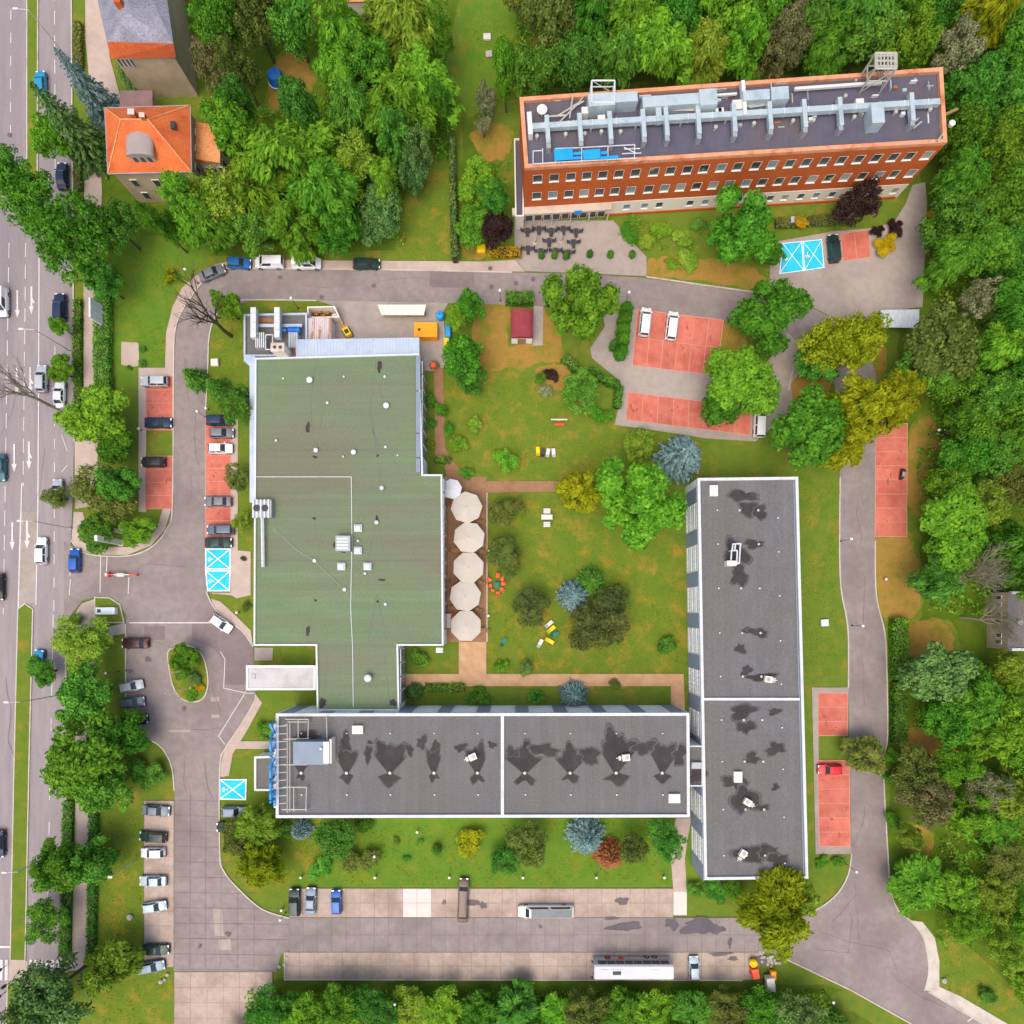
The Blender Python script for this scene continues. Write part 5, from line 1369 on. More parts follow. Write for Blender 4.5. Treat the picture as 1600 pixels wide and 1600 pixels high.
for p in P: MB(o).tube((p.x * .998, p.y * .998, 0), (p.x * .998, p.y * .998, 2.62), .07, None, 8).build('post', MATS['steel'], bs)
ls = empty('storage_shelter', W(628, 490, 0), 0, 'long narrow shelter with pale felt roof along the service yard', 'shelter')
o = ls.location; P = PX([(590, 476), (666, 476), (662, 492), (596, 492)], 2.6)
MB(o).prism(P, 2.4, 2.6).build('roof', MATS['cream_wall'], ls)
c = sum(P, Vector()) / 4; MB(o).obox((c.x, c.y + .3), (1, 0), 3.6, .5, 0, 2.4).build('wall', MATS['beige_wall'], ls)
for k in range(7):
    p, q = P[3].lerp(P[2], (k + .5) / 7), P[0].lerp(P[1], (k + .5) / 7); MB(o).strip([p, q], .06, 2.605).build('roof_seam', MATS['kerb'], ls)
# ================================================================ vegetation
leafmat('leaf_lawn', (0.085, 0.135, 0.008), (0.13, 0.195, 0.010), (0.19, 0.235, 0.014), trans=0)
nr = np.random.RandomState(11)
def cards(name, P, N_, size, aspect=1.4, T=None, mat_=None):
    """one leaf-shaped quad per point"""
    n = len(P)
    N_ = N_ / np.maximum(1e-6, np.linalg.norm(N_, axis=1, keepdims=True))
    if T is None: T = nr.normal(size=(n, 3))
    T = T - N_ * np.sum(T * N_, axis=1, keepdims=True)
    T = T / np.maximum(1e-6, np.linalg.norm(T, axis=1, keepdims=True))
    B = np.cross(N_, T)
    s_ = size[:, None]
    v = np.stack([P + T * s_ * aspect * .5, P + B * s_ * .5 - N_ * s_ * .10, P - T * s_ * aspect * .5, P - B * s_ * .5 - N_ * s_ * .10], axis=1).reshape(-1, 3)
    me = bpy.data.meshes.new(name)
    me.vertices.add(4 * n); me.vertices.foreach_set('co', v.astype(np.float32).ravel())
    me.loops.add(4 * n); me.loops.foreach_set('vertex_index', np.arange(4 * n, dtype=np.int32))
    me.polygons.add(n); me.polygons.foreach_set('loop_start', np.arange(0, 4 * n, 4, dtype=np.int32))
    me.materials.append(mat_ or MATS['leaf_mid'])
    me.update(calc_edges=True)
    return me

def unit(n):
    v = nr.normal(size=(n, 3)); return v / np.linalg.norm(v, axis=1, keepdims=True)

def lobed(R, RZ, nl, per, leaf, lobe=(.22, .36), zmin=-.55, aspect=1.35, droop=0.0, out=.62, subs=6):
    """uneven crown: a few leafy masses of different size, each made of many small lobes; centred on its middle"""
    P, N_, S_, T_ = [], [], [], []
    if subs:
        a0 = nr.uniform(0, 6.28); C_ = []
        for k in range(subs):
            a = a0 + 6.283 * k / subs * 1.0 + nr.uniform(-.35, .35); q = nr.uniform(.28, .52) if k else .05
            C_.append((np.array([math.cos(a) * q * R, math.sin(a) * q * R, RZ * nr.uniform(-.42, .42)]), nr.uniform(.36, .60) if k else .58))
    else: C_ = [(np.zeros(3), out)]
    for i in range(nl):
        c0, sr = C_[i % len(C_)]
        d = unit(1)[0]
        while d[2] < zmin: d = unit(1)[0]
        rr = R * nr.uniform(*lobe)
        c = c0 + d * np.array([R * sr, R * sr, RZ * sr]) * nr.uniform(.6, 1.0)
        m = int(per * (rr / (R * .28)) ** 2)
        u = unit(m); u[:, 2] = np.where(u[:, 2] < -.35, -u[:, 2], u[:, 2])
        bump = 1 + .18 * np.sin(u[:, 0] * 7 + i) * np.cos(u[:, 1] * 6 + 2 * i)
        p = c + u * (rr * nr.uniform(.68, 1.08, size=(m, 1))) * bump[:, None] * np.array([1, 1, .85])
        nn = u + nr.normal(size=(m, 3)) * .45 + np.array([0, 0, .3])
        P.append(p); N_.append(nn); S_.append(nr.uniform(.6, 1.3, m) * leaf)
        t = p.copy(); t[:, 2] = -np.abs(t[:, 2]) * droop - droop; T_.append(t)
    P = np.concatenate(P); N_ = np.concatenate(N_); S_ = np.concatenate(S_)
    return cards('crown', P, N_, S_, aspect, np.concatenate(T_) + (nr.normal(size=P.shape) * R * .25) if droop else None)

BROAD = [lobed(5, 4.5, 66, 250, .36, (.15, .30)) for _ in range(8)]
FINE = [lobed(5, 4.5, 120, 190, .27, (.12, .23), subs=7) for _ in range(6)]
DROOP = [lobed(5, 4.5, 70, 190, .32, (.14, .28), aspect=2.6, droop=.8) for _ in range(5)]
BUSH = [lobed(1.5, 1.25, 30, 120, .16, (.2, .36), zmin=-.3, subs=5) for _ in range(5)]
BALL = [lobed(1.5, 1.5, 60, 60, .15, (.16, .22), zmin=-.8, out=.84, subs=0) for _ in range(2)]

def spruce(Hh, R, whorls, nb_, per, leaf):
    P, N_, S_, T_ = [], [], [], []
    for w_ in range(whorls):
        f = (w_ + .5) / whorls; z = Hh * (.04 + .95 * f)
        Lb = R * (1 - f) ** .8 + .12
        k = max(4, int(nb_ * (1 - f * .65)))
        a0 = nr.uniform(0, 6.28)
        for b in range(k):
            az = a0 + 2 * math.pi * b / k + nr.uniform(-.18, .18); L_ = Lb * nr.uniform(.78, 1.12)
            m = max(4, int(per * (.25 + .75 * L_ / R)))
            t = nr.uniform(.12, 1.0, m) ** .8; lat = nr.normal(size=m) * .16 * L_ * (1.08 - t)
            dx, dy = math.cos(az), math.sin(az)
            zz = z - .22 * L_ * t + .12 * L_ * t ** 2 + nr.normal(size=m) * .05
            P.append(np.stack([dx * t * L_ - dy * lat, dy * t * L_ + dx * lat, zz], 1))
            sg_ = np.sign(lat)
            N_.append(np.stack([dx * .35 - dy * sg_ * .35, dy * .35 + dx * sg_ * .35, np.ones(m)], 1) + nr.normal(size=(m, 3)) * .3)
            T_.append(np.stack([dx - dy * sg_ * .6, dy + dx * sg_ * .6, np.zeros(m)], 1)); S_.append(nr.uniform(.7, 1.2, m) * leaf * (.7 + .3 * L_ / R))
    return cards('crown', np.concatenate(P), np.concatenate(N_), np.concatenate(S_), 2.4, np.concatenate(T_))
SPRUCE = [spruce(10, 3.6, 22, 15, 30, .26) for _ in range(3)]

def column(Hh, R, n_):
    t = nr.uniform(0, 1, n_) ** .8; a = nr.uniform(0, 6.28, n_); r = R * np.minimum(1, (1 - t) * 2.2 + .06) ** .7 * nr.uniform(.75, 1.06, n_) * (1 + .1 * np.sin(a * 5 + t * 9))
    P = np.stack([r * np.cos(a), r * np.sin(a), t * Hh], 1)
    N_ = np.stack([np.cos(a), np.sin(a), np.full(n_, .35)], 1) + nr.normal(size=(n_, 3)) * .35
    return cards('crown', P, N_, nr.uniform(.7, 1.3, n_) * .2, 1.8, np.stack([np.zeros(n_), np.zeros(n_), np.ones(n_)], 1) + nr.normal(size=(n_, 3)) * .4)
COLUMN = [column(6, .9, 3000) for _ in range(2)]

def trunk_mesh(h, r, limbs, seed, spread=2.2):
    r_ = random.Random(seed); mb = MB(); p = Vector((0, 0, -.05)); rad = r
    for k in range(5):
        q = p + Vector((r_.uniform(-.12, .12), r_.uniform(-.12, .12), h / 5)); mb.tube(p, q, rad, rad * .84, 9, caps=(k in (0, 4))); p = q; rad *= .84
        if k >= 2:
            for _ in range(limbs // 3):
                a = r_.uniform(0, 6.28); e = p + Vector((math.cos(a) * spread, math.sin(a) * spread, r_.uniform(.8, 1.8))); mb.tube(p, e, rad * .5, rad * .15, 6)
    return mb.mesh('trunk', MATS['bark'], True)
TRUNK = [trunk_mesh(6.5, .24, 9, 50 + i) for i in range(3)]
TRUNK_THIN = [trunk_mesh(8, .16, 0, 60)]
STEM = [trunk_mesh(1.0, .06, 3, 70, .5)]

def tree(px, py, r, h, kind, leaf, label, cat='tree', group=None, name=None):
    """px,py,r: where the crown shows in the picture and how wide; h: metres"""
    leaf = 'leaf_' + leaf
    if kind in ('broad', 'fine', 'droop'):
        h = h * (1.18 if h > 6.5 else 1.0); r = r * (.95 if h > 6.5 else 1.0); rz = h * (.44 if h > 6.5 else .40); zc = h - rz * .97
        Rm = r * SCALE * (CAM_H - zc) / CAM_H
        c = W(px, py, zc); root = empty(name or 'tree', (c.x, c.y, 0), rnd.uniform(0, 6.28), label, cat, group)
        pool = {'broad': BROAD, 'fine': FINE, 'droop': DROOP}[kind]
        k = link('crown', rnd.choice(pool), MATS[leaf], root, (0, 0, zc)); k.scale = (Rm / 4.6, Rm / 4.6 * rnd.uniform(.88, 1.1), rz / 4.3)
        t = link('trunk', rnd.choice(TRUNK), None, root); t.scale = (Rm / 5 + .3, Rm / 5 + .3, zc / 6.0)
    elif kind == 'spruce':
        zc = h * .3; Rm = r * SCALE * (CAM_H - zc) / CAM_H; c = W(px, py, zc)
        root = empty(name or 'spruce_tree', (c.x, c.y, 0), rnd.uniform(0, 6.28), label, cat, group)
        k = link('crown', rnd.choice(SPRUCE), MATS[leaf], root, (0, 0, .2)); k.scale = (Rm / 3.6, Rm / 3.6, h / 10)
        t = link('trunk', TRUNK_THIN[0], None, root); t.scale = (1, 1, h * .85 / 8)
    elif kind == 'column':
        Rm = r * SCALE; c = W(px, py, 0); root = empty(name or 'columnar_tree', (c.x, c.y, 0), rnd.uniform(0, 6.28), label, cat, group)
        k = link('crown', rnd.choice(COLUMN), MATS[leaf], root, (0, 0, .1)); k.scale = (Rm / .9, Rm / .9, h / 6)
        t = link('trunk', TRUNK_THIN[0], None, root); t.scale = (.6, .6, h * .7 / 8)
    else:
        pool = BALL if kind == 'ball' else BUSH
        zc = h * .5; Rm = r * SCALE * (CAM_H - zc) / CAM_H; c = W(px, py, zc)
        root = empty(name or 'shrub', (c.x, c.y, 0), rnd.uniform(0, 6.28), label, cat if cat != 'tree' else 'shrub', group)
        k = link('crown', rnd.choice(pool), MATS[leaf], root, (0, 0, zc)); k.scale = (Rm / 1.5, Rm / 1.5 * rnd.uniform(.9, 1.1), h * .5 / 1.3)
        t = link('trunk', STEM[0], None, root); t.scale = (1, 1, zc)
    return root

ORD = ['first', 'second', 'third', 'fourth', 'fifth', 'sixth', 'seventh', 'eighth', 'ninth', 'tenth', 'eleventh', 'twelfth', 'thirteenth', 'fourteenth', 'fifteenth', 'sixteenth']
CN = {'mid': 'green', 'bright': 'bright green', 'lime': 'lime green', 'dark': 'dark green', 'deep': 'deep green', 'olive': 'olive green', 'yellow': 'yellow green', 'brown': 'brownish green', 'moss': 'mossy dark', 'pale': 'pale blossoming', 'teal': 'bluish green', 'gold': 'golden'}
def row(items, h, where, group, ref='left', kind=None):
    for i, it in enumerate(items):
        px, py, r, leaf = it[:4]; kd = it[4] if len(it) > 4 else rnd.choice(['broad', 'fine', 'droop'])
        tree(px, py, r, h + rnd.uniform(-1.5, 1.5), kd, leaf, f'{CN[leaf]} tree, {ORD[i]} from the {ref} {where}', 'tree', group)

# --- woods
row([(790, 118, 24, 'bright'), (835, 112, 44, 'deep'), (900, 100, 46, 'dark', 'fine'), (965, 98, 42, 'deep'), (1030, 85, 50, 'bright'), (1100, 88, 44, 'lime', 'droop'), (1165, 78, 42, 'bright'), (1225, 75, 42, 'brown', 'fine'), (1290, 72, 48, 'mid'), (1355, 62, 44, 'deep'), (1420, 66, 42, 'bright'), (1492, 80, 38, 'pale', 'fine')], 13, 'in the row behind the brick hotel', 'trees behind the brick hotel')
row([(860, 40, 46, 'olive'), (925, 38, 44, 'mid'), (990, 30, 50, 'bright'), (1060, 28, 46, 'deep'), (1130, 18, 48, 'bright'), (1200, 14, 46, 'mid'), (1265, 12, 44, 'dark'), (1335, 8, 46, 'deep'), (1400, 6, 46, 'mid'), (1470, 20, 44, 'deep'), (1545, 25, 42, 'yellow'), (1600, 20, 45, 'dark')], 13, 'in the row along the top right edge', 'trees along the top right edge')
row([(830, -25, 44, 'olive'), (900, -28, 46, 'mid'), (1030, -30, 48, 'bright'), (1170, -35, 46, 'dark'), (1300, -35, 46, 'deep'), (1430, -35, 46, 'mid'), (1540, -30, 46, 'deep')], 13, 'cut off by the top edge, right half', 'trees cut off by the top right edge')
row([(1520, 145, 44, 'deep'), (1508, 215, 42, 'mid'), (1500, 280, 44, 'mid'), (1490, 345, 44, 'deep'), (1480, 410, 42, 'mid', 'droop')], 12, 'in the wood just right of the brick hotel', 'trees right of the brick hotel', 'top')
row([(1590, 95, 44, 'mid'), (1580, 170, 48, 'deep'), (1570, 240, 46, 'bright'), (1600, 300, 44, 'deep'), (1555, 320, 44, 'mid'), (1545, 390, 46, 'mid'), (1600, 400, 48, 'deep'), (1530, 465, 34, 'pale', 'fine'), (1580, 480, 40, 'mid'), (1555, 545, 42, 'bright'), (1605, 570, 44, 'mid'), (1560, 620, 46, 'deep', 'fine'), (1515, 660, 42, 'mid'), (1600, 660, 46, 'bright')], 11, 'down the upper right edge', 'trees along the upper right edge', 'top')
row([(1495, 715, 40, 'mid'), (1560, 710, 42, 'deep', 'fine'), (1600, 760, 42, 'olive', 'fine'), (1480, 750, 34, 'bright'), (1540, 790, 40, 'lime', 'fine'), (1490, 835, 62, 'bright'), (1590, 850, 40, 'mid'), (1465, 905, 36, 'dark'), (1600, 905, 34, 'mid')], 10, 'in the upper wood beside the east drive', 'trees right of the east drive', 'top')
row([(1465, 1055, 52, 'teal'), (1575, 1045, 30, 'lime'), (1520, 1095, 46, 'mid'), (1590, 1110, 44, 'bright'), (1480, 1125, 48, 'mid', 'fine'), (1545, 1150, 46, 'bright'), (1600, 1180, 40, 'bright'), (1430, 1210, 40, 'olive', 'fine'), (1490, 1195, 36, 'bright'), (1540, 1235, 36, 'pale', 'fine'), (1595, 1245, 40, 'lime'), (1450, 1250, 38, 'brown', 'fine')], 10, 'in the lower wood beside the east drive', 'trees in the lower right wood', 'top')
row([(1505, 1270, 32, 'bright'), (1560, 1295, 36, 'mid'), (1420, 1305, 22, 'lime'), (1575, 1345, 36, 'olive', 'fine'), (1435, 1378, 46, 'mid', 'droop'), (1495, 1390, 38, 'bright', 'droop'), (1560, 1405, 36, 'lime', 'fine'), (1515, 1445, 34, 'bright', 'fine'), (1600, 1440, 36, 'bright'), (1575, 1490, 30, 'lime', 'fine'), (1612, 1545, 30, 'bright')], 6.4, 'in the lower right corner wood', 'trees in the lower right corner', 'top')
row([(425, 1575, 36, 'deep'), (478, 1580, 38, 'bright'), (530, 1572, 36, 'mid'), (585, 1578, 38, 'dark', 'fine'), (640, 1580, 36, 'lime', 'fine'), (695, 1580, 38, 'bright'), (750, 1580, 34, 'mid'), (805, 1572, 38, 'dark'), (860, 1582, 36, 'bright'), (915, 1578, 38, 'olive', 'fine'), (970, 1575, 36, 'mid'), (1025, 1582, 38, 'bright'), (1080, 1580, 36, 'deep'), (1135, 1575, 36, 'olive'), (1190, 1580, 38, 'mid', 'fine'), (1250, 1590, 42, 'teal', 'fine')], 6, 'in the thicket along the bottom edge', 'trees along the bottom edge')
row([(400, 1625, 40, 'deep'), (500, 1630, 40, 'bright'), (610, 1630, 40, 'mid'), (720, 1630, 40, 'bright'), (830, 1628, 40, 'mid'), (940, 1630, 40, 'bright'), (1050, 1630, 40, 'deep'), (1160, 1628, 40, 'mid'), (1310, 1612, 30, 'dark')], 6, 'cut off by the bottom edge', 'trees cut off by the bottom edge')
# --- park at the top left
row([(640, 40, 66, 'lime', 'droop'), (535, 60, 50, 'bright', 'droop'), (455, 25, 44, 'deep', 'fine'), (395, 20, 44, 'olive', 'fine'), (340, 30, 42, 'mid', 'fine'), (690, 60, 22, 'bright', 'fine')], 14, 'across the top of the upper left park', 'park trees upper left', 'house side')
row([(335, 95, 42, 'brown', 'fine'), (372, 105, 32, 'olive', 'fine'), (530, 125, 44, 'bright', 'droop'), (575, 110, 42, 'mid', 'fine'), (665, 140, 52, 'bright', 'droop')], 12, 'in the second row of the upper left park', 'park trees upper left')
row([(372, 165, 28, 'dark', 'fine'), (480, 185, 34, 'dark'), (555, 175, 44, 'deep', 'droop'), (625, 165, 66, 'bright', 'droop'), (694, 165, 20, 'mid', 'fine')], 12, 'in the third row of the upper left park', 'park trees upper left')
row([(365, 205, 40, 'bright'), (465, 245, 66, 'bright', 'droop'), (555, 262, 42, 'lime', 'fine'), (620, 225, 34, 'deep'), (655, 245, 24, 'teal')], 12, 'in the fourth row of the upper left park', 'park trees upper left')
row([(252, 350, 26, 'mid'), (300, 334, 40, 'bright'), (345, 310, 50, 'lime', 'fine'), (405, 300, 54, 'bright', 'droop'), (510, 305, 54, 'mid', 'droop'), (600, 285, 30, 'bright'), (645, 275, 20, 'teal', 'bush')], 12, 'in the fifth row of the upper left park', 'park trees upper left')
row([(340, 355, 42, 'mid'), (405, 360, 40, 'deep', 'fine'), (465, 355, 44, 'bright', 'droop'), (530, 360, 42, 'mid', 'fine'), (590, 338, 46, 'teal', 'fine')], 9, 'in the front row above the parked cars', 'park trees above the parked cars')
for a in ((745, 285, 36, 8, 'broad', 'bright', 'bright green round tree left of the brick hotel, upper of three'), (770, 315, 30, 7, 'fine', 'deep', 'deep green small tree touching the brick hotel\'s left annex'), (740, 350, 34, 7, 'broad', 'mid', 'green round tree left of the purple tree, lower of three'),
          (760, 160, 20, 7, 'fine', 'pale', 'pale flowering narrow tree beside the lawn left of the brick hotel'), (755, 195, 14, 5, 'fine', 'pale', 'small pale flowering shrub tree above the bare soil left of the brick hotel'),
          (779, 358, 26, 7, 'broad', 'purple', 'dark purple round tree at the brick hotel\'s lower left corner'), (1340, 318, 36, 9, 'fine', 'purple', 'dark purple tree in front of the brick hotel\'s right end'),
          (1152, 368, 54, 11, 'broad', 'mid', 'large round green tree in front of the brick hotel'), (1205, 395, 22, 5, 'broad', 'mid', 'small green tree beside the upper right blue bay'), (905, 484, 52, 13, 'broad', 'bright', 'tall bright green tree beside the north road above the garden'),
          (1203, 485, 50, 11, 'broad', 'mid', 'green tree above the centre car park, beside the road bend'), (1166, 600, 58, 9, 'broad', 'bright', 'wide green tree covering the right side of the centre car park'), (1125, 630, 38, 9, 'broad', 'mid', 'green tree between centre car park and blue spruce'),
          (1318, 534, 58, 12, 'fine', 'yellow', 'yellow green tree in the middle of the east road bend'), (1285, 565, 36, 9, 'broad', 'dark', 'dark green lower tree beside the orange barrel at the road bend'), (1265, 672, 66, 12, 'broad', 'mid', 'broad green tree above the wing\'s upper right corner'),
          (1345, 640, 52, 13, 'droop', 'yellow', 'golden yellow green tree over the east drive, left half of the pair'), (1395, 625, 44, 13, 'droop', 'yellow', 'golden yellow green tree over the east drive, right half of the pair'), (1310, 700, 38, 11, 'droop', 'yellow', 'lower yellow green tree over the east drive'),
          (1464, 548, 54, 13, 'broad', 'olive', 'big olive green tree below the silver shelter'), (1428, 580, 40, 9, 'broad', 'deep', 'deep green tree left of the big olive tree by the silver shelter'), (1480, 590, 44, 11, 'fine', 'mid', 'green tree right below the big olive tree'),
          (995, 790, 68, 11, 'broad', 'bright', 'large bright green tree in the garden beside the hotel wing'), (908, 768, 40, 8, 'droop', 'yellow', 'weeping yellow green tree left of the garden\'s large bright tree'), (1000, 697, 26, 4.5, 'droop', 'lime', 'small weeping lime tree above the garden\'s large tree'),
          (735, 478, 26, 8, 'broad', 'mid', 'small green tree above the orange container\'s right'), (712, 495, 20, 6, 'broad', 'bright', 'small bright tree beside the blue containers'), (722, 558, 40, 9, 'broad', 'mid', 'dense round green tree right of the pavilion\'s upper corner'), (735, 590, 26, 6, 'fine', 'dark', 'dark lower tree under the dense round tree by the pavilion'),
          (905, 612, 32, 6, 'fine', 'deep', 'bushy green tree at the garden\'s upper right'), (935, 980, 48, 6, 'fine', 'moss', 'wide dark mossy tree in the middle of the garden'), (830, 948, 27, 5, 'fine', 'moss', 'round dark mossy tree left of the small blue spruce'), (955, 945, 30, 5, 'fine', 'moss', 'dark mossy tree just right of the blue spruce in the garden'),
          (788, 868, 30, 4.5, 'droop', 'olive', 'olive weeping shrub tree above the red chairs'), (788, 800, 27, 4.5, 'droop', 'olive', 'olive weeping shrub tree beside the topmost parasols'),
          (525, 1308, 40, 7, 'fine', 'dark', 'dark tree below the hotel range\'s left part'), (825, 1318, 38, 7, 'fine', 'olive', 'olive tree below the middle of the hotel range'), (790, 1345, 26, 5, 'fine', 'dark', 'low dark tree left of the olive tree below the hotel'), (990, 1325, 28, 7, 'fine', 'olive', 'olive yellow tree between orange conifer and dark tree'), (1040, 1313, 30, 7, 'fine', 'dark', 'dark tree at the right end of the south lawn'),
          (402, 1288, 42, 8, 'droop', 'lime', 'light weeping tree at the hotel range\'s lower left corner'), (408, 1348, 38, 7, 'droop', 'yellow', 'yellow green weeping tree at the bend of the south west drive'), (370, 1305, 26, 6, 'droop', 'olive', 'small olive tree overhanging the last car by the blue bay'),
          (1215, 1412, 56, 12, 'droop', 'yellow', 'large yellow green tree at the wing\'s lower end'), (1250, 1400, 36, 9, 'droop', 'lime', 'lime tree right of the wing\'s lower end'), (1350, 1180, 34, 6, 'droop', 'olive', 'olive tree hanging over the east drive by the red car'),
          (45, 305, 54, 14, 'fine', 'mid', 'tall tree over the road at the left edge, upper of two'), (110, 375, 66, 15, 'fine', 'mid', 'largest tree over the road at the left, above the billboard'), (85, 220, 32, 9, 'broad', 'bright', 'small bright tree between road and villa'), (180, 352, 38, 11, 'fine', 'dark', 'dark tree below the villa\'s lower left corner'), (160, 440, 30, 9, 'fine', 'dark', 'dark tree above the billboard\'s hedge'),
          (152, 655, 50, 9, 'broad', 'bright', 'round bright tree beside the left red parking bays'), (178, 690, 34, 7, 'broad', 'mid', 'green lower tree right of the round bright tree by the left bays'), (165, 770, 48, 8, 'fine', 'olive', 'olive tree on the entrance island'), (190, 755, 30, 8, 'broad', 'deep', 'deep green tree beside the olive tree on the entrance island'), (150, 828, 30, 6, 'broad', 'deep', 'dark green tree at the island\'s lower left tip'), (216, 830, 25, 5, 'broad', 'bright', 'small bright tree at the entrance island\'s right tip'),
          (128, 1005, 45, 7, 'fine', 'lime', 'feathery lime tree below the entrance'), (138, 1083, 44, 9, 'broad', 'deep', 'deep green tree between lime tree and the large roadside tree'), (125, 1185, 74, 12, 'broad', 'mid', 'largest roadside tree below the entrance'), (185, 1155, 40, 9, 'broad', 'mid', 'green tree hanging over the black car below the roundabout'), (165, 1230, 44, 9, 'broad', 'deep', 'deep green tree under the largest roadside tree'),
          (90, 1355, 44, 10, 'broad', 'mid', 'oval street tree overhanging the lower road, left half'), (145, 1348, 40, 9, 'broad', 'deep', 'dark street tree overhanging the lower footpath, right half'), (72, 1438, 34, 7, 'fine', 'deep', 'narrow dark street tree near the lower left crossing'), (178, 1505, 40, 8, 'droop', 'lime', 'feathery lime conifer at the lower left lawn'), (85, 1550, 62, 13, 'fine', 'teal', 'large bluish green tree in the lower left corner'), (40, 1590, 40, 11, 'fine', 'teal', 'bluish green tree cut by the lower left corner'),
          (70, 1050, 22, 5, 'broad', 'deep', 'small street tree beside the light blue moving car'), (88, 777, 20, 5, 'fine', 'olive', 'small street tree beside the silver car by the island'), (97, 580, 20, 5, 'broad', 'bright', 'small street tree beside the silver car near the billboard'), (95, 512, 15, 5, 'broad', 'bright', 'smallest street tree, below the dark car by the billboard'),
          (291, 1031, 25, 4.5, 'broad', 'mid', 'ball shaped tree on the roundabout'), (372, 642, 24, 8, 'fine', 'deep', 'dark tree at the pavilion\'s left wall'), (375, 620, 18, 7, 'fine', 'dark', 'slim dark tree at the pavilion\'s left wall, upper'), (371, 744, 22, 6, 'fine', 'olive', 'olive tree at the pavilion\'s left wall'), (378, 815, 17, 4, 'fine', 'lime', 'lime tree beside the dark cars at the pavilion'), (355, 480, 24, 7, 'broad', 'bright', 'small bright tree beside the bare tree at the road bend')):
    tree(*a)
for a in ((125, 215, 40, 17, 'spruce', 'teal', 'tall dark spruce between the road and the villa'), (150, 155, 32, 15, 'spruce', 'blue', 'tall bluish spruce between the grey roofed house and the road'), (205, 118, 22, 8, 'spruce', 'teal', 'short bluish conifer between the two houses'),
          (1062, 715, 40, 11, 'spruce', 'blue', 'blue spruce above the hotel wing\'s upper left corner'), (896, 931, 27, 6, 'spruce', 'blue', 'blue spruce in the middle of the garden'), (923, 908, 25, 5.5, 'spruce', 'dark', 'dark green spruce touching the garden\'s blue spruce'), (897, 1086, 24, 5, 'spruce', 'blue', 'blue spruce below the garden path'),
          (915, 1305, 34, 8, 'spruce', 'blue', 'large blue spruce below the hotel range'), (952, 1336, 26, 6, 'spruce', 'orange', 'orange brown dying conifer beside the large blue spruce'), (305, 592, 20, 6, 'spruce', 'dark', 'dark conifer at the left drive, left of two'), (340, 607, 20, 6, 'spruce', 'dark', 'dark conifer at the left drive, right of two'), (648, 1080, 15, 3, 'spruce', 'teal', 'small bluish conifer left of the clipped hedge'), (470, 1297, 18, 5, 'spruce', 'blue', 'small bluish conifer below the hotel range\'s left end'), (1120, 1345, 10, 2, 'spruce', 'dark', 'tiny dark conifer at the wing\'s lower left corner')):
    tree(*a)
for i, (x, y, h) in enumerate(((976, 492, 4.5), (973, 508, 5), (971, 524, 5), (970, 540, 5), (968, 556, 4.5))):
    tree(x, y, 9.5, h, 'column', 'mid', f'slim cypress, {ORD[i]} from the top in the row left of the centre car park', 'tree', 'cypress row')
tree(957, 545, 6, 4, 'column', 'dark', 'short dark cypress left of the cypress row')
# conical topiary in front of the brick hotel
for i, (x, y) in enumerate(((846, 402), (866, 402), (921, 400), (953, 401), (987, 401), (884, 403))):
    tree(x, y, 4.5, 1.8, 'column', 'dark', f'small clipped cone shrub, {ORD[sorted([846, 866, 921, 953, 987, 884]).index(x)]} from the left in front of the brick hotel', 'shrub', 'clipped cones on the hotel plaza', 'topiary_cone')
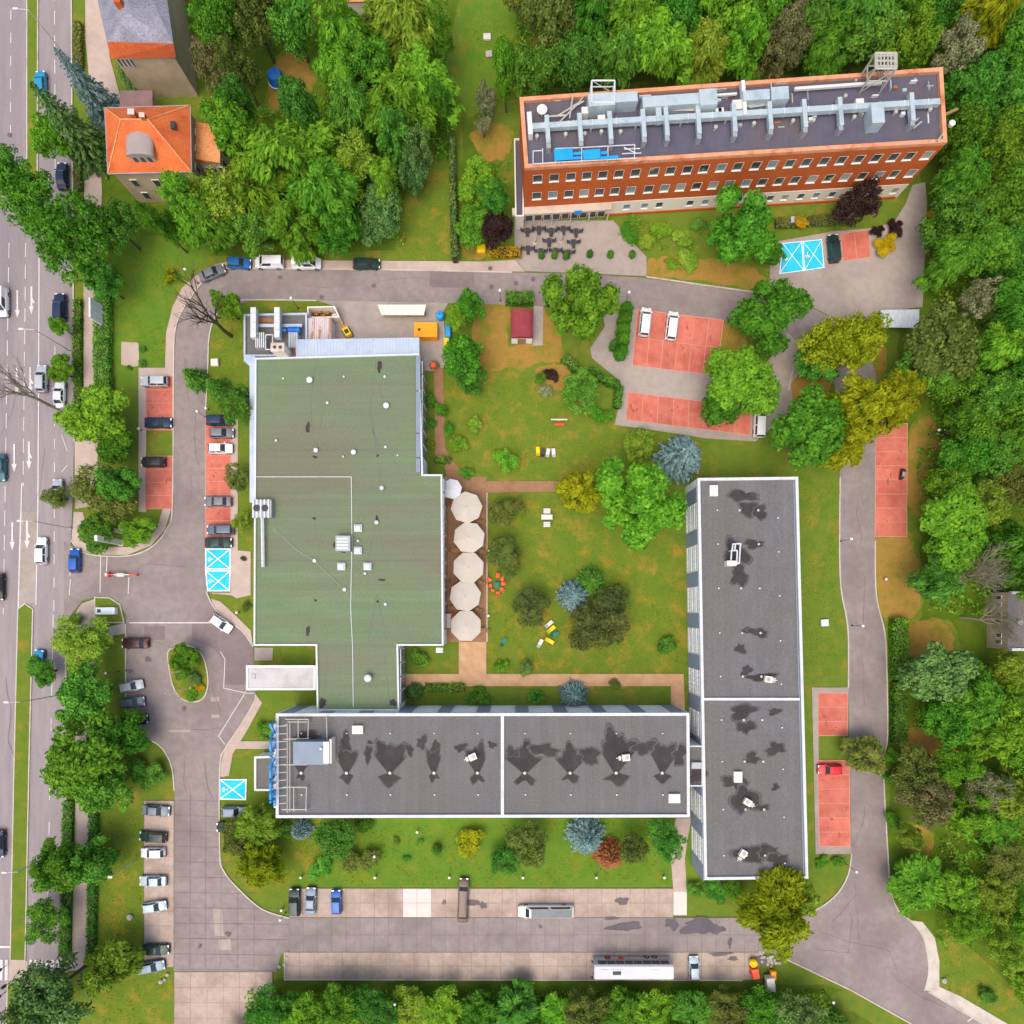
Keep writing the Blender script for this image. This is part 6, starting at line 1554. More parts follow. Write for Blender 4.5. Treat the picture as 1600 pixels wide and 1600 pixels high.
# shrubs
for a in ((790, 720, 22, 2.5, 'bush', 'bright', 'bright round shrub on the upper garden lawn'), (741, 664, 13, 2.2, 'bush', 'lime', 'tall lime shrub on the upper garden lawn'), (714, 693, 16, 2, 'bush', 'bright', 'leafy shrub beside the terrace path'), (728, 740, 12, 1.4, 'bush', 'deep', 'low green shrub at the terrace path corner'), (700, 670, 10, 1.6, 'bush', 'mid', 'small shrub at the right of the narrow path'),
          (690, 640, 12, 1.8, 'bush', 'mid', 'oval hedge shrub right of the narrow path'), (672, 625, 11, 1.8, 'bush', 'deep', 'oval hedge shrub at the pavilion wall, upper'), (673, 662, 11, 1.8, 'bush', 'deep', 'oval hedge shrub at the pavilion wall, lower'), (674, 695, 8, 1.4, 'bush', 'lime', 'small lime shrub at the pavilion wall'),
          (1040, 1011, 15, 2.5, 'bush', 'deep', 'dark shrub beside the wing at the garden\'s right'), (1045, 1000, 10, 2, 'bush', 'mid', 'small shrub just above the dark shrub beside the wing'), (821, 1043, 12, 1.8, 'bush', 'teal', 'bluish shrub just above the garden path'), (782, 1042, 12, 1.6, 'bush', 'bright', 'bright shrub above the garden path\'s left part'), (838, 1088, 14, 2, 'ball', 'deep', 'clipped dark ball below the garden path'), (960, 1070, 10, 1.2, 'bush', 'olive', 'low shrub below the garden path right of the blue spruce'), (962, 925, 14, 2, 'bush', 'mid', 'green shrub right of the dark spruce in the garden'),
          (737, 1092, 11, 1.8, 'ball', 'deep', 'clipped ball below the path, left of three'), (748, 1080, 11, 1.8, 'ball', 'mid', 'clipped ball below the path, top of three'), (757, 1091, 11, 1.8, 'ball', 'deep', 'clipped ball below the path, right of three'), (656, 1030, 17, 2.2, 'bush', 'deep', 'wide shrub at the pavilion\'s lower right corner'),
          (547, 1345, 18, 2.6, 'bush', 'olive', 'yellowish shrub on the south lawn, left of two'), (577, 1340, 17, 2.6, 'bush', 'olive', 'yellowish shrub on the south lawn, right of two'), (732, 1318, 25, 3.2, 'bush', 'yellow', 'round yellow shrub on the south lawn'), (683, 1325, 7, 2.5, 'column', 'dark', 'dark slim cypress on the south lawn'), (620, 1314, 6, .8, 'bush', 'dark', 'small dark shrub on the south lawn, left of two'), (656, 1316, 6, .8, 'bush', 'deep', 'small dark shrub on the south lawn, right of two'), (636, 1342, 7, .8, 'bush', 'mid', 'low tuft at the bottom of the south lawn'),
          (570, 1290, 16, 2, 'bush', 'mid', 'light shrub under the hotel range\'s lower wall'), (500, 1355, 20, 2, 'bush', 'deep', 'low dark shrub below the dark south tree'), (440, 1300, 16, 2, 'bush', 'dark', 'dark shrub at the hotel range\'s lower left corner'),
          (240, 1213, 22, 3, 'bush', 'dark', 'dark shrub beside the curved kerb, lower'), (215, 1203, 18, 3, 'bush', 'deep', 'dark shrub beside the curved kerb, upper'), (303, 1060, 11, 1.3, 'bush', 'teal', 'dark low shrub on the roundabout'), (312, 1073, 9, 1.0, 'bush', 'gold', 'golden low shrub on the roundabout'), (300, 1087, 11, .9, 'bush', 'mid', 'flat green shrub at the roundabout\'s lower end'),
          (265, 433, 13, 2, 'bush', 'yellow', 'yellow shrub by the kerb at the road bend'), (222, 546, 6, .9, 'ball', 'dark', 'small clipped ball beside the paved square, upper'), (222, 568, 7, .9, 'ball', 'dark', 'small clipped ball beside the paved square, lower'), (202, 574, 5, .7, 'ball', 'dark', 'tiny clipped ball below the paved square'),
          (418, 1140, 14, 2, 'bush', 'deep', 'dark shrub beside the drive at the hotel\'s upper left'), (413, 1146, 10, 1.5, 'bush', 'dark', 'low dark shrub left of the rooftop letters'), (410, 1137, 12, 2, 'bush', 'mid', 'green shrub above the hotel porch path'), (380, 873, 5, .8, 'bush', 'olive', 'small shrub in the grass square beside the blue bays'), (385, 948, 8, 1, 'bush', 'olive', 'low shrub by the kerb near the white car'),
          (1383, 382, 20, 1.8, 'bush', 'gold', 'golden shrub at the right of the red bays on the upper plaza'), (1400, 356, 14, 1.5, 'bush', 'purple', 'dark red shrub behind the golden shrub'), (1370, 362, 11, 1.3, 'bush', 'purple', 'low dark red shrub left behind the golden shrub'), (1252, 348, 11, 2, 'bush', 'gold', 'golden shrub below the brick hotel'), (1455, 335, 9, 2, 'bush', 'gold', 'golden shrub at the wood edge right of the plaza'),
          (1085, 1390, 14, 2, 'bush', 'deep', 'dark shrub below the wing\'s lower left corner'), (1115, 1392, 20, 2, 'bush', 'deep', 'wide shrub below the wing, middle'), (1145, 1392, 18, 2, 'bush', 'mid', 'shrub below the wing, nearest the yellow tree'), (1285, 1348, 12, 1, 'bush', 'mid', 'low shrub at the end of the lowest red bays'), (1310, 1346, 10, 1, 'bush', 'deep', 'low shrub by the lamp at the drive\'s merge'),
          (1545, 1557, 15, 2, 'bush', 'dark', 'dark round shrub on the lower right verge'), (985, 345, 10, 1, 'bush', 'mid', 'low shrub bed under the brick hotel wall'), (985, 365, 16, 1, 'bush', 'mid', 'low shrub bed at the plaza edge'), (1010, 380, 14, 1, 'bush', 'lime', 'lime ground shrub below the brick hotel'), (1065, 372, 18, 1, 'bush', 'lime', 'lime ground shrub beside the large round tree'), (1035, 358, 16, 1, 'bush', 'bright', 'bright ground shrub below the brick wall'), (1090, 350, 14, 1.2, 'bush', 'dark', 'dark ground shrub left of the large round tree'),
          (860, 585, 14, 1.5, 'bush', 'purple', 'dark red shrub in the rose bed'), (852, 612, 12, 1.2, 'bush', 'pale', 'pale rose shrub in the rose bed'), (845, 590, 10, 1.3, 'bush', 'mid', 'green rose shrub at the bed\'s left'), (930, 645, 16, 2, 'bush', 'mid', 'green shrub at the car park corner'), (948, 650, 12, 2, 'bush', 'bright', 'bright shrub right at the car park corner'), (678, 570, 8, 1.5, 'bush', 'teal', 'bluish shrub by the yellow container'),
          (1395, 1215, 14, 2.5, 'bush', 'mid', 'green shrub on the east drive\'s verge'), (1395, 1280, 16, 2.5, 'bush', 'deep', 'dark green shrub on the east drive\'s lower verge'), (1395, 1180, 14, 2.5, 'bush', 'bright', 'bright shrub below the east hedge'), (118, 970, 12, 1.5, 'bush', 'olive', 'low olive shrub at the roadside sign'), (1075, 405, 20, 1, 'bush', 'lime', 'lime shrub on the soil island below the brick hotel'), (1050, 412, 10, .8, 'bush', 'bright', 'small bright shrub on the soil island')):
    tree(*a)
# loose undergrowth shrubs in the woods
us = random.Random(31); cnt = 0
for x0, y0, x1, y1, n_ in ((1440, 120, 1600, 700, 40), (1410, 700, 1600, 1500, 60), (300, 20, 700, 380, 45), (800, 0, 1440, 90, 30), (400, 1545, 1300, 1600, 36)):
    pass

# --- hedges
def hedge(pts, w, h, leaf, label, name='hedge', dens=75, z0=0.0):
    P_, N_, S_ = [], [], []
    L_ = [W(*p) for p in pts]
    for a_, b_ in zip(L_[:-1], L_[1:]):
        d_ = b_ - a_; ln_ = d_.length; d_.normalize(); n_ = Vector((-d_.y, d_.x, 0))
        m = int(ln_ * (w + 2 * h) * dens / 2)
        t = nr.uniform(0, ln_, m); s_ = nr.uniform(-1, 1, m) * (w / 2 + h)
        top = np.abs(s_) < w / 2
        lat = np.where(top, s_, np.sign(s_) * w / 2); z = np.where(top, h, h - (np.abs(s_) - w / 2))
        z = np.maximum(z, .05) + nr.normal(size=m) * .07 + .14 * np.sin(t * 1.9) * top; lat = lat + nr.normal(size=m) * .08
        P_.append(np.stack([a_.x + d_.x * t + n_.x * lat, a_.y + d_.y * t + n_.y * lat, z], 1))
        nn = np.where(top[:, None], np.array([0, 0, 1.0]), np.sign(s_)[:, None] * np.array([n_.x, n_.y, .3])); N_.append(nn + nr.normal(size=(m, 3)) * .5)
    P_ = np.concatenate(P_); N_ = np.concatenate(N_); c = L_[0]
    P_ = P_ - np.array([c.x, c.y, 0])
    root = empty(name, (c.x, c.y, 0), 0, label, 'hedge')
    link('foliage', cards('foliage', P_, N_, nr.uniform(.6, 1.3, len(P_)) * .24, 1.4, None, MATS['leaf_' + leaf]), None, root)
    MB((c.x, c.y, 0)).strip(L_, w * .7, .02, h * .88).build('dark_core', MATS['bark_dark'], root)  # solid dark core added inside the leaf shell, in place of separate twigs
hedge([(709, 300), (712, 412)], .9, 2.6, 'teal', 'tall narrow dark hedge running up from the north road', dens=70)
hedge([(708, 225), (709, 298)], .8, 2.6, 'teal', 'tall narrow dark hedge, upper piece beside the park lawn', dens=70)
hedge([(168, 425), (166, 500), (165, 560), (168, 625)], 2.4, 1.6, 'deep', 'wide dark hedge between footpath and left lawn')
hedge([(125, 470), (124, 560), (125, 640)], 1.2, .9, 'mid', 'low verge hedge between road and footpath near the billboard')
hedge([(125, 40), (126, 100), (124, 135)], 1.2, 1.0, 'olive', 'low brownish verge hedge at the top of the road')
hedge([(125, 240), (126, 300)], 1.2, 1.0, 'olive', 'low verge hedge below the spruces')
hedge([(110, 1250), (107, 1380), (104, 1490)], 1.5, .9, 'dark', 'low dark hedge along the lower road')
hedge([(150, 1250), (148, 1380), (146, 1500)], 1.2, 1.1, 'dark', 'low dark hedge between lower footpath and lawn')
hedge([(1399, 965), (1399, 1060)], 2.4, 1.8, 'bright', 'bright clipped hedge along the east drive, upper piece')
hedge([(1399, 1065), (1399, 1160)], 2.2, 1.8, 'mid', 'clipped hedge along the east drive, lower piece')
hedge([(665, 1074), (726, 1074)], 1.3, 1.0, 'bright', 'clipped hedge left of the three balls')
hedge([(679, 720), (705, 720)], 1.0, .9, 'bright', 'short clipped hedge at the pavilion\'s step')
hedge([(790, 470), (833, 470)], 1.9, 1.6, 'mid', 'hedge above the red roofed shed')
hedge([(855, 462), (858, 480)], 1.0, 1.6, 'dark', 'short hedge beside the tall bright tree')
hedge([(920, 580), (945, 598), (966, 604)], 1.2, 1.5, 'mid', 'clipped hedge at the car park\'s left, upper piece')
hedge([(966, 606), (963, 640)], 1.2, 1.5, 'mid', 'clipped hedge at the car park\'s left, right piece')
hedge([(880, 560), (900, 580)], 1.4, 1.4, 'deep', 'dark hedge under the tall bright tree')
hedge([(765, 396), (815, 398)], 1.6, .9, 'gold', 'golden hedge below the purple tree')
hedge([(1210, 352), (1330, 344)], 1.6, .8, 'olive', 'olive shrub border under the brick hotel')

# --- bare trees
def bare_tree(px, py, h, spread, label, seed, material='bark_grey', lean=(0, 0), depth=4):
    r_ = random.Random(seed); c = W(px, py)
    root = empty('bare_tree', (c.x, c.y, 0), 0, label, 'tree')
    tr, brn = MB(), MB()
    def grow(p, d_, L_, rad, lev, mb_):
        k = 3; q = p
        for i in range(k):
            e = q + (d_ + Vector((r_.uniform(-.16, .16), r_.uniform(-.16, .16), r_.uniform(-.05, .1)))) * (L_ / k)
            mb_.tube(q, e, rad * (1 - .3 * i / k), rad * (1 - .3 * (i + 1) / k), 6 if lev > 1 else 4, caps=False); q = e
            if lev > 0 and (i > 0 or lev < depth):
                for _ in range(2):
                    a = r_.uniform(0, 6.28); dd = (d_ + Vector((math.cos(a), math.sin(a), r_.uniform(-.1, .5))) * spread).normalized()
                    grow(q, dd, L_ * r_.uniform(.5, .75), rad * .5, lev - 1, brn)
    grow(Vector((0, 0, -.05)), Vector((lean[0], lean[1], 1)).normalized(), h * .62, h * .028, depth, tr)
    tr.build('trunk', MATS[material], root, True, 60); brn.build('branches', MATS[material], root)
bare_tree(362, 526, 11, .55, 'bare leafless tree leaning over the bend of the north road', 3, 'bark_dark', (-.1, .05), 3)
bare_tree(92, 640, 11, .5, 'bare leafless tree hanging over the road at the left', 5, 'bark_grey', (-.2, 0), 3)
bare_tree(1480, 905, 9, .8, 'bare grey tree above the grey house on the right', 8, 'bark_grey', (.3, .1))
bare_tree(1500, 965, 8, .8, 'bare grey tree in front of the grey house', 9, 'bark_grey', (.35, 0))
fl = empty('fallen_tree', W(1540, 755, 0), 0, 'fallen pale trunk lying in the wood at the right edge', 'tree trunk')
mb = MB(fl.location)
for a_, b_, r0, r1 in (((1535, 752), (1575, 768), .5, .4), ((1575, 768), (1600, 780), .4, .3), ((1545, 757), (1532, 768), .3, .12), ((1548, 756), (1540, 745), .25, .1)): mb.tube(W(*a_, .6), W(*b_, .6), r0, r1, 8)
mb.build('trunk', MATS['wood'], fl, True)

# --- ground cover: loose leaves and weeds in the woods, grass tufts on the lawns (nobody could count them)
def scatter(name, rects, per_m2, leaf, size, zmax, label, cat, ph=0.0, clump=False):
    P_ = []
    for x0, y0, x1, y1 in rects:
        a_, b_ = W(x0, y1), W(x1, y0); n_ = int((b_.x - a_.x) * (b_.y - a_.y) * per_m2)
        q = np.stack([nr.uniform(a_.x, b_.x, n_), nr.uniform(a_.y, b_.y, n_), nr.uniform(.06, zmax, n_)], 1)
        nz = np.sin(q[:, 0] * .55 + 1.3 + ph) * np.cos(q[:, 1] * .47) + .6 * np.sin(q[:, 0] * 1.3 + q[:, 1] * 1.1)
        keep = nz + nr.normal(size=n_) * .3 > (.15 if clump else -.25); q[:, 2] = np.where(clump, .1 + nr.uniform(.55, 1, n_) * zmax * np.clip(nz, .12, 1.2), q[:, 2]); q = q[keep]; P_.append(q)
    P_ = np.concatenate(P_); n_ = len(P_)
    me = cards(name, P_, np.array([0, 0, 1.0]) + nr.normal(size=(n_, 3)) * .55, nr.uniform(.6, 1.4, n_) * size, 1.6, None, MATS['leaf_' + leaf])
    return tag(link(name, me), label, cat, None, 'stuff')
WOODS = [(1450, 300, 1650, 690), (1432, 700, 1650, 830), (1450, 830, 1650, 960), (1425, 1030, 1650, 1140), (1425, 1200, 1650, 1290), (1462, 1290, 1650, 1470), (1490, -60, 1650, 300), (805, -60, 1480, 95), (300, -60, 700, 80), (335, 180, 700, 255), (260, 275, 635, 385), (500, 80, 700, 180), (390, 1545, 1290, 1650), (730, 260, 795, 375)]
for leaf_, ph_, lb_ in (('mid', 0.0, 'green leafy undergrowth covering the woodland floor'), ('bright', 2.1, 'bright leafy undergrowth between the woodland trees'), ('lime', 4.0, 'yellowish leafy undergrowth between the woodland trees')):
    scatter('undergrowth', WOODS, 5.5, leaf_, .34, 2.6, lb_, 'undergrowth', ph_, True)
scatter('ground_cover_plants', [(962, 346, 1000, 372), (985, 346, 1100, 392), (1215, 346, 1330, 358), (1040, 405, 1080, 425)], 14, 'bright', .2, .6, 'low leafy planting in the beds below the brick hotel', 'plants', 1.0, True)
scatter('grass', [(182, 392, 262, 570), (775, 775, 1060, 1045), (705, 590, 860, 745), (890, 680, 1080, 745), (560, 1285, 1045, 1383), (360, 1290, 560, 1380), (158, 1260, 222, 1500), (1255, 750, 1308, 1070), (645, 270, 698, 400), (725, 20, 795, 160), (1475, 1480, 1560, 1570), (335, 495, 378, 590), (160, 1530, 262, 1640)], 6.0, 'lawn', .15, .07, 'short lawn grass tufts', 'grass')
# ================================================================ vehicles
mat('glass_roof', (.10, .12, .13), (.14, .16, .17), .6, rough=.35, spec=.4)
def paintmat(name, c, c2=None, metal=.25):
    return mat('paint_' + name, c, None, rough=.4, spec=.35, metal=metal * .6, coat=.2)
for nm, c in dict(white=(.74, .75, .76), silver=(.45, .49, .51), grey=(.17, .18, .20), slate=(.11, .14, .18), black=(.016, .018, .02), navy=(.014, .03, .075), blue=(.012, .10, .42), midblue=(.02, .14, .40), sky=(.02, .28, .50), green=(.015, .04, .035), red=(.62, .015, .03), brown=(.10, .065, .052), teal=(.02, .12, .14), steel=(.17, .23, .30), lightblue=(.36, .47, .52), maroon=(.05, .012, .015)).items():
    paintmat(nm, c, metal=0 if nm in ('white', 'black') else .25)

KINDS = {
 # L, W, H, belt, hood stations, greenhouse (xb0, xt0, xt1, xb1) as fractions of L from the rear end
 'hatch': dict(L=4.15, W=1.78, H=1.50, belt=.95, st=[(0, .80, .62), (.02, .90, .80), (.06, .96, .93), (.3, 1, .97), (.62, 1, .95), (.72, .99, .92), (.90, .94, .78), (.97, .86, .66), (1, .72, .58)], gh=(.03, .13, .56, .73), wb=.62),
 'sedan': dict(L=4.6, W=1.82, H=1.45, belt=.93, st=[(0, .80, .70), (.02, .90, .86), (.06, .95, .92), (.3, 1, .95), (.62, 1, .93), (.70, .99, .91), (.90, .94, .77), (.97, .86, .66), (1, .72, .58)], gh=(.14, .27, .57, .72), wb=.60),
 'estate': dict(L=4.65, W=1.82, H=1.50, belt=.95, st=[(0, .82, .66), (.015, .92, .86), (.05, .96, .95), (.3, 1, .97), (.62, 1, .95), (.70, .99, .92), (.90, .94, .78), (.97, .86, .66), (1, .72, .58)], gh=(.025, .09, .57, .72), wb=.60),
 'suv': dict(L=4.7, W=1.90, H=1.75, belt=1.10, st=[(0, .84, .74), (.015, .93, .98), (.05, .97, 1.08), (.3, 1, 1.12), (.62, 1, 1.10), (.72, .99, 1.06), (.91, .95, .94), (.975, .88, .80), (1, .78, .70)], gh=(.02, .08, .56, .72), wb=.60),
 'van': dict(L=4.9, W=1.92, H=1.95, belt=1.15, st=[(0, .9, .9), (.01, .95, 1.08), (.04, .98, 1.14), (.3, 1, 1.16), (.70, 1, 1.14), (.80, .99, 1.08), (.93, .95, .92), (.98, .88, .78), (1, .78, .68)], gh=(.01, .035, .68, .83), wb=.62),
}
def car_parts(K):
    L, Wd, Hh = K['L'], K['W'], K['H']; zb = .2
    b = MB(); ns = 13; secs = []
    for f, wf, zt in K['st']:
        x = -L / 2 + f * L; w = Wd / 2 * wf
        half = [(w * .86, zb), (w * .98, zb + .1), (w, zb + .4 * (zt - zb)), (w * .985, zt - .13), (w * .90, zt - .025), (w * .45, zt + .015)]
        sec = [(-y, z) for y, z in half] + [(0, zt + .03)] + half[::-1]
        secs.append([(x, y, z) for y, z in sec])
    v = [p for s_ in secs for p in s_]; f = []
    for i in range(len(secs) - 1):
        for k in range(ns - 1): f.append((i * ns + k, (i + 1) * ns + k, (i + 1) * ns + k + 1, i * ns + k + 1))
        f.append((i * ns, i * ns + ns - 1, (i + 1) * ns + ns - 1, (i + 1) * ns))
    f.append(tuple(range(ns))); f.append(tuple(range((len(secs) - 1) * ns + ns - 1, (len(secs) - 1) * ns - 1, -1)))
    b.add(v, f)
    xb0, xt0, xt1, xb1 = [-L / 2 + q * L for q in K['gh']]; wb, wt = Wd / 2 * .90, Wd / 2 * .72; z0, z1 = K['belt'] - .06, Hh
    base = [(xb0, -wb, z0), (xb1, -wb * .96, z0), (xb1, wb * .96, z0), (xb0, wb, z0)]
    top = [(xt0, -wt, z1 - .05), (xt1, -wt * .97, z1 - .05), (xt1, wt * .97, z1 - .05), (xt0, wt, z1 - .05)]
    n = 6; rv = []; rf = []                                     # domed roof
    for i in range(n + 1):
        for j in range(n + 1):
            u, w = i / n, j / n
            p = (Vector(top[0]).lerp(Vector(top[1]), u)).lerp(Vector(top[3]).lerp(Vector(top[2]), u), w)
            p.z += .05 * (1 - (2 * u - 1) ** 4) * (1 - (2 * w - 1) ** 4); rv.append(p)
    for i in range(n):
        for j in range(n): a = i * (n + 1) + j; rf.append((a, a + n + 1, a + n + 2, a + 1))
    b.add(rv, rf)
    b.add(base + top, [(0, 1, 5, 4), (1, 2, 6, 5), (2, 3, 7, 6), (3, 0, 4, 7)])
    body = b.mesh('body', MATS['paint_grey'], True, 40)
    def pane(q, name, mu=.07, mv=.1, off=.012):
        q = [Vector(p) for p in q]; nrm = (q[1] - q[0]).cross(q[3] - q[0]).normalized()
        cen = sum(q, Vector()) / 4
        if nrm.dot(cen - Vector((0, 0, .8))) < 0: nrm = -nrm
        def P(u, w): return q[0].lerp(q[1], u).lerp(q[3].lerp(q[2], u), w) + nrm * off
        m_ = MB(); m_.add([P(mu, mv), P(1 - mu, mv), P(1 - mu, 1 - mv), P(mu, 1 - mv)], [(0, 1, 2, 3)]); return m_.mesh(name, MATS['car_glass'])
    T, Bq = [Vector(p) for p in top], [Vector(p) for p in base]
    out = {'body': body}
    out['windscreen'] = pane([Bq[1], Bq[2], T[2], T[1]], 'windscreen', .06, .04)
    out['rear_window'] = pane([Bq[3], Bq[0], T[0], T[3]], 'rear_window', .08, .1)
    sw = []
    for s_ in (0, 1):
        i0, i1 = (0, 1) if s_ == 0 else (3, 2)
        for u0, u1 in ((.03, .48), (.52, .96)):
            if K.get('cargo') and u0 < .3: continue
            sw.append(pane([Bq[i0].lerp(Bq[i1], u0), Bq[i0].lerp(Bq[i1], u1), T[i0].lerp(T[i1], u1), T[i0].lerp(T[i1], u0)], 'side_window', .03, .12))
    out['side'] = sw
    wr = .32 if Hh < 1.7 else .36
    wm = MB(); wm.tube((0, -.11, 0), (0, .11, 0), wr, None, 18); out['wheel'] = wm.mesh('wheel', MATS['tyre'], True)
    rm = MB(); rm.tube((0, -.118, 0), (0, .118, 0), wr * .62, None, 12); out['rim'] = rm.mesh('rim', MATS['rim'])
    hl = MB().box(-.1, .1, -.19, .19, -.07, .07).mesh('headlight', MATS['headlight']); tl = MB().box(-.06, .06, -.16, .16, -.1, .1).mesh('taillight', MATS['taillight'])
    mr = MB().box(-.06, .1, -.11, .11, -.07, .08).mesh('mirror', MATS['paint_grey'])
    bp = MB().box(-.05, .05, -Wd * .42, Wd * .42, -.09, .09).mesh('bumper', MATS['black_trim'])
    out['hl'], out['tl'], out['mr'], out['bp'], out['wr'], out['K'] = hl, tl, mr, bp, wr, K
    out['mirror_at'] = (xb1 - .12, wb + .07, K['belt'] + .03)
    return out
CARS = {k: car_parts(v) for k, v in KINDS.items()}
CARS['cargo'] = car_parts(dict(KINDS['van'], cargo=True))
CARS['limo'] = car_parts(dict(KINDS['sedan'], L=7.6, gh=(.09, .16, .74, .82), st=[(0, .80, .70), (.012, .90, .86), (.035, .95, .92), (.2, 1, .95), (.75, 1, .93), (.82, .99, .91), (.94, .94, .77), (.98, .86, .66), (1, .72, .58)], wb=.70))
CARS['long_limo'] = car_parts(dict(KINDS['suv'], L=9.5, W=2.05, H=1.8, gh=(.03, .05, .80, .87), st=[(0, .84, .74), (.008, .93, .98), (.025, .97, 1.08), (.2, 1, 1.12), (.80, 1, 1.10), (.87, .99, 1.06), (.95, .95, .94), (.985, .88, .80), (1, .78, .70)], wb=.68))

def car(px, py, ang, kind, colour, label, cat='car', group='parked cars', hz=.6):
    C = CARS[kind]; K = C['K']; L, Wd = K['L'], K['W']
    c = W(px, py, hz)
    root = empty({'van': 'parked_van', 'cargo': 'parked_van', 'limo': 'limousine', 'long_limo': 'limousine'}.get(kind, 'parked_car' if group == 'parked cars' else 'car'), (c.x, c.y, ZK), RAD(ang), label, cat, group)
    pm = MATS['paint_' + colour]
    link('body', C['body'], pm, root)
    link('windscreen', C['windscreen'], None, root); link('rear_window', C['rear_window'], None, root)
    for s_ in C['side']: link('side_window', s_, None, root)
    for sx in (-1, 1):
        for sy in (-1, 1):
            w = link('wheel', C['wheel'], None, root, (sx * L * K['wb'] / 2 + (.02 * L), sy * (Wd / 2 - .10), C['wr'])); link('rim', C['rim'], None, w)
    for sy in (-1, 1):
        link('headlight', C['hl'], None, root, (L / 2 - .13, sy * Wd * .31, .62 if Wd < 1.85 else .76)); link('taillight', C['tl'], None, root, (-L / 2 + .055, sy * Wd * .33, .76 if Wd < 1.85 else .86))
        x, y, z = C['mirror_at']; link('mirror', C['mr'], pm, root, (x, sy * y, z))
    link('bumper', C['bp'], None, root, (L / 2 - .02, 0, .36)); link('bumper', C['bp'], None, root, (-L / 2 + .02, 0, .38))
    return root
MV = 'cars driving on the road'
for a in ((65, 131, 93, 'hatch', 'sky', 'bright blue car driving up the road at the top left', 'car', MV), (98, 276, 91, 'sedan', 'navy', 'dark car half hidden by the large roadside tree', 'car', MV), (95, 481, 90, 'suv', 'navy', 'dark blue car in the right lane beside the billboard', 'car', MV),
          (66, 592, 89, 'estate', 'silver', 'silver car in the middle lane above the bare tree', 'car', MV), (94, 617, 88, 'sedan', 'white', 'white car in the right lane behind the bare branches', 'car', MV), (91, 768, 91, 'hatch', 'silver', 'silver car beside the small tree at the entrance island', 'car', MV),
          (66, 861, 89, 'estate', 'white', 'white car driving past the entrance', 'car', MV), (118, 876, 90, 'hatch', 'blue', 'deep blue car turning at the entrance', 'car', MV), (60, 1034, 82, 'hatch', 'sky', 'light blue car driving beside the grass median', 'car', MV),
          (2, 731, -90, 'sedan', 'teal', 'teal car cut by the left edge beside the arrows', 'car', MV), (-1, 917, -90, 'sedan', 'black', 'black car cut by the left edge near the entrance', 'car', MV), (0, 1318, -90, 'sedan', 'navy', 'dark blue car cut by the lower left edge', 'car', MV)):
    car(*a)
car(3, 472, -90, 'cargo', 'white', 'white van cut by the left edge of the picture', 'van', MV, .9)
for a in ((332, 427, 22, 'sedan', 'grey', 'grey car parked at the bend of the north road'), (374, 412, -3, 'hatch', 'midblue', 'bright blue car parked on the north road'), (573, 413, 0, 'estate', 'green', 'dark green car parked alone on the north road'),
          (242, 596, 180, 'estate', 'silver', 'silver car in the topmost left red bay'), (248, 661, 0, 'sedan', 'navy', 'dark blue car just above the grass square'), (240, 722, 180, 'hatch', 'black', 'black car just below the grass square'),
          (344, 657, 0, 'estate', 'navy', 'dark blue car, topmost in the right red bays'), (347, 677, 0, 'hatch', 'grey', 'dark grey car, second from the top in the right red bays'), (345, 701, 0, 'hatch', 'white', 'white car in the right red bays'), (341, 784, 180, 'sedan', 'grey', 'grey car alone in the lower right red bays'), (345, 828, 180, 'estate', 'slate', 'slate grey car above the black car at the blue bays'), (342, 848, 0, 'sedan', 'green', 'blackish car next to the blue disabled bays'),
          (346, 974, -35, 'hatch', 'white', 'white car standing askew beside the curved kerb'), (212, 1005, 180, 'sedan', 'maroon', 'dark car with red tail at the top of the roundabout bays'), (206, 1072, 12, 'hatch', 'silver', 'silver car left of the roundabout'), (208, 1097, 6, 'hatch', 'slate', 'dark grey car below the silver car at the roundabout'), (211, 1124, 3, 'sedan', 'black', 'black car under the tree left of the roundabout'),
          (245, 1266, -4, 'sedan', 'slate', 'dark blue grey car, topmost in the lower left bays'), (240, 1307, 176, 'estate', 'green', 'dark green car, second in the lower left bays'), (240, 1332, 180, 'hatch', 'white', 'whitish car, third in the lower left bays'), (240, 1376, 180, 'sedan', 'lightblue', 'pale silver car, fourth in the lower left bays'), (242, 1416, 8, 'hatch', 'lightblue', 'light blue silver car parked slightly askew, fifth in the lower left bays'), (244, 1483, 0, 'sedan', 'green', 'dark green car, second from the bottom in the lower left bays'), (237, 1510, 10, 'estate', 'steel', 'blue grey car at the bottom end of the lower left bays'),
          (366, 1268, 0, 'hatch', 'steel', 'blue grey car below the single blue bay'), (358, 1292, 180, 'hatch', 'green', 'dark car half hidden by the olive tree'),
          (461, 1409, 90, 'suv', 'green', 'dark green car, leftmost on the south apron'), (486, 1407, 88, 'sedan', 'steel', 'grey blue car, second on the south apron'), (526, 1409, 92, 'hatch', 'blue', 'bright blue car, third on the south apron'), (1084, 1512, 92, 'hatch', 'lightblue', 'pale green silver car right of the coach'),
          (1302, 389, 95, 'suv', 'green', 'black green car beside the upper right blue bays'), (1296, 1202, 180, 'hatch', 'red', 'bright red car in the lower right red bays')):
    car(*a)
for a in ((421, 410, 180, 'cargo', 'white', 'white van on the north road, left of two', 'van', 'parked vans', .9), (479, 411, 0, 'cargo', 'white', 'white van on the north road, right of two', 'van', 'parked vans', .9), (1008, 503, 84, 'van', 'white', 'white van in the centre car park, left of two', 'van', 'parked vans', .9), (1050, 509, 83, 'van', 'white', 'white van in the centre car park, right of two', 'van', 'parked vans', .9), (1187, 661, 88, 'van', 'white', 'white van beside the tree at the car park\'s right', 'van', 'parked vans', .9)):
    car(*a)
car(724, 1406, 88, 'limo', 'brown', 'brown stretch limousine on the south apron', 'limousine', 'limousines')
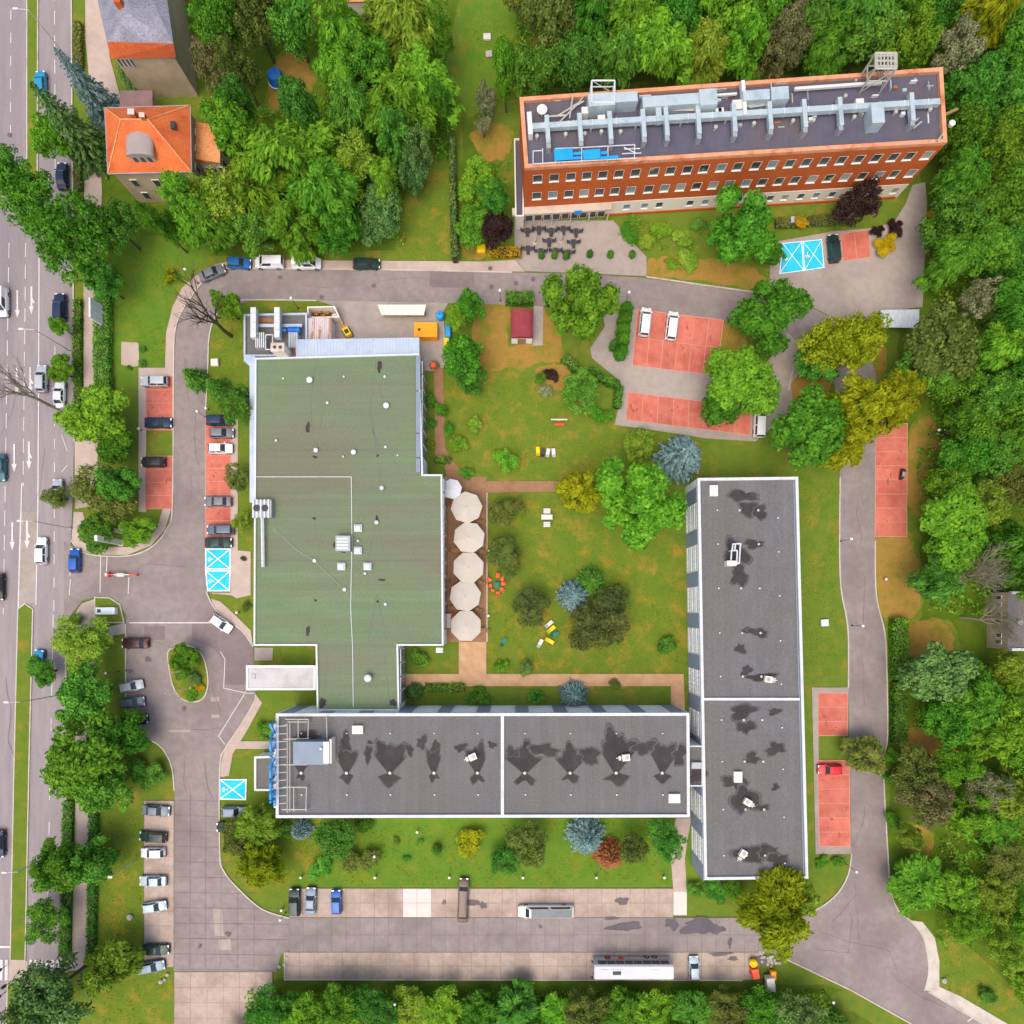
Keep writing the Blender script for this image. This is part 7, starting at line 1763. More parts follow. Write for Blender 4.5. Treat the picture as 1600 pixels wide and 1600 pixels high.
lm = car(853, 1423, 180, 'long_limo', 'white', 'long white stretch limousine with dark glass roof', 'limousine', 'limousines')
MB().box(-4.3, 2.55, -.68, .68, 1.803, 1.815).build('glass_roof', MATS['glass_roof'], lm)

# coach: body, roof, window band, graphics, hatches
bc = W(988, 1511, 1.6); bus = empty('coach', (bc.x, bc.y, ZK + .03), RAD(180), 'long white coach with red side graphics on the lower apron', 'coach')
L, Wd, Hh = 13.4, 2.5, 3.45
def rounded(x0, x1, y0, y1, r, n=5):
    p = []
    for cx, cy, a0 in ((x1 - r, y1 - r, 0), (x0 + r, y1 - r, 90), (x0 + r, y0 + r, 180), (x1 - r, y0 + r, 270)):
        for k in range(n + 1): a = RAD(a0 + 90 * k / n); p.append((cx + r * math.cos(a), cy + r * math.sin(a)))
    return p
MB().prism(rounded(-L / 2, L / 2, -Wd / 2, Wd / 2, .3), .35, 3.1).build('body', MATS['paint_silver'], bus, True, 30)
rfm = MB(); ra, rb2 = rounded(-L / 2, L / 2, -Wd / 2, Wd / 2, .3), rounded(-L / 2 + .12, L / 2 - .12, -Wd / 2 + .22, Wd / 2 - .22, .3)
n = len(ra); rfm.add([(*p, 3.1) for p in ra] + [(*p, 3.38) for p in rb2], [tuple(range(n, 2 * n))] + [(i, (i + 1) % n, n + (i + 1) % n, n + i) for i in range(n)])
rfo = rfm.build('roof', MATS['canvas_white'], bus, True, 30)
for x, w_ in ((5.0, .5), (2.9, 1.1), (-3.5, .5)): MB().box(x - w_, x + w_, -.55, .55, 3.38, 3.46).build('roof_hatch', MATS['metal_white'], rfo)
MB().box(2.2, 3.6, -.3, .3, 3.46, 3.52).build('grille', MATS['dark_metal'], rfo)
for sy in (-1, 1):
    for k in range(8): MB().box(-6.0 + k * 1.5, -4.6 + k * 1.5, sy * (Wd / 2 + .004) - .012, sy * (Wd / 2 + .004) + .012, 1.75, 2.95).build('side_window', MATS['car_glass'], bus)
    MB().box(-6.2, 3.6, sy * (Wd / 2 + .004) - .01, sy * (Wd / 2 + .004) + .01, 1.3, 1.45).build('stripe', MATS['barrier_red'], bus)
    for x in (1.9, 4.1): MB().lathe((0, 0, 0), [(.01, -.01), (.55, -.01), (.55, .01), (.01, .01)], 12).build('graphic', MATS['barrier_red'], bus).matrix_local = Matrix.Translation((x, sy * (Wd / 2 + .01), 1.0)) @ Matrix.Rotation(RAD(90), 4, 'X')
MB().box(L / 2 - .01, L / 2 + .02, -1.05, 1.05, 1.5, 2.9).build('windscreen', MATS['car_glass'], bus)
MB().box(-L / 2 - .02, -L / 2 + .01, -.95, .95, 1.9, 2.8).build('rear_window', MATS['car_glass'], bus)
for x in (4.1, -2.6, -3.9):
    for sy in (-1, 1):
        w = MB().tube((0, -.14, 0), (0, .14, 0), .5, None, 20).build('wheel', MATS['tyre'], bus, True); w.location = (x, sy * (Wd / 2 - .10), .5)
        MB().tube((0, -.15, 0), (0, .15, 0), .3, None, 12).build('rim', MATS['rim'], w)
for sy in (-1, 1):
    m = MB().box(L / 2 + .1, L / 2 + .3, sy * 1.35 - .12, sy * 1.35 + .12, 2.0, 2.5).build('mirror', MATS['black_trim'], bus)
    MB().box(L / 2 - .02, L / 2 + .03, sy * .85 - .22, sy * .85 + .22, .7, .9).build('headlight', MATS['headlight'], bus)
# covered scooter and yard vehicles
sc = empty('covered_scooter', W(1409, 741, .5), RAD(80), 'small black covered scooter on the right red bays', 'scooter')
mb = MB(); secs = []
for x, w, h in ((-.95, .12, .35), (-.8, .3, .85), (-.3, .38, .95), (.2, .36, .9), (.5, .42, 1.15), (.75, .34, 1.1), (.98, .12, .4)):
    secs.append([(x, w * math.sin(t), .05 + h * (.5 - .5 * math.cos(t)) if True else 0) for t in [2 * math.pi * k / 12 for k in range(12)]])
for i in range(len(secs) - 1):
    for k in range(12): mb.add([secs[i][k], secs[i + 1][k], secs[i + 1][(k + 1) % 12], secs[i][(k + 1) % 12]], [(0, 1, 2, 3)])
sc.location.z = ZK
mb.build('cover', MATS['black_trim'], sc, True); 
for x in (-.6, .65): MB().tube((x, -.06, .25), (x, .06, .25), .25, None, 14).build('wheel', MATS['tyre'], sc)
MB().box(-.5, .3, -.2, .2, .9, 1.02).build('seat', MATS['metal_grey'], sc)

# ================================================================ things
def parasol(px, py, r, material, label, h=2.9, sides=8, rot=0):
    z = h; c = W(px, py, z); root = empty('parasol', (c.x, c.y, .1), RAD(rot), label, 'parasol', 'terrace parasols')
    R_ = r * SCALE * (CAM_H - z) / CAM_H
    ring = [(R_ * math.cos(2 * math.pi * k / sides), R_ * math.sin(2 * math.pi * k / sides)) for k in range(sides)]
    for k in range(sides):
        a, b = ring[k], ring[(k + 1) % sides]; mb = MB()
        mb.add([(0, 0, z + .40), (a[0], a[1], z), (b[0], b[1], z), (a[0], a[1], z - .18), (b[0], b[1], z - .18), (0, 0, z + .37)], [(0, 1, 2), (1, 3, 4, 2), (5, 2, 1)]); mb.build('canopy_panel', MATS[material], root)
    for k in range(sides):
        a = ring[k]; MB().tube((0, 0, z + .3), (a[0] * .98, a[1] * .98, z - .03), .025, None, 5).build('rib', MATS['wood'], root)
    MB().tube((0, 0, 0), (0, 0, z + .45), .05, None, 10).build('pole', MATS['wood'], root); MB().lathe((0, 0, 0), [(.45, 0), (.45, .08), (.1, .14)], 14).build('base', MATS['kerb'], root)
    MB().lathe((0, 0, z + .38), [(.16, 0), (.12, .08), (.03, .14)], 8).build('cap', MATS[material], root)
for px, py, rot, lb in ((729, 793, 5, 'topmost of five large cream parasols on the terrace'), (733, 840, 15, 'second from the top of five large cream parasols'), (732, 887, 20, 'middle one of five large cream parasols on the terrace'), (727, 931, 12, 'fourth from the top of five large cream parasols'), (728, 978, 22, 'bottom one of five large cream parasols on the terrace')):
    parasol(px, py, 25, 'canvas', lb, 2.9 + .05 * (py % 3), 8, rot)
parasol(706, 764, 16, 'canvas_white', 'small white parasol at the pavilion corner above the cream ones', 3.1, 8, 10)

def lamp(px, py, h, label, globe=.24):
    """globe lamp; px,py is where the globe shows"""
    c = W(px, py, h); root = empty('lamp_post', (c.x, c.y, .1), 0, label, 'lamp', 'globe lamps')
    MB().tube((0, 0, 0), (0, 0, h - globe), .05, .035, 8).build('pole', MATS['dark_metal'], root); MB().lathe((0, 0, 0), [(.12, 0), (.12, .3), (.06, .4)], 10).build('base', MATS['dark_metal'], root)
    MB().lathe((0, 0, h - globe), [(globe * math.sin(t), globe - globe * math.cos(t)) for t in [math.pi * k / 8 for k in range(9)]][1:-1], 12).build('lamp_globe', MATS['lamp_glass'], root, True)
for i, x in enumerate((470, 586, 702, 817, 932, 1038)): lamp(x, 1371, 1.0, f'low globe lamp, {ORD[i]} from the left along the lower edge of the south lawn')
for i, x in enumerate((467, 617, 783)): lamp(x, 1569, 4.5, f'globe lamp, {ORD[i]} from the left in the bottom thicket')
for px, py, h, lb in ((1302, 1566, 4, 'globe lamp at the lower right beside the exit road'), (1330, 842, 4, 'globe lamp on the east drive, upper'), (1348, 978, 4, 'globe lamp on the east drive, middle'), (1338, 1362, 4, 'globe lamp on the east drive where it merges'), (983, 457, 4, 'globe lamp over the north road above the cypress'), (781, 454, 4, 'globe lamp over the north road above the shed'), (455, 466, 4, 'globe lamp on the grass strip above the plant yard'), (764, 861, .9, 'low globe lamp at the terrace edge, upper'), (763, 962, .9, 'low globe lamp at the terrace edge, lower'), (308, 643, 3.5, 'globe lamp beside the left drive near the two conifers'), (322, 638, 1, 'low globe lamp at the start of the right red bays'), (217, 670, 1, 'low globe lamp left of the grass square'),
                      (165, 1052, 4, 'globe lamp between the trees below the entrance'), (252, 1207, 1, 'low globe lamp inside the curved kerb'), (438, 1437, 3, 'globe lamp at the corner of the south road'), (440, 1422, 1, 'low globe lamp at the drive\'s bend beside the apron'), (1275, 513, 4, 'globe lamp at the road bend beside the yellow tree'), (1371, 547, 3, 'globe lamp below the silver shelter'), (1467, 672, 3, 'globe lamp in the wood right of the east drive'), (370, 957, 1, 'low globe lamp near the askew white car'), (1384, 905, .7, 'low globe lamp on the bare soil right of the east drive'), (585, 1338, 3.5, 'globe lamp beside the yellowish shrubs on the south lawn'), (652, 1300, .9, 'low globe lamp in the middle of the south lawn'), (289, 421, 5, 'square lamp head on the lawn by the road bend')):
    lamp(px, py, h, lb)

def street_lamp(px, py, h, label):
    c = W(px, py); root = empty('street_lamp', (c.x, c.y, .1), 0, label, 'street lamp', 'street lamps along the road')
    MB().tube((0, 0, 0), (0, 0, h), .12, .07, 10).build('pole', MATS['pole'], root)
    MB().tube((0, 0, h), (-1.6, 0, h + .25), .05, .04, 8).build('arm', MATS['pole'], root); MB().box(-2.3, -1.5, -.14, .14, h + .18, h + .32).build('lamp_head', MATS['white_plastic'], root)
    MB().lathe((0, 0, 0), [(.22, 0), (.22, .5), (.13, .6)], 10).build('base', MATS['pole'], root)
for px, py, lb in ((106, 92, 'tall street lamp at the top of the road'), (114, 551, 'tall street lamp beside the billboard'), (112, 826, 'tall street lamp at the entrance island'), (93, 1086, 'tall street lamp beside the deep green roadside tree'), (90, 1330, 'tall street lamp at the lower oval street tree')): street_lamp(px, py, 9.6, lb)
c = W(213, 1344); root = empty('car_park_lamp', (c.x, c.y, .1), 0, 'tall lamp on the lawn beside the lower left bays', 'street lamp')
MB().tube((0, 0, 0), (0, 0, 7.6), .1, .06, 10).build('pole', MATS['pole'], root); MB().box(-.35, .35, -.18, .18, 7.55, 7.72).build('lamp_head', MATS['white_plastic'], root)
# flag poles on the roundabout
for px, py, h, lb in ((301, 1046, 7, 'white flag pole on the roundabout, upper'), (298, 1074, 8.5, 'white flag pole on the roundabout, lower'), (282, 1090, 2.2, 'short white pole at the roundabout\'s lower edge')):
    c = W(px, py); root = empty('flag_pole', (c.x, c.y, .1), 0, lb, 'flag pole', 'flag poles'); MB().tube((0, 0, 0), (0, 0, h), .07, .045, 8).build('pole', MATS['white_plastic'], root); MB().lathe((0, 0, h), [(.03, 0), (.09, .06), (.09, .12), (.03, .17)], 8).build('finial', MATS['steel'], root); MB().lathe((0, 0, 0), [(.2, 0), (.2, .12), (.08, .2)], 10).build('base', MATS['kerb'], root)
# billboard over the footpath
bb = empty('billboard', W(160, 500, 0), 0, 'large pale billboard on posts above the left footpath', 'billboard')
o = bb.location; z0, z1 = 3.2, 6.4
p0, p1 = W(146.5, 494, z0), W(146.5, 466, z0); p0, p1 = W(158, 508, z0), W(158, 478, z0)
mb = MB(o); mb.box(p0.x - .12, p0.x + .12, p0.y, p1.y, z0, z1); mb.build('panel', MATS['billboard'], bb)
fr = MB(o)
for k in range(5): y = p0.y + (p1.y - p0.y) * k / 4; fr.box(p0.x + .13, p0.x + .2, y - .05, y + .05, z0, z1)
for k in range(3): z = z0 + (z1 - z0) * k / 2; fr.box(p0.x + .125, p0.x + .18, p0.y, p1.y, z - .05, z + .05)
fr.build('frame', MATS['metal_white'], bb)
for k in (.2, .8): y = p0.y + (p1.y - p0.y) * k; MB(o).tube((p0.x, y, 0), (p0.x, y, z0), .12, None, 10).build('post', MATS['steel'], bb)
# entrance signs
sl = empty('sign_block', W(163, 957, 0), 0, 'white block sign beside the entrance drive', 'sign'); o = sl.location
a, b = W(149, 949, 1.2), W(179, 960, 1.2); MB(o).box(a.x, b.x, b.y, a.y, .12, 1.2).build('block', MATS['billboard'], sl); MB(o).box(a.x + .3, a.x + .9, b.y + .3, a.y - .3, 1.2, 1.25).build('emblem', MATS['dark_metal'], sl)
tw = empty('totem_sign', W(190, 848, 0), 0, 'tall white totem sign on the entrance island', 'sign'); o = tw.location
MB(o).box(o.x - .25, o.x + .25, o.y - .45, o.y + .45, 0, 7.4).build('panel', MATS['white_plastic'], tw); MB(o).box(o.x - .4, o.x + .4, o.y - .6, o.y + .6, 0, .25).build('base', MATS['kerb'], tw)
tw2 = empty('small_totem_sign', W(191, 831, 0), 0, 'small white totem sign among the trees of the entrance island', 'sign'); o = tw2.location
MB(o).box(o.x - .2, o.x + .2, o.y - .3, o.y + .3, 0, 2.2).build('panel', MATS['white_plastic'], tw2); MB(o).box(o.x - .3, o.x + .3, o.y - .4, o.y + .4, 0, .2).build('base', MATS['kerb'], tw2)
# barrier at the entrance
ba = empty('entry_barrier', W(166, 899, 0), 0, 'red and white striped barrier arm across the entrance', 'barrier'); o = ba.location
a = W(166, 898, 1.0); L_ = 45 * SCALE
MB(o).box(a.x - .3, a.x + .3, a.y - .35, a.y + .35, 0, 1.05).build('housing', MATS['barrier_red'], ba); MB(o).box(a.x - .2, a.x + .2, a.y - .25, a.y + .25, 1.05, 1.12).build('housing_lid', MATS['white_plastic'], ba)
for k in range(9): MB(o).box(a.x + .3 + k * (L_ - .4) / 9, a.x + .3 + (k + 1) * (L_ - .4) / 9, a.y - .09, a.y + .09, .9, 1.06).build('arm_segment', MATS['barrier_red' if k in (0, 1, 7, 8) else 'white_plastic'], ba)
MB(o).box(a.x + L_ - .12, a.x + L_ + .12, a.y - .15, a.y + .15, 0, .9).build('arm_rest', MATS['barrier_red'], ba)
MB(o).box(a.x + 1.7, a.x + 2.9, a.y - .3, a.y + .3, .3, .88).build('sign_plate', MATS['white_plastic'], ba)
# traffic signals at the crossing
for px, py, h, lb in ((22, 1530, 2.9, 'black traffic signal at the crossing refuge, lower left'), (11, 1508, 2.3, 'black traffic signal on the far side of the crossing'), (10, 1549, 2.3, 'black traffic signal below the crossing at the left edge')):
    c = W(px, py); root = empty('traffic_signal', (c.x, c.y, .05), 0, lb, 'traffic signal', 'crossing signals'); MB().tube((0, 0, 0), (0, 0, h - .9), .06, None, 8).build('pole', MATS['dark_metal'], root); MB().box(-.17, .17, -.2, .2, h - .95, h).build('signal_head', MATS['black_trim'], root)
    for k in range(3): MB().lathe((0, 0, 0), [(.1, 0), (.1, .05), (.02, .06)], 10).build('lens', MATS['car_glass'], root).matrix_local = Matrix.Translation((0, .2, h - .78 + .3 * k)) @ Matrix.Rotation(RAD(-90), 4, 'X')
# --- service yard things
oc = empty('skip_container', W(665, 516, 0), 0, 'bright orange container in the service yard', 'container'); o = oc.location
a, b = W(647, 503.5, 2.0), W(683, 526, 2.0); ob = MB(o).box(a.x, b.x, b.y, a.y, .12, 1.9).build('body', MATS['orange_plastic'], oc); rb_ = MB(o)
for k in range(9): x = a.x + (b.x - a.x) * (k + .5) / 9; rb_.box(x - .07, x + .07, b.y - .04, a.y + .04, .2, 1.96)
rb_.build('rib', MATS['orange_plastic'], ob); MB(o).box(a.x + .6, a.x + 1.1, (a.y + b.y) / 2 - .2, (a.y + b.y) / 2 + .2, 1.9, 2.0).build('hatch', MATS['dark_metal'], ob)
for x in (a.x + .4, b.x - .4): MB(o).box(x - .1, x + .1, b.y + .1, a.y - .1, .03, .12).build('skid', MATS['dark_metal'], oc)
bt = empty('water_tank', W(687, 491, 0), 0, 'blue round tank beside the orange container', 'tank'); c = W(687, 491, 1.5)
MB(bt.location).lathe((c.x, c.y, .1), [(.65, 0), (.68, .2), (.68, 1.2), (.5, 1.45), (.2, 1.5)], 16).build('tank', MATS['blue_plastic'], bt, True, 50); MB(bt.location).lathe((c.x, c.y, 1.5), [(.22, 0), (.22, .1), (.1, .12)], 10).build('lid', MATS['sign_navy'], bt)
def bin_(px, py, w, d, h, material, label, lid=None, cat='bin'):
    c = W(px, py, h); root = empty('waste_bin', (c.x, c.y, .11), 0, label, cat, 'service yard bins')
    bm_ = MB(); bm_.obox((0, 0), (1, 0), w * .44, d * .44, .12, h * .85, 1.12); bm_.build('body', MATS[material], root)
    l = MB(); l.obox((0, 0), (1, 0), w * .52, d * .52, h * .85, h, .86); l.build('lid', MATS[lid or material], root)
    for sx in (-1, 1):
        for sy in (-1, 1): MB().tube((sx * w * .36 - .04, sy * d * .36, .09), (sx * w * .36 + .04, sy * d * .36, .09), .09, None, 8).build('wheel', MATS['tyre'], root)
for i, y in enumerate((505, 514, 522)): bin_(700, y, .85, .95, 1.3, 'blue_plastic', f'blue waste bin, {ORD[i]} from the top in the service yard row')
for i, y in enumerate((532, 540, 548)): bin_(697.5, y, .95, .95, 1.3, 'yellow_plastic', f'yellow waste bin, {ORD[i]} from the top in the service yard row')
bin_(677, 556 + 14, .9, .9, 1.1, 'red_plastic', 'red waste bin at the end of the narrow garden path')
tr_ = empty('mini_digger', W(544, 522, 0), RAD(-60), 'yellow mini digger parked at the corrugated store', 'digger')
mb = MB(); mb.obox((0, 0), (1, 0), .85, .6, .5, 1.2, .85); mb.build('body', MATS['yellow_plastic'], tr_); MB().box(-.35, .35, -.35, .35, 1.2, 1.3).build('seat', MATS['dark_metal'], tr_)
for sy in (-1, 1): MB().box(-.9, .9, sy * .55 - .14, sy * .55 + .14, .04, .5).build('track', MATS['tyre'], tr_)
MB().tube((-.8, 0, 1.0), (-1.5, .05, 1.7), .12, .1, 8).build('boom', MATS['orange_plastic'], tr_); MB().tube((-1.5, .05, 1.7), (-1.9, .05, .5), .09, None, 8).build('dipper', MATS['orange_plastic'], tr_); MB().box(-2.1, -1.7, -.2, .25, .05, .5).build('bucket', MATS['rust'], tr_)
# white sack by the pen
bgc = W(523, 494, .9); bg = empty('bulk_sack', (bgc.x, bgc.y, .03), .3, 'white bulk sack beside the walled pen', 'sack'); MB().lathe((0, 0, 0), [(.45, 0), (.62, .25), (.62, .7), (.4, .95), (.1, 1.0)], 10).build('sack', MATS['white_plastic'], bg, True); MB().tube((-.2, 0, .95), (.2, 0, .98), .05).build('strap', MATS['kerb'], bg)
# --- lower right yard machines
rm_ = empty('concrete_mixer', W(1176, 1512, 0), RAD(100), 'red yard machine with yellow drum beside the coach park', 'machine')
mb = MB(); mb.obox((-.4, 0), (1, 0), .95, .65, .45, 1.5, .85); mb.build('body', MATS['red_plastic'], rm_)
MB().lathe((1.35, 0, .5), [(.35, 0), (.68, .35), (.68, .8), (.45, 1.05), (.4, 1.05), (.3, .9)], 14).build('drum', MATS['yellow_plastic'], rm_, True)
for sy in (-1, 1): MB().tube((-.5, sy * .7, .3), (-.5, sy * .58, .3), .3, None, 14).build('wheel', MATS['tyre'], rm_)
MB().box(.5, 1.9, -.1, .1, .25, .5).build('drawbar', MATS['dark_metal'], rm_)
wb_ = empty('box_trailer', W(1199, 1531, 0), RAD(95), 'small white box trailer beside the red yard machine', 'trailer'); MB().box(-1.2, 1.2, -.65, .65, .5, 1.9).build('box', MATS['white_plastic'], wb_); MB().box(-1.25, 1.25, -.7, .7, .4, .5).build('chassis', MATS['dark_metal'], wb_)
for sy in (-1, 1): MB().tube((0, sy * .78, .3), (0, sy * .66, .3), .3, None, 14).build('wheel', MATS['tyre'], wb_)
MB().box(1.25, 2.0, -.06, .06, .4, .48).build('drawbar', MATS['dark_metal'], wb_)
bin_(1209, 1525, .9, 1.5, 1.2, 'orange_plastic', 'orange bin right of the white box trailer')
ob_ = empty('orange_barrel', W(1253, 557, 0), 0, 'orange barrel on bare soil at the road bend', 'barrel'); c = ob_.location; MB(c).lathe((c.x, c.y, .02), [(.5, 0), (.55, .3), (.55, .7), (.5, 1.0), (.2, 1.02)], 14).build('barrel', MATS['orange_plastic'], ob_, True, 50); MB(c).lathe((c.x, c.y, 1.02), [(.12, 0), (.12, .08), (.03, .09)], 8).build('bung', MATS['dark_metal'], ob_)
# rubble heap: single stones
for i in range(26):
    r_ = random.Random(900 + i); x, y = r_.gauss(1197, 9), r_.gauss(1500, 6); s = r_.uniform(.15, .42); c = W(x, y)
    mb = MB((c.x, c.y, 0)); bm = bmesh.new(); bmesh.ops.create_icosphere(bm, subdivisions=1, radius=s)
    for v in bm.verts: v.co *= r_.uniform(.75, 1.2); v.co.z = v.co.z * .7
    me = bpy.data.meshes.new('stone'); bm.to_mesh(me); bm.free(); me.materials.append(MATS['boulder'])
    tag(link('stone', me, None, None, (c.x, c.y, s * .42)), 'pale broken stone in the heap beside the yard machines', 'stone', 'stones of the rubble heap')
for i, (x, y, s) in enumerate(((450, 1488, .3), (448, 1496, .28), (445, 1506, .35), (446, 1515, .3), (437, 1510, .3), (252, 1533, .4), (262, 1522, .35), (258, 1530, .3), (1474, 1531, .5), (352, 1325, .25), (351, 1330, .2), (204, 1432, .55))):
    r_ = random.Random(940 + i); c = W(x, y); bm = bmesh.new(); bmesh.ops.create_icosphere(bm, subdivisions=2, radius=s)
    for v in bm.verts: v.co *= r_.uniform(.85, 1.12); v.co.z *= .75
    me = bpy.data.meshes.new('boulder'); bm.to_mesh(me); bm.free(); me.materials.append(MATS['boulder'])
    lb = {0: 'boulder at the corner of the lower apron, topmost', 1: 'boulder at the corner of the lower apron, second', 2: 'boulder at the corner of the lower apron, third', 3: 'boulder at the corner of the lower apron, lowest', 4: 'boulder left of the lower apron\'s corner stones', 5: 'white boulder on the grass below the last left bay, left', 6: 'white boulder on the grass below the last left bay, upper', 7: 'white boulder on the grass below the last left bay, middle', 8: 'boulder on the verge beside the exit footpath', 9: 'small boulder by the bend of the south west drive, upper', 10: 'small boulder by the bend of the south west drive, lower', 11: 'pale boulder beside the light blue car on the left lawn'}[i]
    tag(link('boulder', me, None, None, (c.x, c.y, s * .5)), lb, 'boulder', 'loose boulders')
# --- garden furniture
def chair(px, py, rz, material, label, group, s=1.0, cat='chair'):
    c = W(px, py, .5); root = empty('garden_chair', (c.x, c.y, .11), RAD(rz), label, cat, group); k = s
    MB().box(-.26 * k, .26 * k, -.26 * k, .26 * k, .40, .46).build('seat', MATS[material], root); b_ = MB(); b_.add([(-.26 * k, -.26 * k, .46), (-.26 * k, .26 * k, .46), (-.42 * k, .26 * k, 1.0), (-.42 * k, -.26 * k, 1.0), (-.22 * k, -.26 * k, .46), (-.22 * k, .26 * k, .46), (-.37 * k, .26 * k, 1.0), (-.37 * k, -.26 * k, 1.0)], [(0, 1, 2, 3), (7, 6, 5, 4), (3, 2, 6, 7), (0, 3, 7, 4), (1, 5, 6, 2)]); b_.build('backrest', MATS[material], root)
    for sx in (-1, 1):
        for sy in (-1, 1): MB().tube((sx * .22 * k, sy * .22 * k, 0), (sx * .22 * k, sy * .22 * k, .4), .025, None, 6).build('leg', MATS[material], root)
    return root
def table(px, py, w, d, material, label, rz=0, h=.74, group=None):
    c = W(px, py, h); root = empty('garden_table', (c.x, c.y, .11), RAD(rz), label, 'table', group); MB().box(-w / 2, w / 2, -d / 2, d / 2, h - .05, h).build('table_top', MATS[material], root)
    for sx in (-1, 1):
        for sy in (-1, 1): MB().tube((sx * w * .42, sy * d * .38, 0), (sx * w * .42, sy * d * .38, h - .05), .035, None, 6).build('leg', MATS[material], root)
RC = [(765, 906), (766, 915), (769, 923), (778, 927), (784, 921), (786, 912), (785, 905), (778, 900)]
for i, (x, y) in enumerate(RC): chair(x, y, math.degrees(math.atan2(-(913.5 - y), 776 - x)), 'red_plastic', f'red plastic chair, {ORD[i]} anticlockwise from the upper left in the ring', 'ring of red chairs', 1.15)
table(776, 914, .9, .9, 'green_plastic', 'green garden table inside the ring of red chairs')
table(854.5, 808, 1.9, .85, 'white_plastic', 'white picnic table on the garden lawn')
for y, lb in ((798.5, 'white bench above the white picnic table'), (819.5, 'white bench below the white picnic table')):
    c = W(854.5, y, .45); root = empty('garden_bench', (c.x, c.y, .11), 0, lb, 'bench', 'white garden benches')
    for k in range(3): MB().box(-.58, .58, -.45 + k * .31, -.45 + k * .31 + .27, .4, .46).build('slat', MATS['white_plastic'], root)
    for sx in (-1, 1): MB().box(sx * .5 - .05, sx * .5 + .05, -.4, .4, 0, .4).build('leg', MATS['white_plastic'], root)
def lounger(px, py, rz, material, label):
    c = W(px, py, .4); root = empty('sun_lounger', (c.x, c.y, .11), RAD(rz), label, 'lounger', 'garden loungers')
    MB().box(-.3, .75, -.32, .32, .28, .36).build('bed', MATS[material], root); b_ = MB(); b_.add([(-.3, -.32, .3), (-.3, .32, .3), (-.85, .32, .75), (-.85, -.32, .75), (-.3, -.32, .37), (-.3, .32, .37), (-.82, .32, .82), (-.82, -.32, .82)], [(0, 1, 2, 3), (7, 6, 5, 4), (3, 2, 6, 7), (0, 3, 7, 4), (1, 5, 6, 2)]); b_.build('backrest', MATS[material], root)
    for x in (-.25, .65):
        for y in (-.27, .27): MB().tube((x, y, 0), (x, y, .28), .03, None, 6).build('leg', MATS[material], root)
for a in ((840.5, 705, 92, 'yellow_plastic', 'yellow lounger on the upper lawn'), (848, 707, 85, 'dark_metal', 'black lounger beside the yellow one on the upper lawn'), (856, 707.5, 80, 'white_plastic', 'white lounger on the upper lawn, left of two'), (865, 707.5, 95, 'white_plastic', 'white lounger on the upper lawn, right of two'),
          (858, 975, 40, 'white_plastic', 'white lounger beside the mossy round tree'), (861.5, 983, 40, 'yellow_plastic', 'yellow lounger on the lower lawn, upper of two'), (866.5, 991, 15, 'green_plastic', 'green lounger on the lower lawn'), (859, 1001.5, -30, 'yellow_plastic', 'yellow lounger on the lower lawn, lower of two'), (844, 1005, 60, 'white_plastic', 'pale lounger at the left of the lower lawn group'), (787, 1003, 60, 'green_plastic', 'green lounger near the bottom parasol')): lounger(*a)
sw_ = empty('swing_bench', W(873, 661, 0), 0, 'white garden swing bench on the upper lawn', 'bench'); o = sw_.location
MB(o).box(o.x - 1.4, o.x + 1.4, o.y + .1, o.y + .3, 1.3, 1.5).build('canopy', MATS['white_plastic'], sw_); MB(o).box(o.x - .8, o.x + .9, o.y - .6, o.y - .2, .45, .6).build('seat', MATS['barrier_red'], sw_)
for sx in (-1.3, 1.3): MB(o).tube((o.x + sx, o.y + .2, 0), (o.x + sx, o.y + .2, 1.4), .05).build('leg', MATS['steel'], sw_)
# terrace tables and chairs between and under the parasols
for i, (x, y) in enumerate(((712, 785), (748, 815), (712, 860), (752, 862), (712, 908), (750, 910), (745, 953), (755, 985), (708, 950))):
    table(x, y, .8, .8, 'wood', f'brown terrace table, {ORD[i]} from the top under the parasols', 0, .74, 'terrace tables')
    chair(x - 6, y, 0, 'wood', f'brown terrace chair left of the {ORD[i]} terrace table', 'terrace chairs'); chair(x + 6, y + 1, 180, 'wood', f'brown terrace chair right of the {ORD[i]} terrace table', 'terrace chairs')
# drinks cart on the terrace
dc = empty('serving_cart', W(701, 970, 0), 0, 'white serving counter with red edge beside the bottom parasol', 'counter'); o = dc.location; MB(o).box(o.x - .45, o.x + .45, o.y - 1.2, o.y + 1.2, .04, 1.0).build('counter', MATS['white_plastic'], dc); MB(o).box(o.x + .46, o.x + .75, o.y - .3, o.y + 1.4, .6, .7).build('shelf', MATS['barrier_red'], dc)
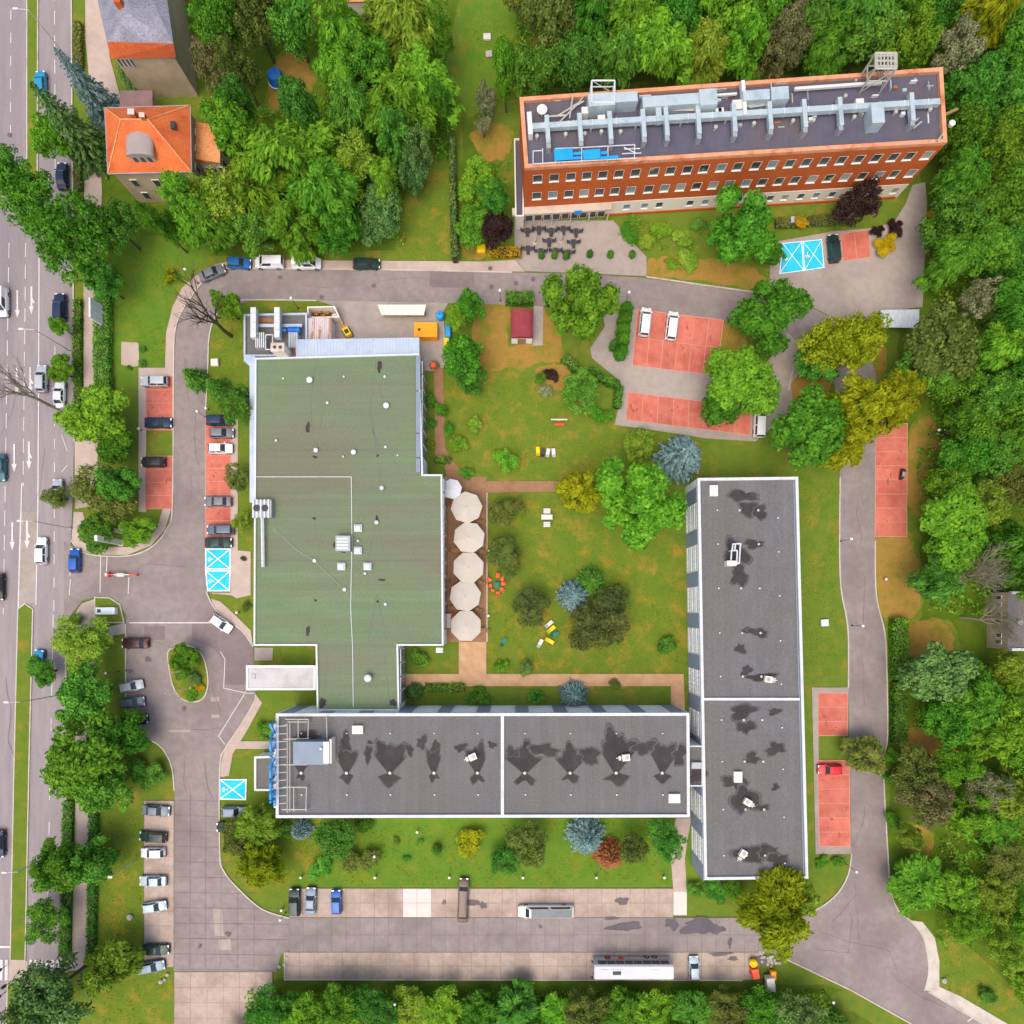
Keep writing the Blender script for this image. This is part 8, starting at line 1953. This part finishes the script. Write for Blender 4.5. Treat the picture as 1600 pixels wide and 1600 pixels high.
# cafe in front of the brick hotel
for i, (x, y) in enumerate(((824, 360), (842, 357), (861, 360), (880, 357), (900, 361), (858, 376), (896, 378), (825, 388), (845, 392), (868, 391), (888, 394))):
    table(x, y, .8, .8, 'dark_metal', f'black cafe table, {ORD[i]} in reading order outside the brick hotel entrance', 0, .74, 'cafe tables')
    for dx, dy, rz, wd in ((-7, 0, 0, 'left of'), (7, 0, 180, 'right of'), (0, 7, 90, 'below')): chair(x + dx, y + dy, rz, 'dark_metal', f'black cafe chair {wd} the {ORD[i]} cafe table', 'cafe chairs')
for px, py, lb in ((836, 380, 'closed cream parasol at the hotel cafe, left'), (876, 378, 'closed cream parasol at the hotel cafe, right')):
    c = W(px, py); root = empty('closed_parasol', (c.x, c.y, .11), 0, lb, 'parasol', 'closed cafe parasols'); MB().tube((0, 0, 0), (0, 0, 1.2), .04).build('pole', MATS['wood'], root); MB().lathe((0, 0, 1.0), [(.1, 0), (.32, .15), (.22, 1.2), (.05, 2.0)], 10).build('canopy', MATS['canvas'], root, True); MB().lathe((0, 0, 0), [(.4, 0), (.4, .1), (.06, .14)], 12).build('base', MATS['kerb'], root)
# odds and ends
yb = empty('grit_box', W(752, 391, 0), 0, 'yellow grit box at the golden hedge', 'box'); o = yb.location; MB(o).box(o.x - .7, o.x + .7, o.y - .6, o.y + .6, .02, .8).build('box', MATS['yellow_plastic'], yb); lid = MB(o); lid.obox((o.x, o.y), (1, 0), .76, .66, .8, .98, .85); lid.build('lid', MATS['yellow_plastic'], yb)
tp = empty('trampoline', W(428, 117, 0), 0, 'blue domed trampoline tent in the upper left park', 'trampoline'); o = tp.location; c = W(428, 116, 2)
MB(o).lathe((c.x, c.y, .6), [(1.35, 0), (1.35, .9), (1.1, 1.6), (.3, 1.9)], 14).build('tent', MATS['tarp_blue'], tp, True); MB(o).lathe((c.x, c.y, .55), [(1.45, 0), (1.5, .06), (1.4, .1)], 14).build('rim', MATS['metal_white'], tp)
for k in range(5): t = k * 1.2566; MB(o).tube((c.x + 1.3 * math.cos(t), c.y + 1.3 * math.sin(t), 0), (c.x + 1.3 * math.cos(t), c.y + 1.3 * math.sin(t), .6), .05).build('leg', MATS['metal_white'], tp)
for px, py, w, d, h, m, lb in ((1289, 973, 1.2, 1.1, .5, 'billboard', 'pale blue grey manhole box on the strip right of the wing'), (335, 566, 1.2, 1.2, .6, 'cream_wall', 'cream utility box on the grass left of the pavilion'), (761, 57, 1.2, 1.0, .4, 'white_plastic', 'white box on the park lawn at the top'), (764, 84, 1.0, 1.0, .3, 'boulder', 'pinkish box on the park lawn at the top'), (1239, 343, .7, 1.0, .8, 'metal_blue', 'blue grey cabinet below the brick hotel'), (607, 268, 1.6, 1.2, 1.0, 'rust', 'rust brown hutch among the park trees')):
    c = W(px, py, h); root = empty('utility_box', (c.x, c.y, .1), .05, lb, 'box'); MB().box(-w / 2, w / 2, -d / 2, d / 2, 0, h * .85).build('box', MATS[m], root); mb = MB(); mb.obox((0, 0), (1, 0), w * .53, d * .53, h * .85, h, .92); mb.build('lid', MATS[m], root)
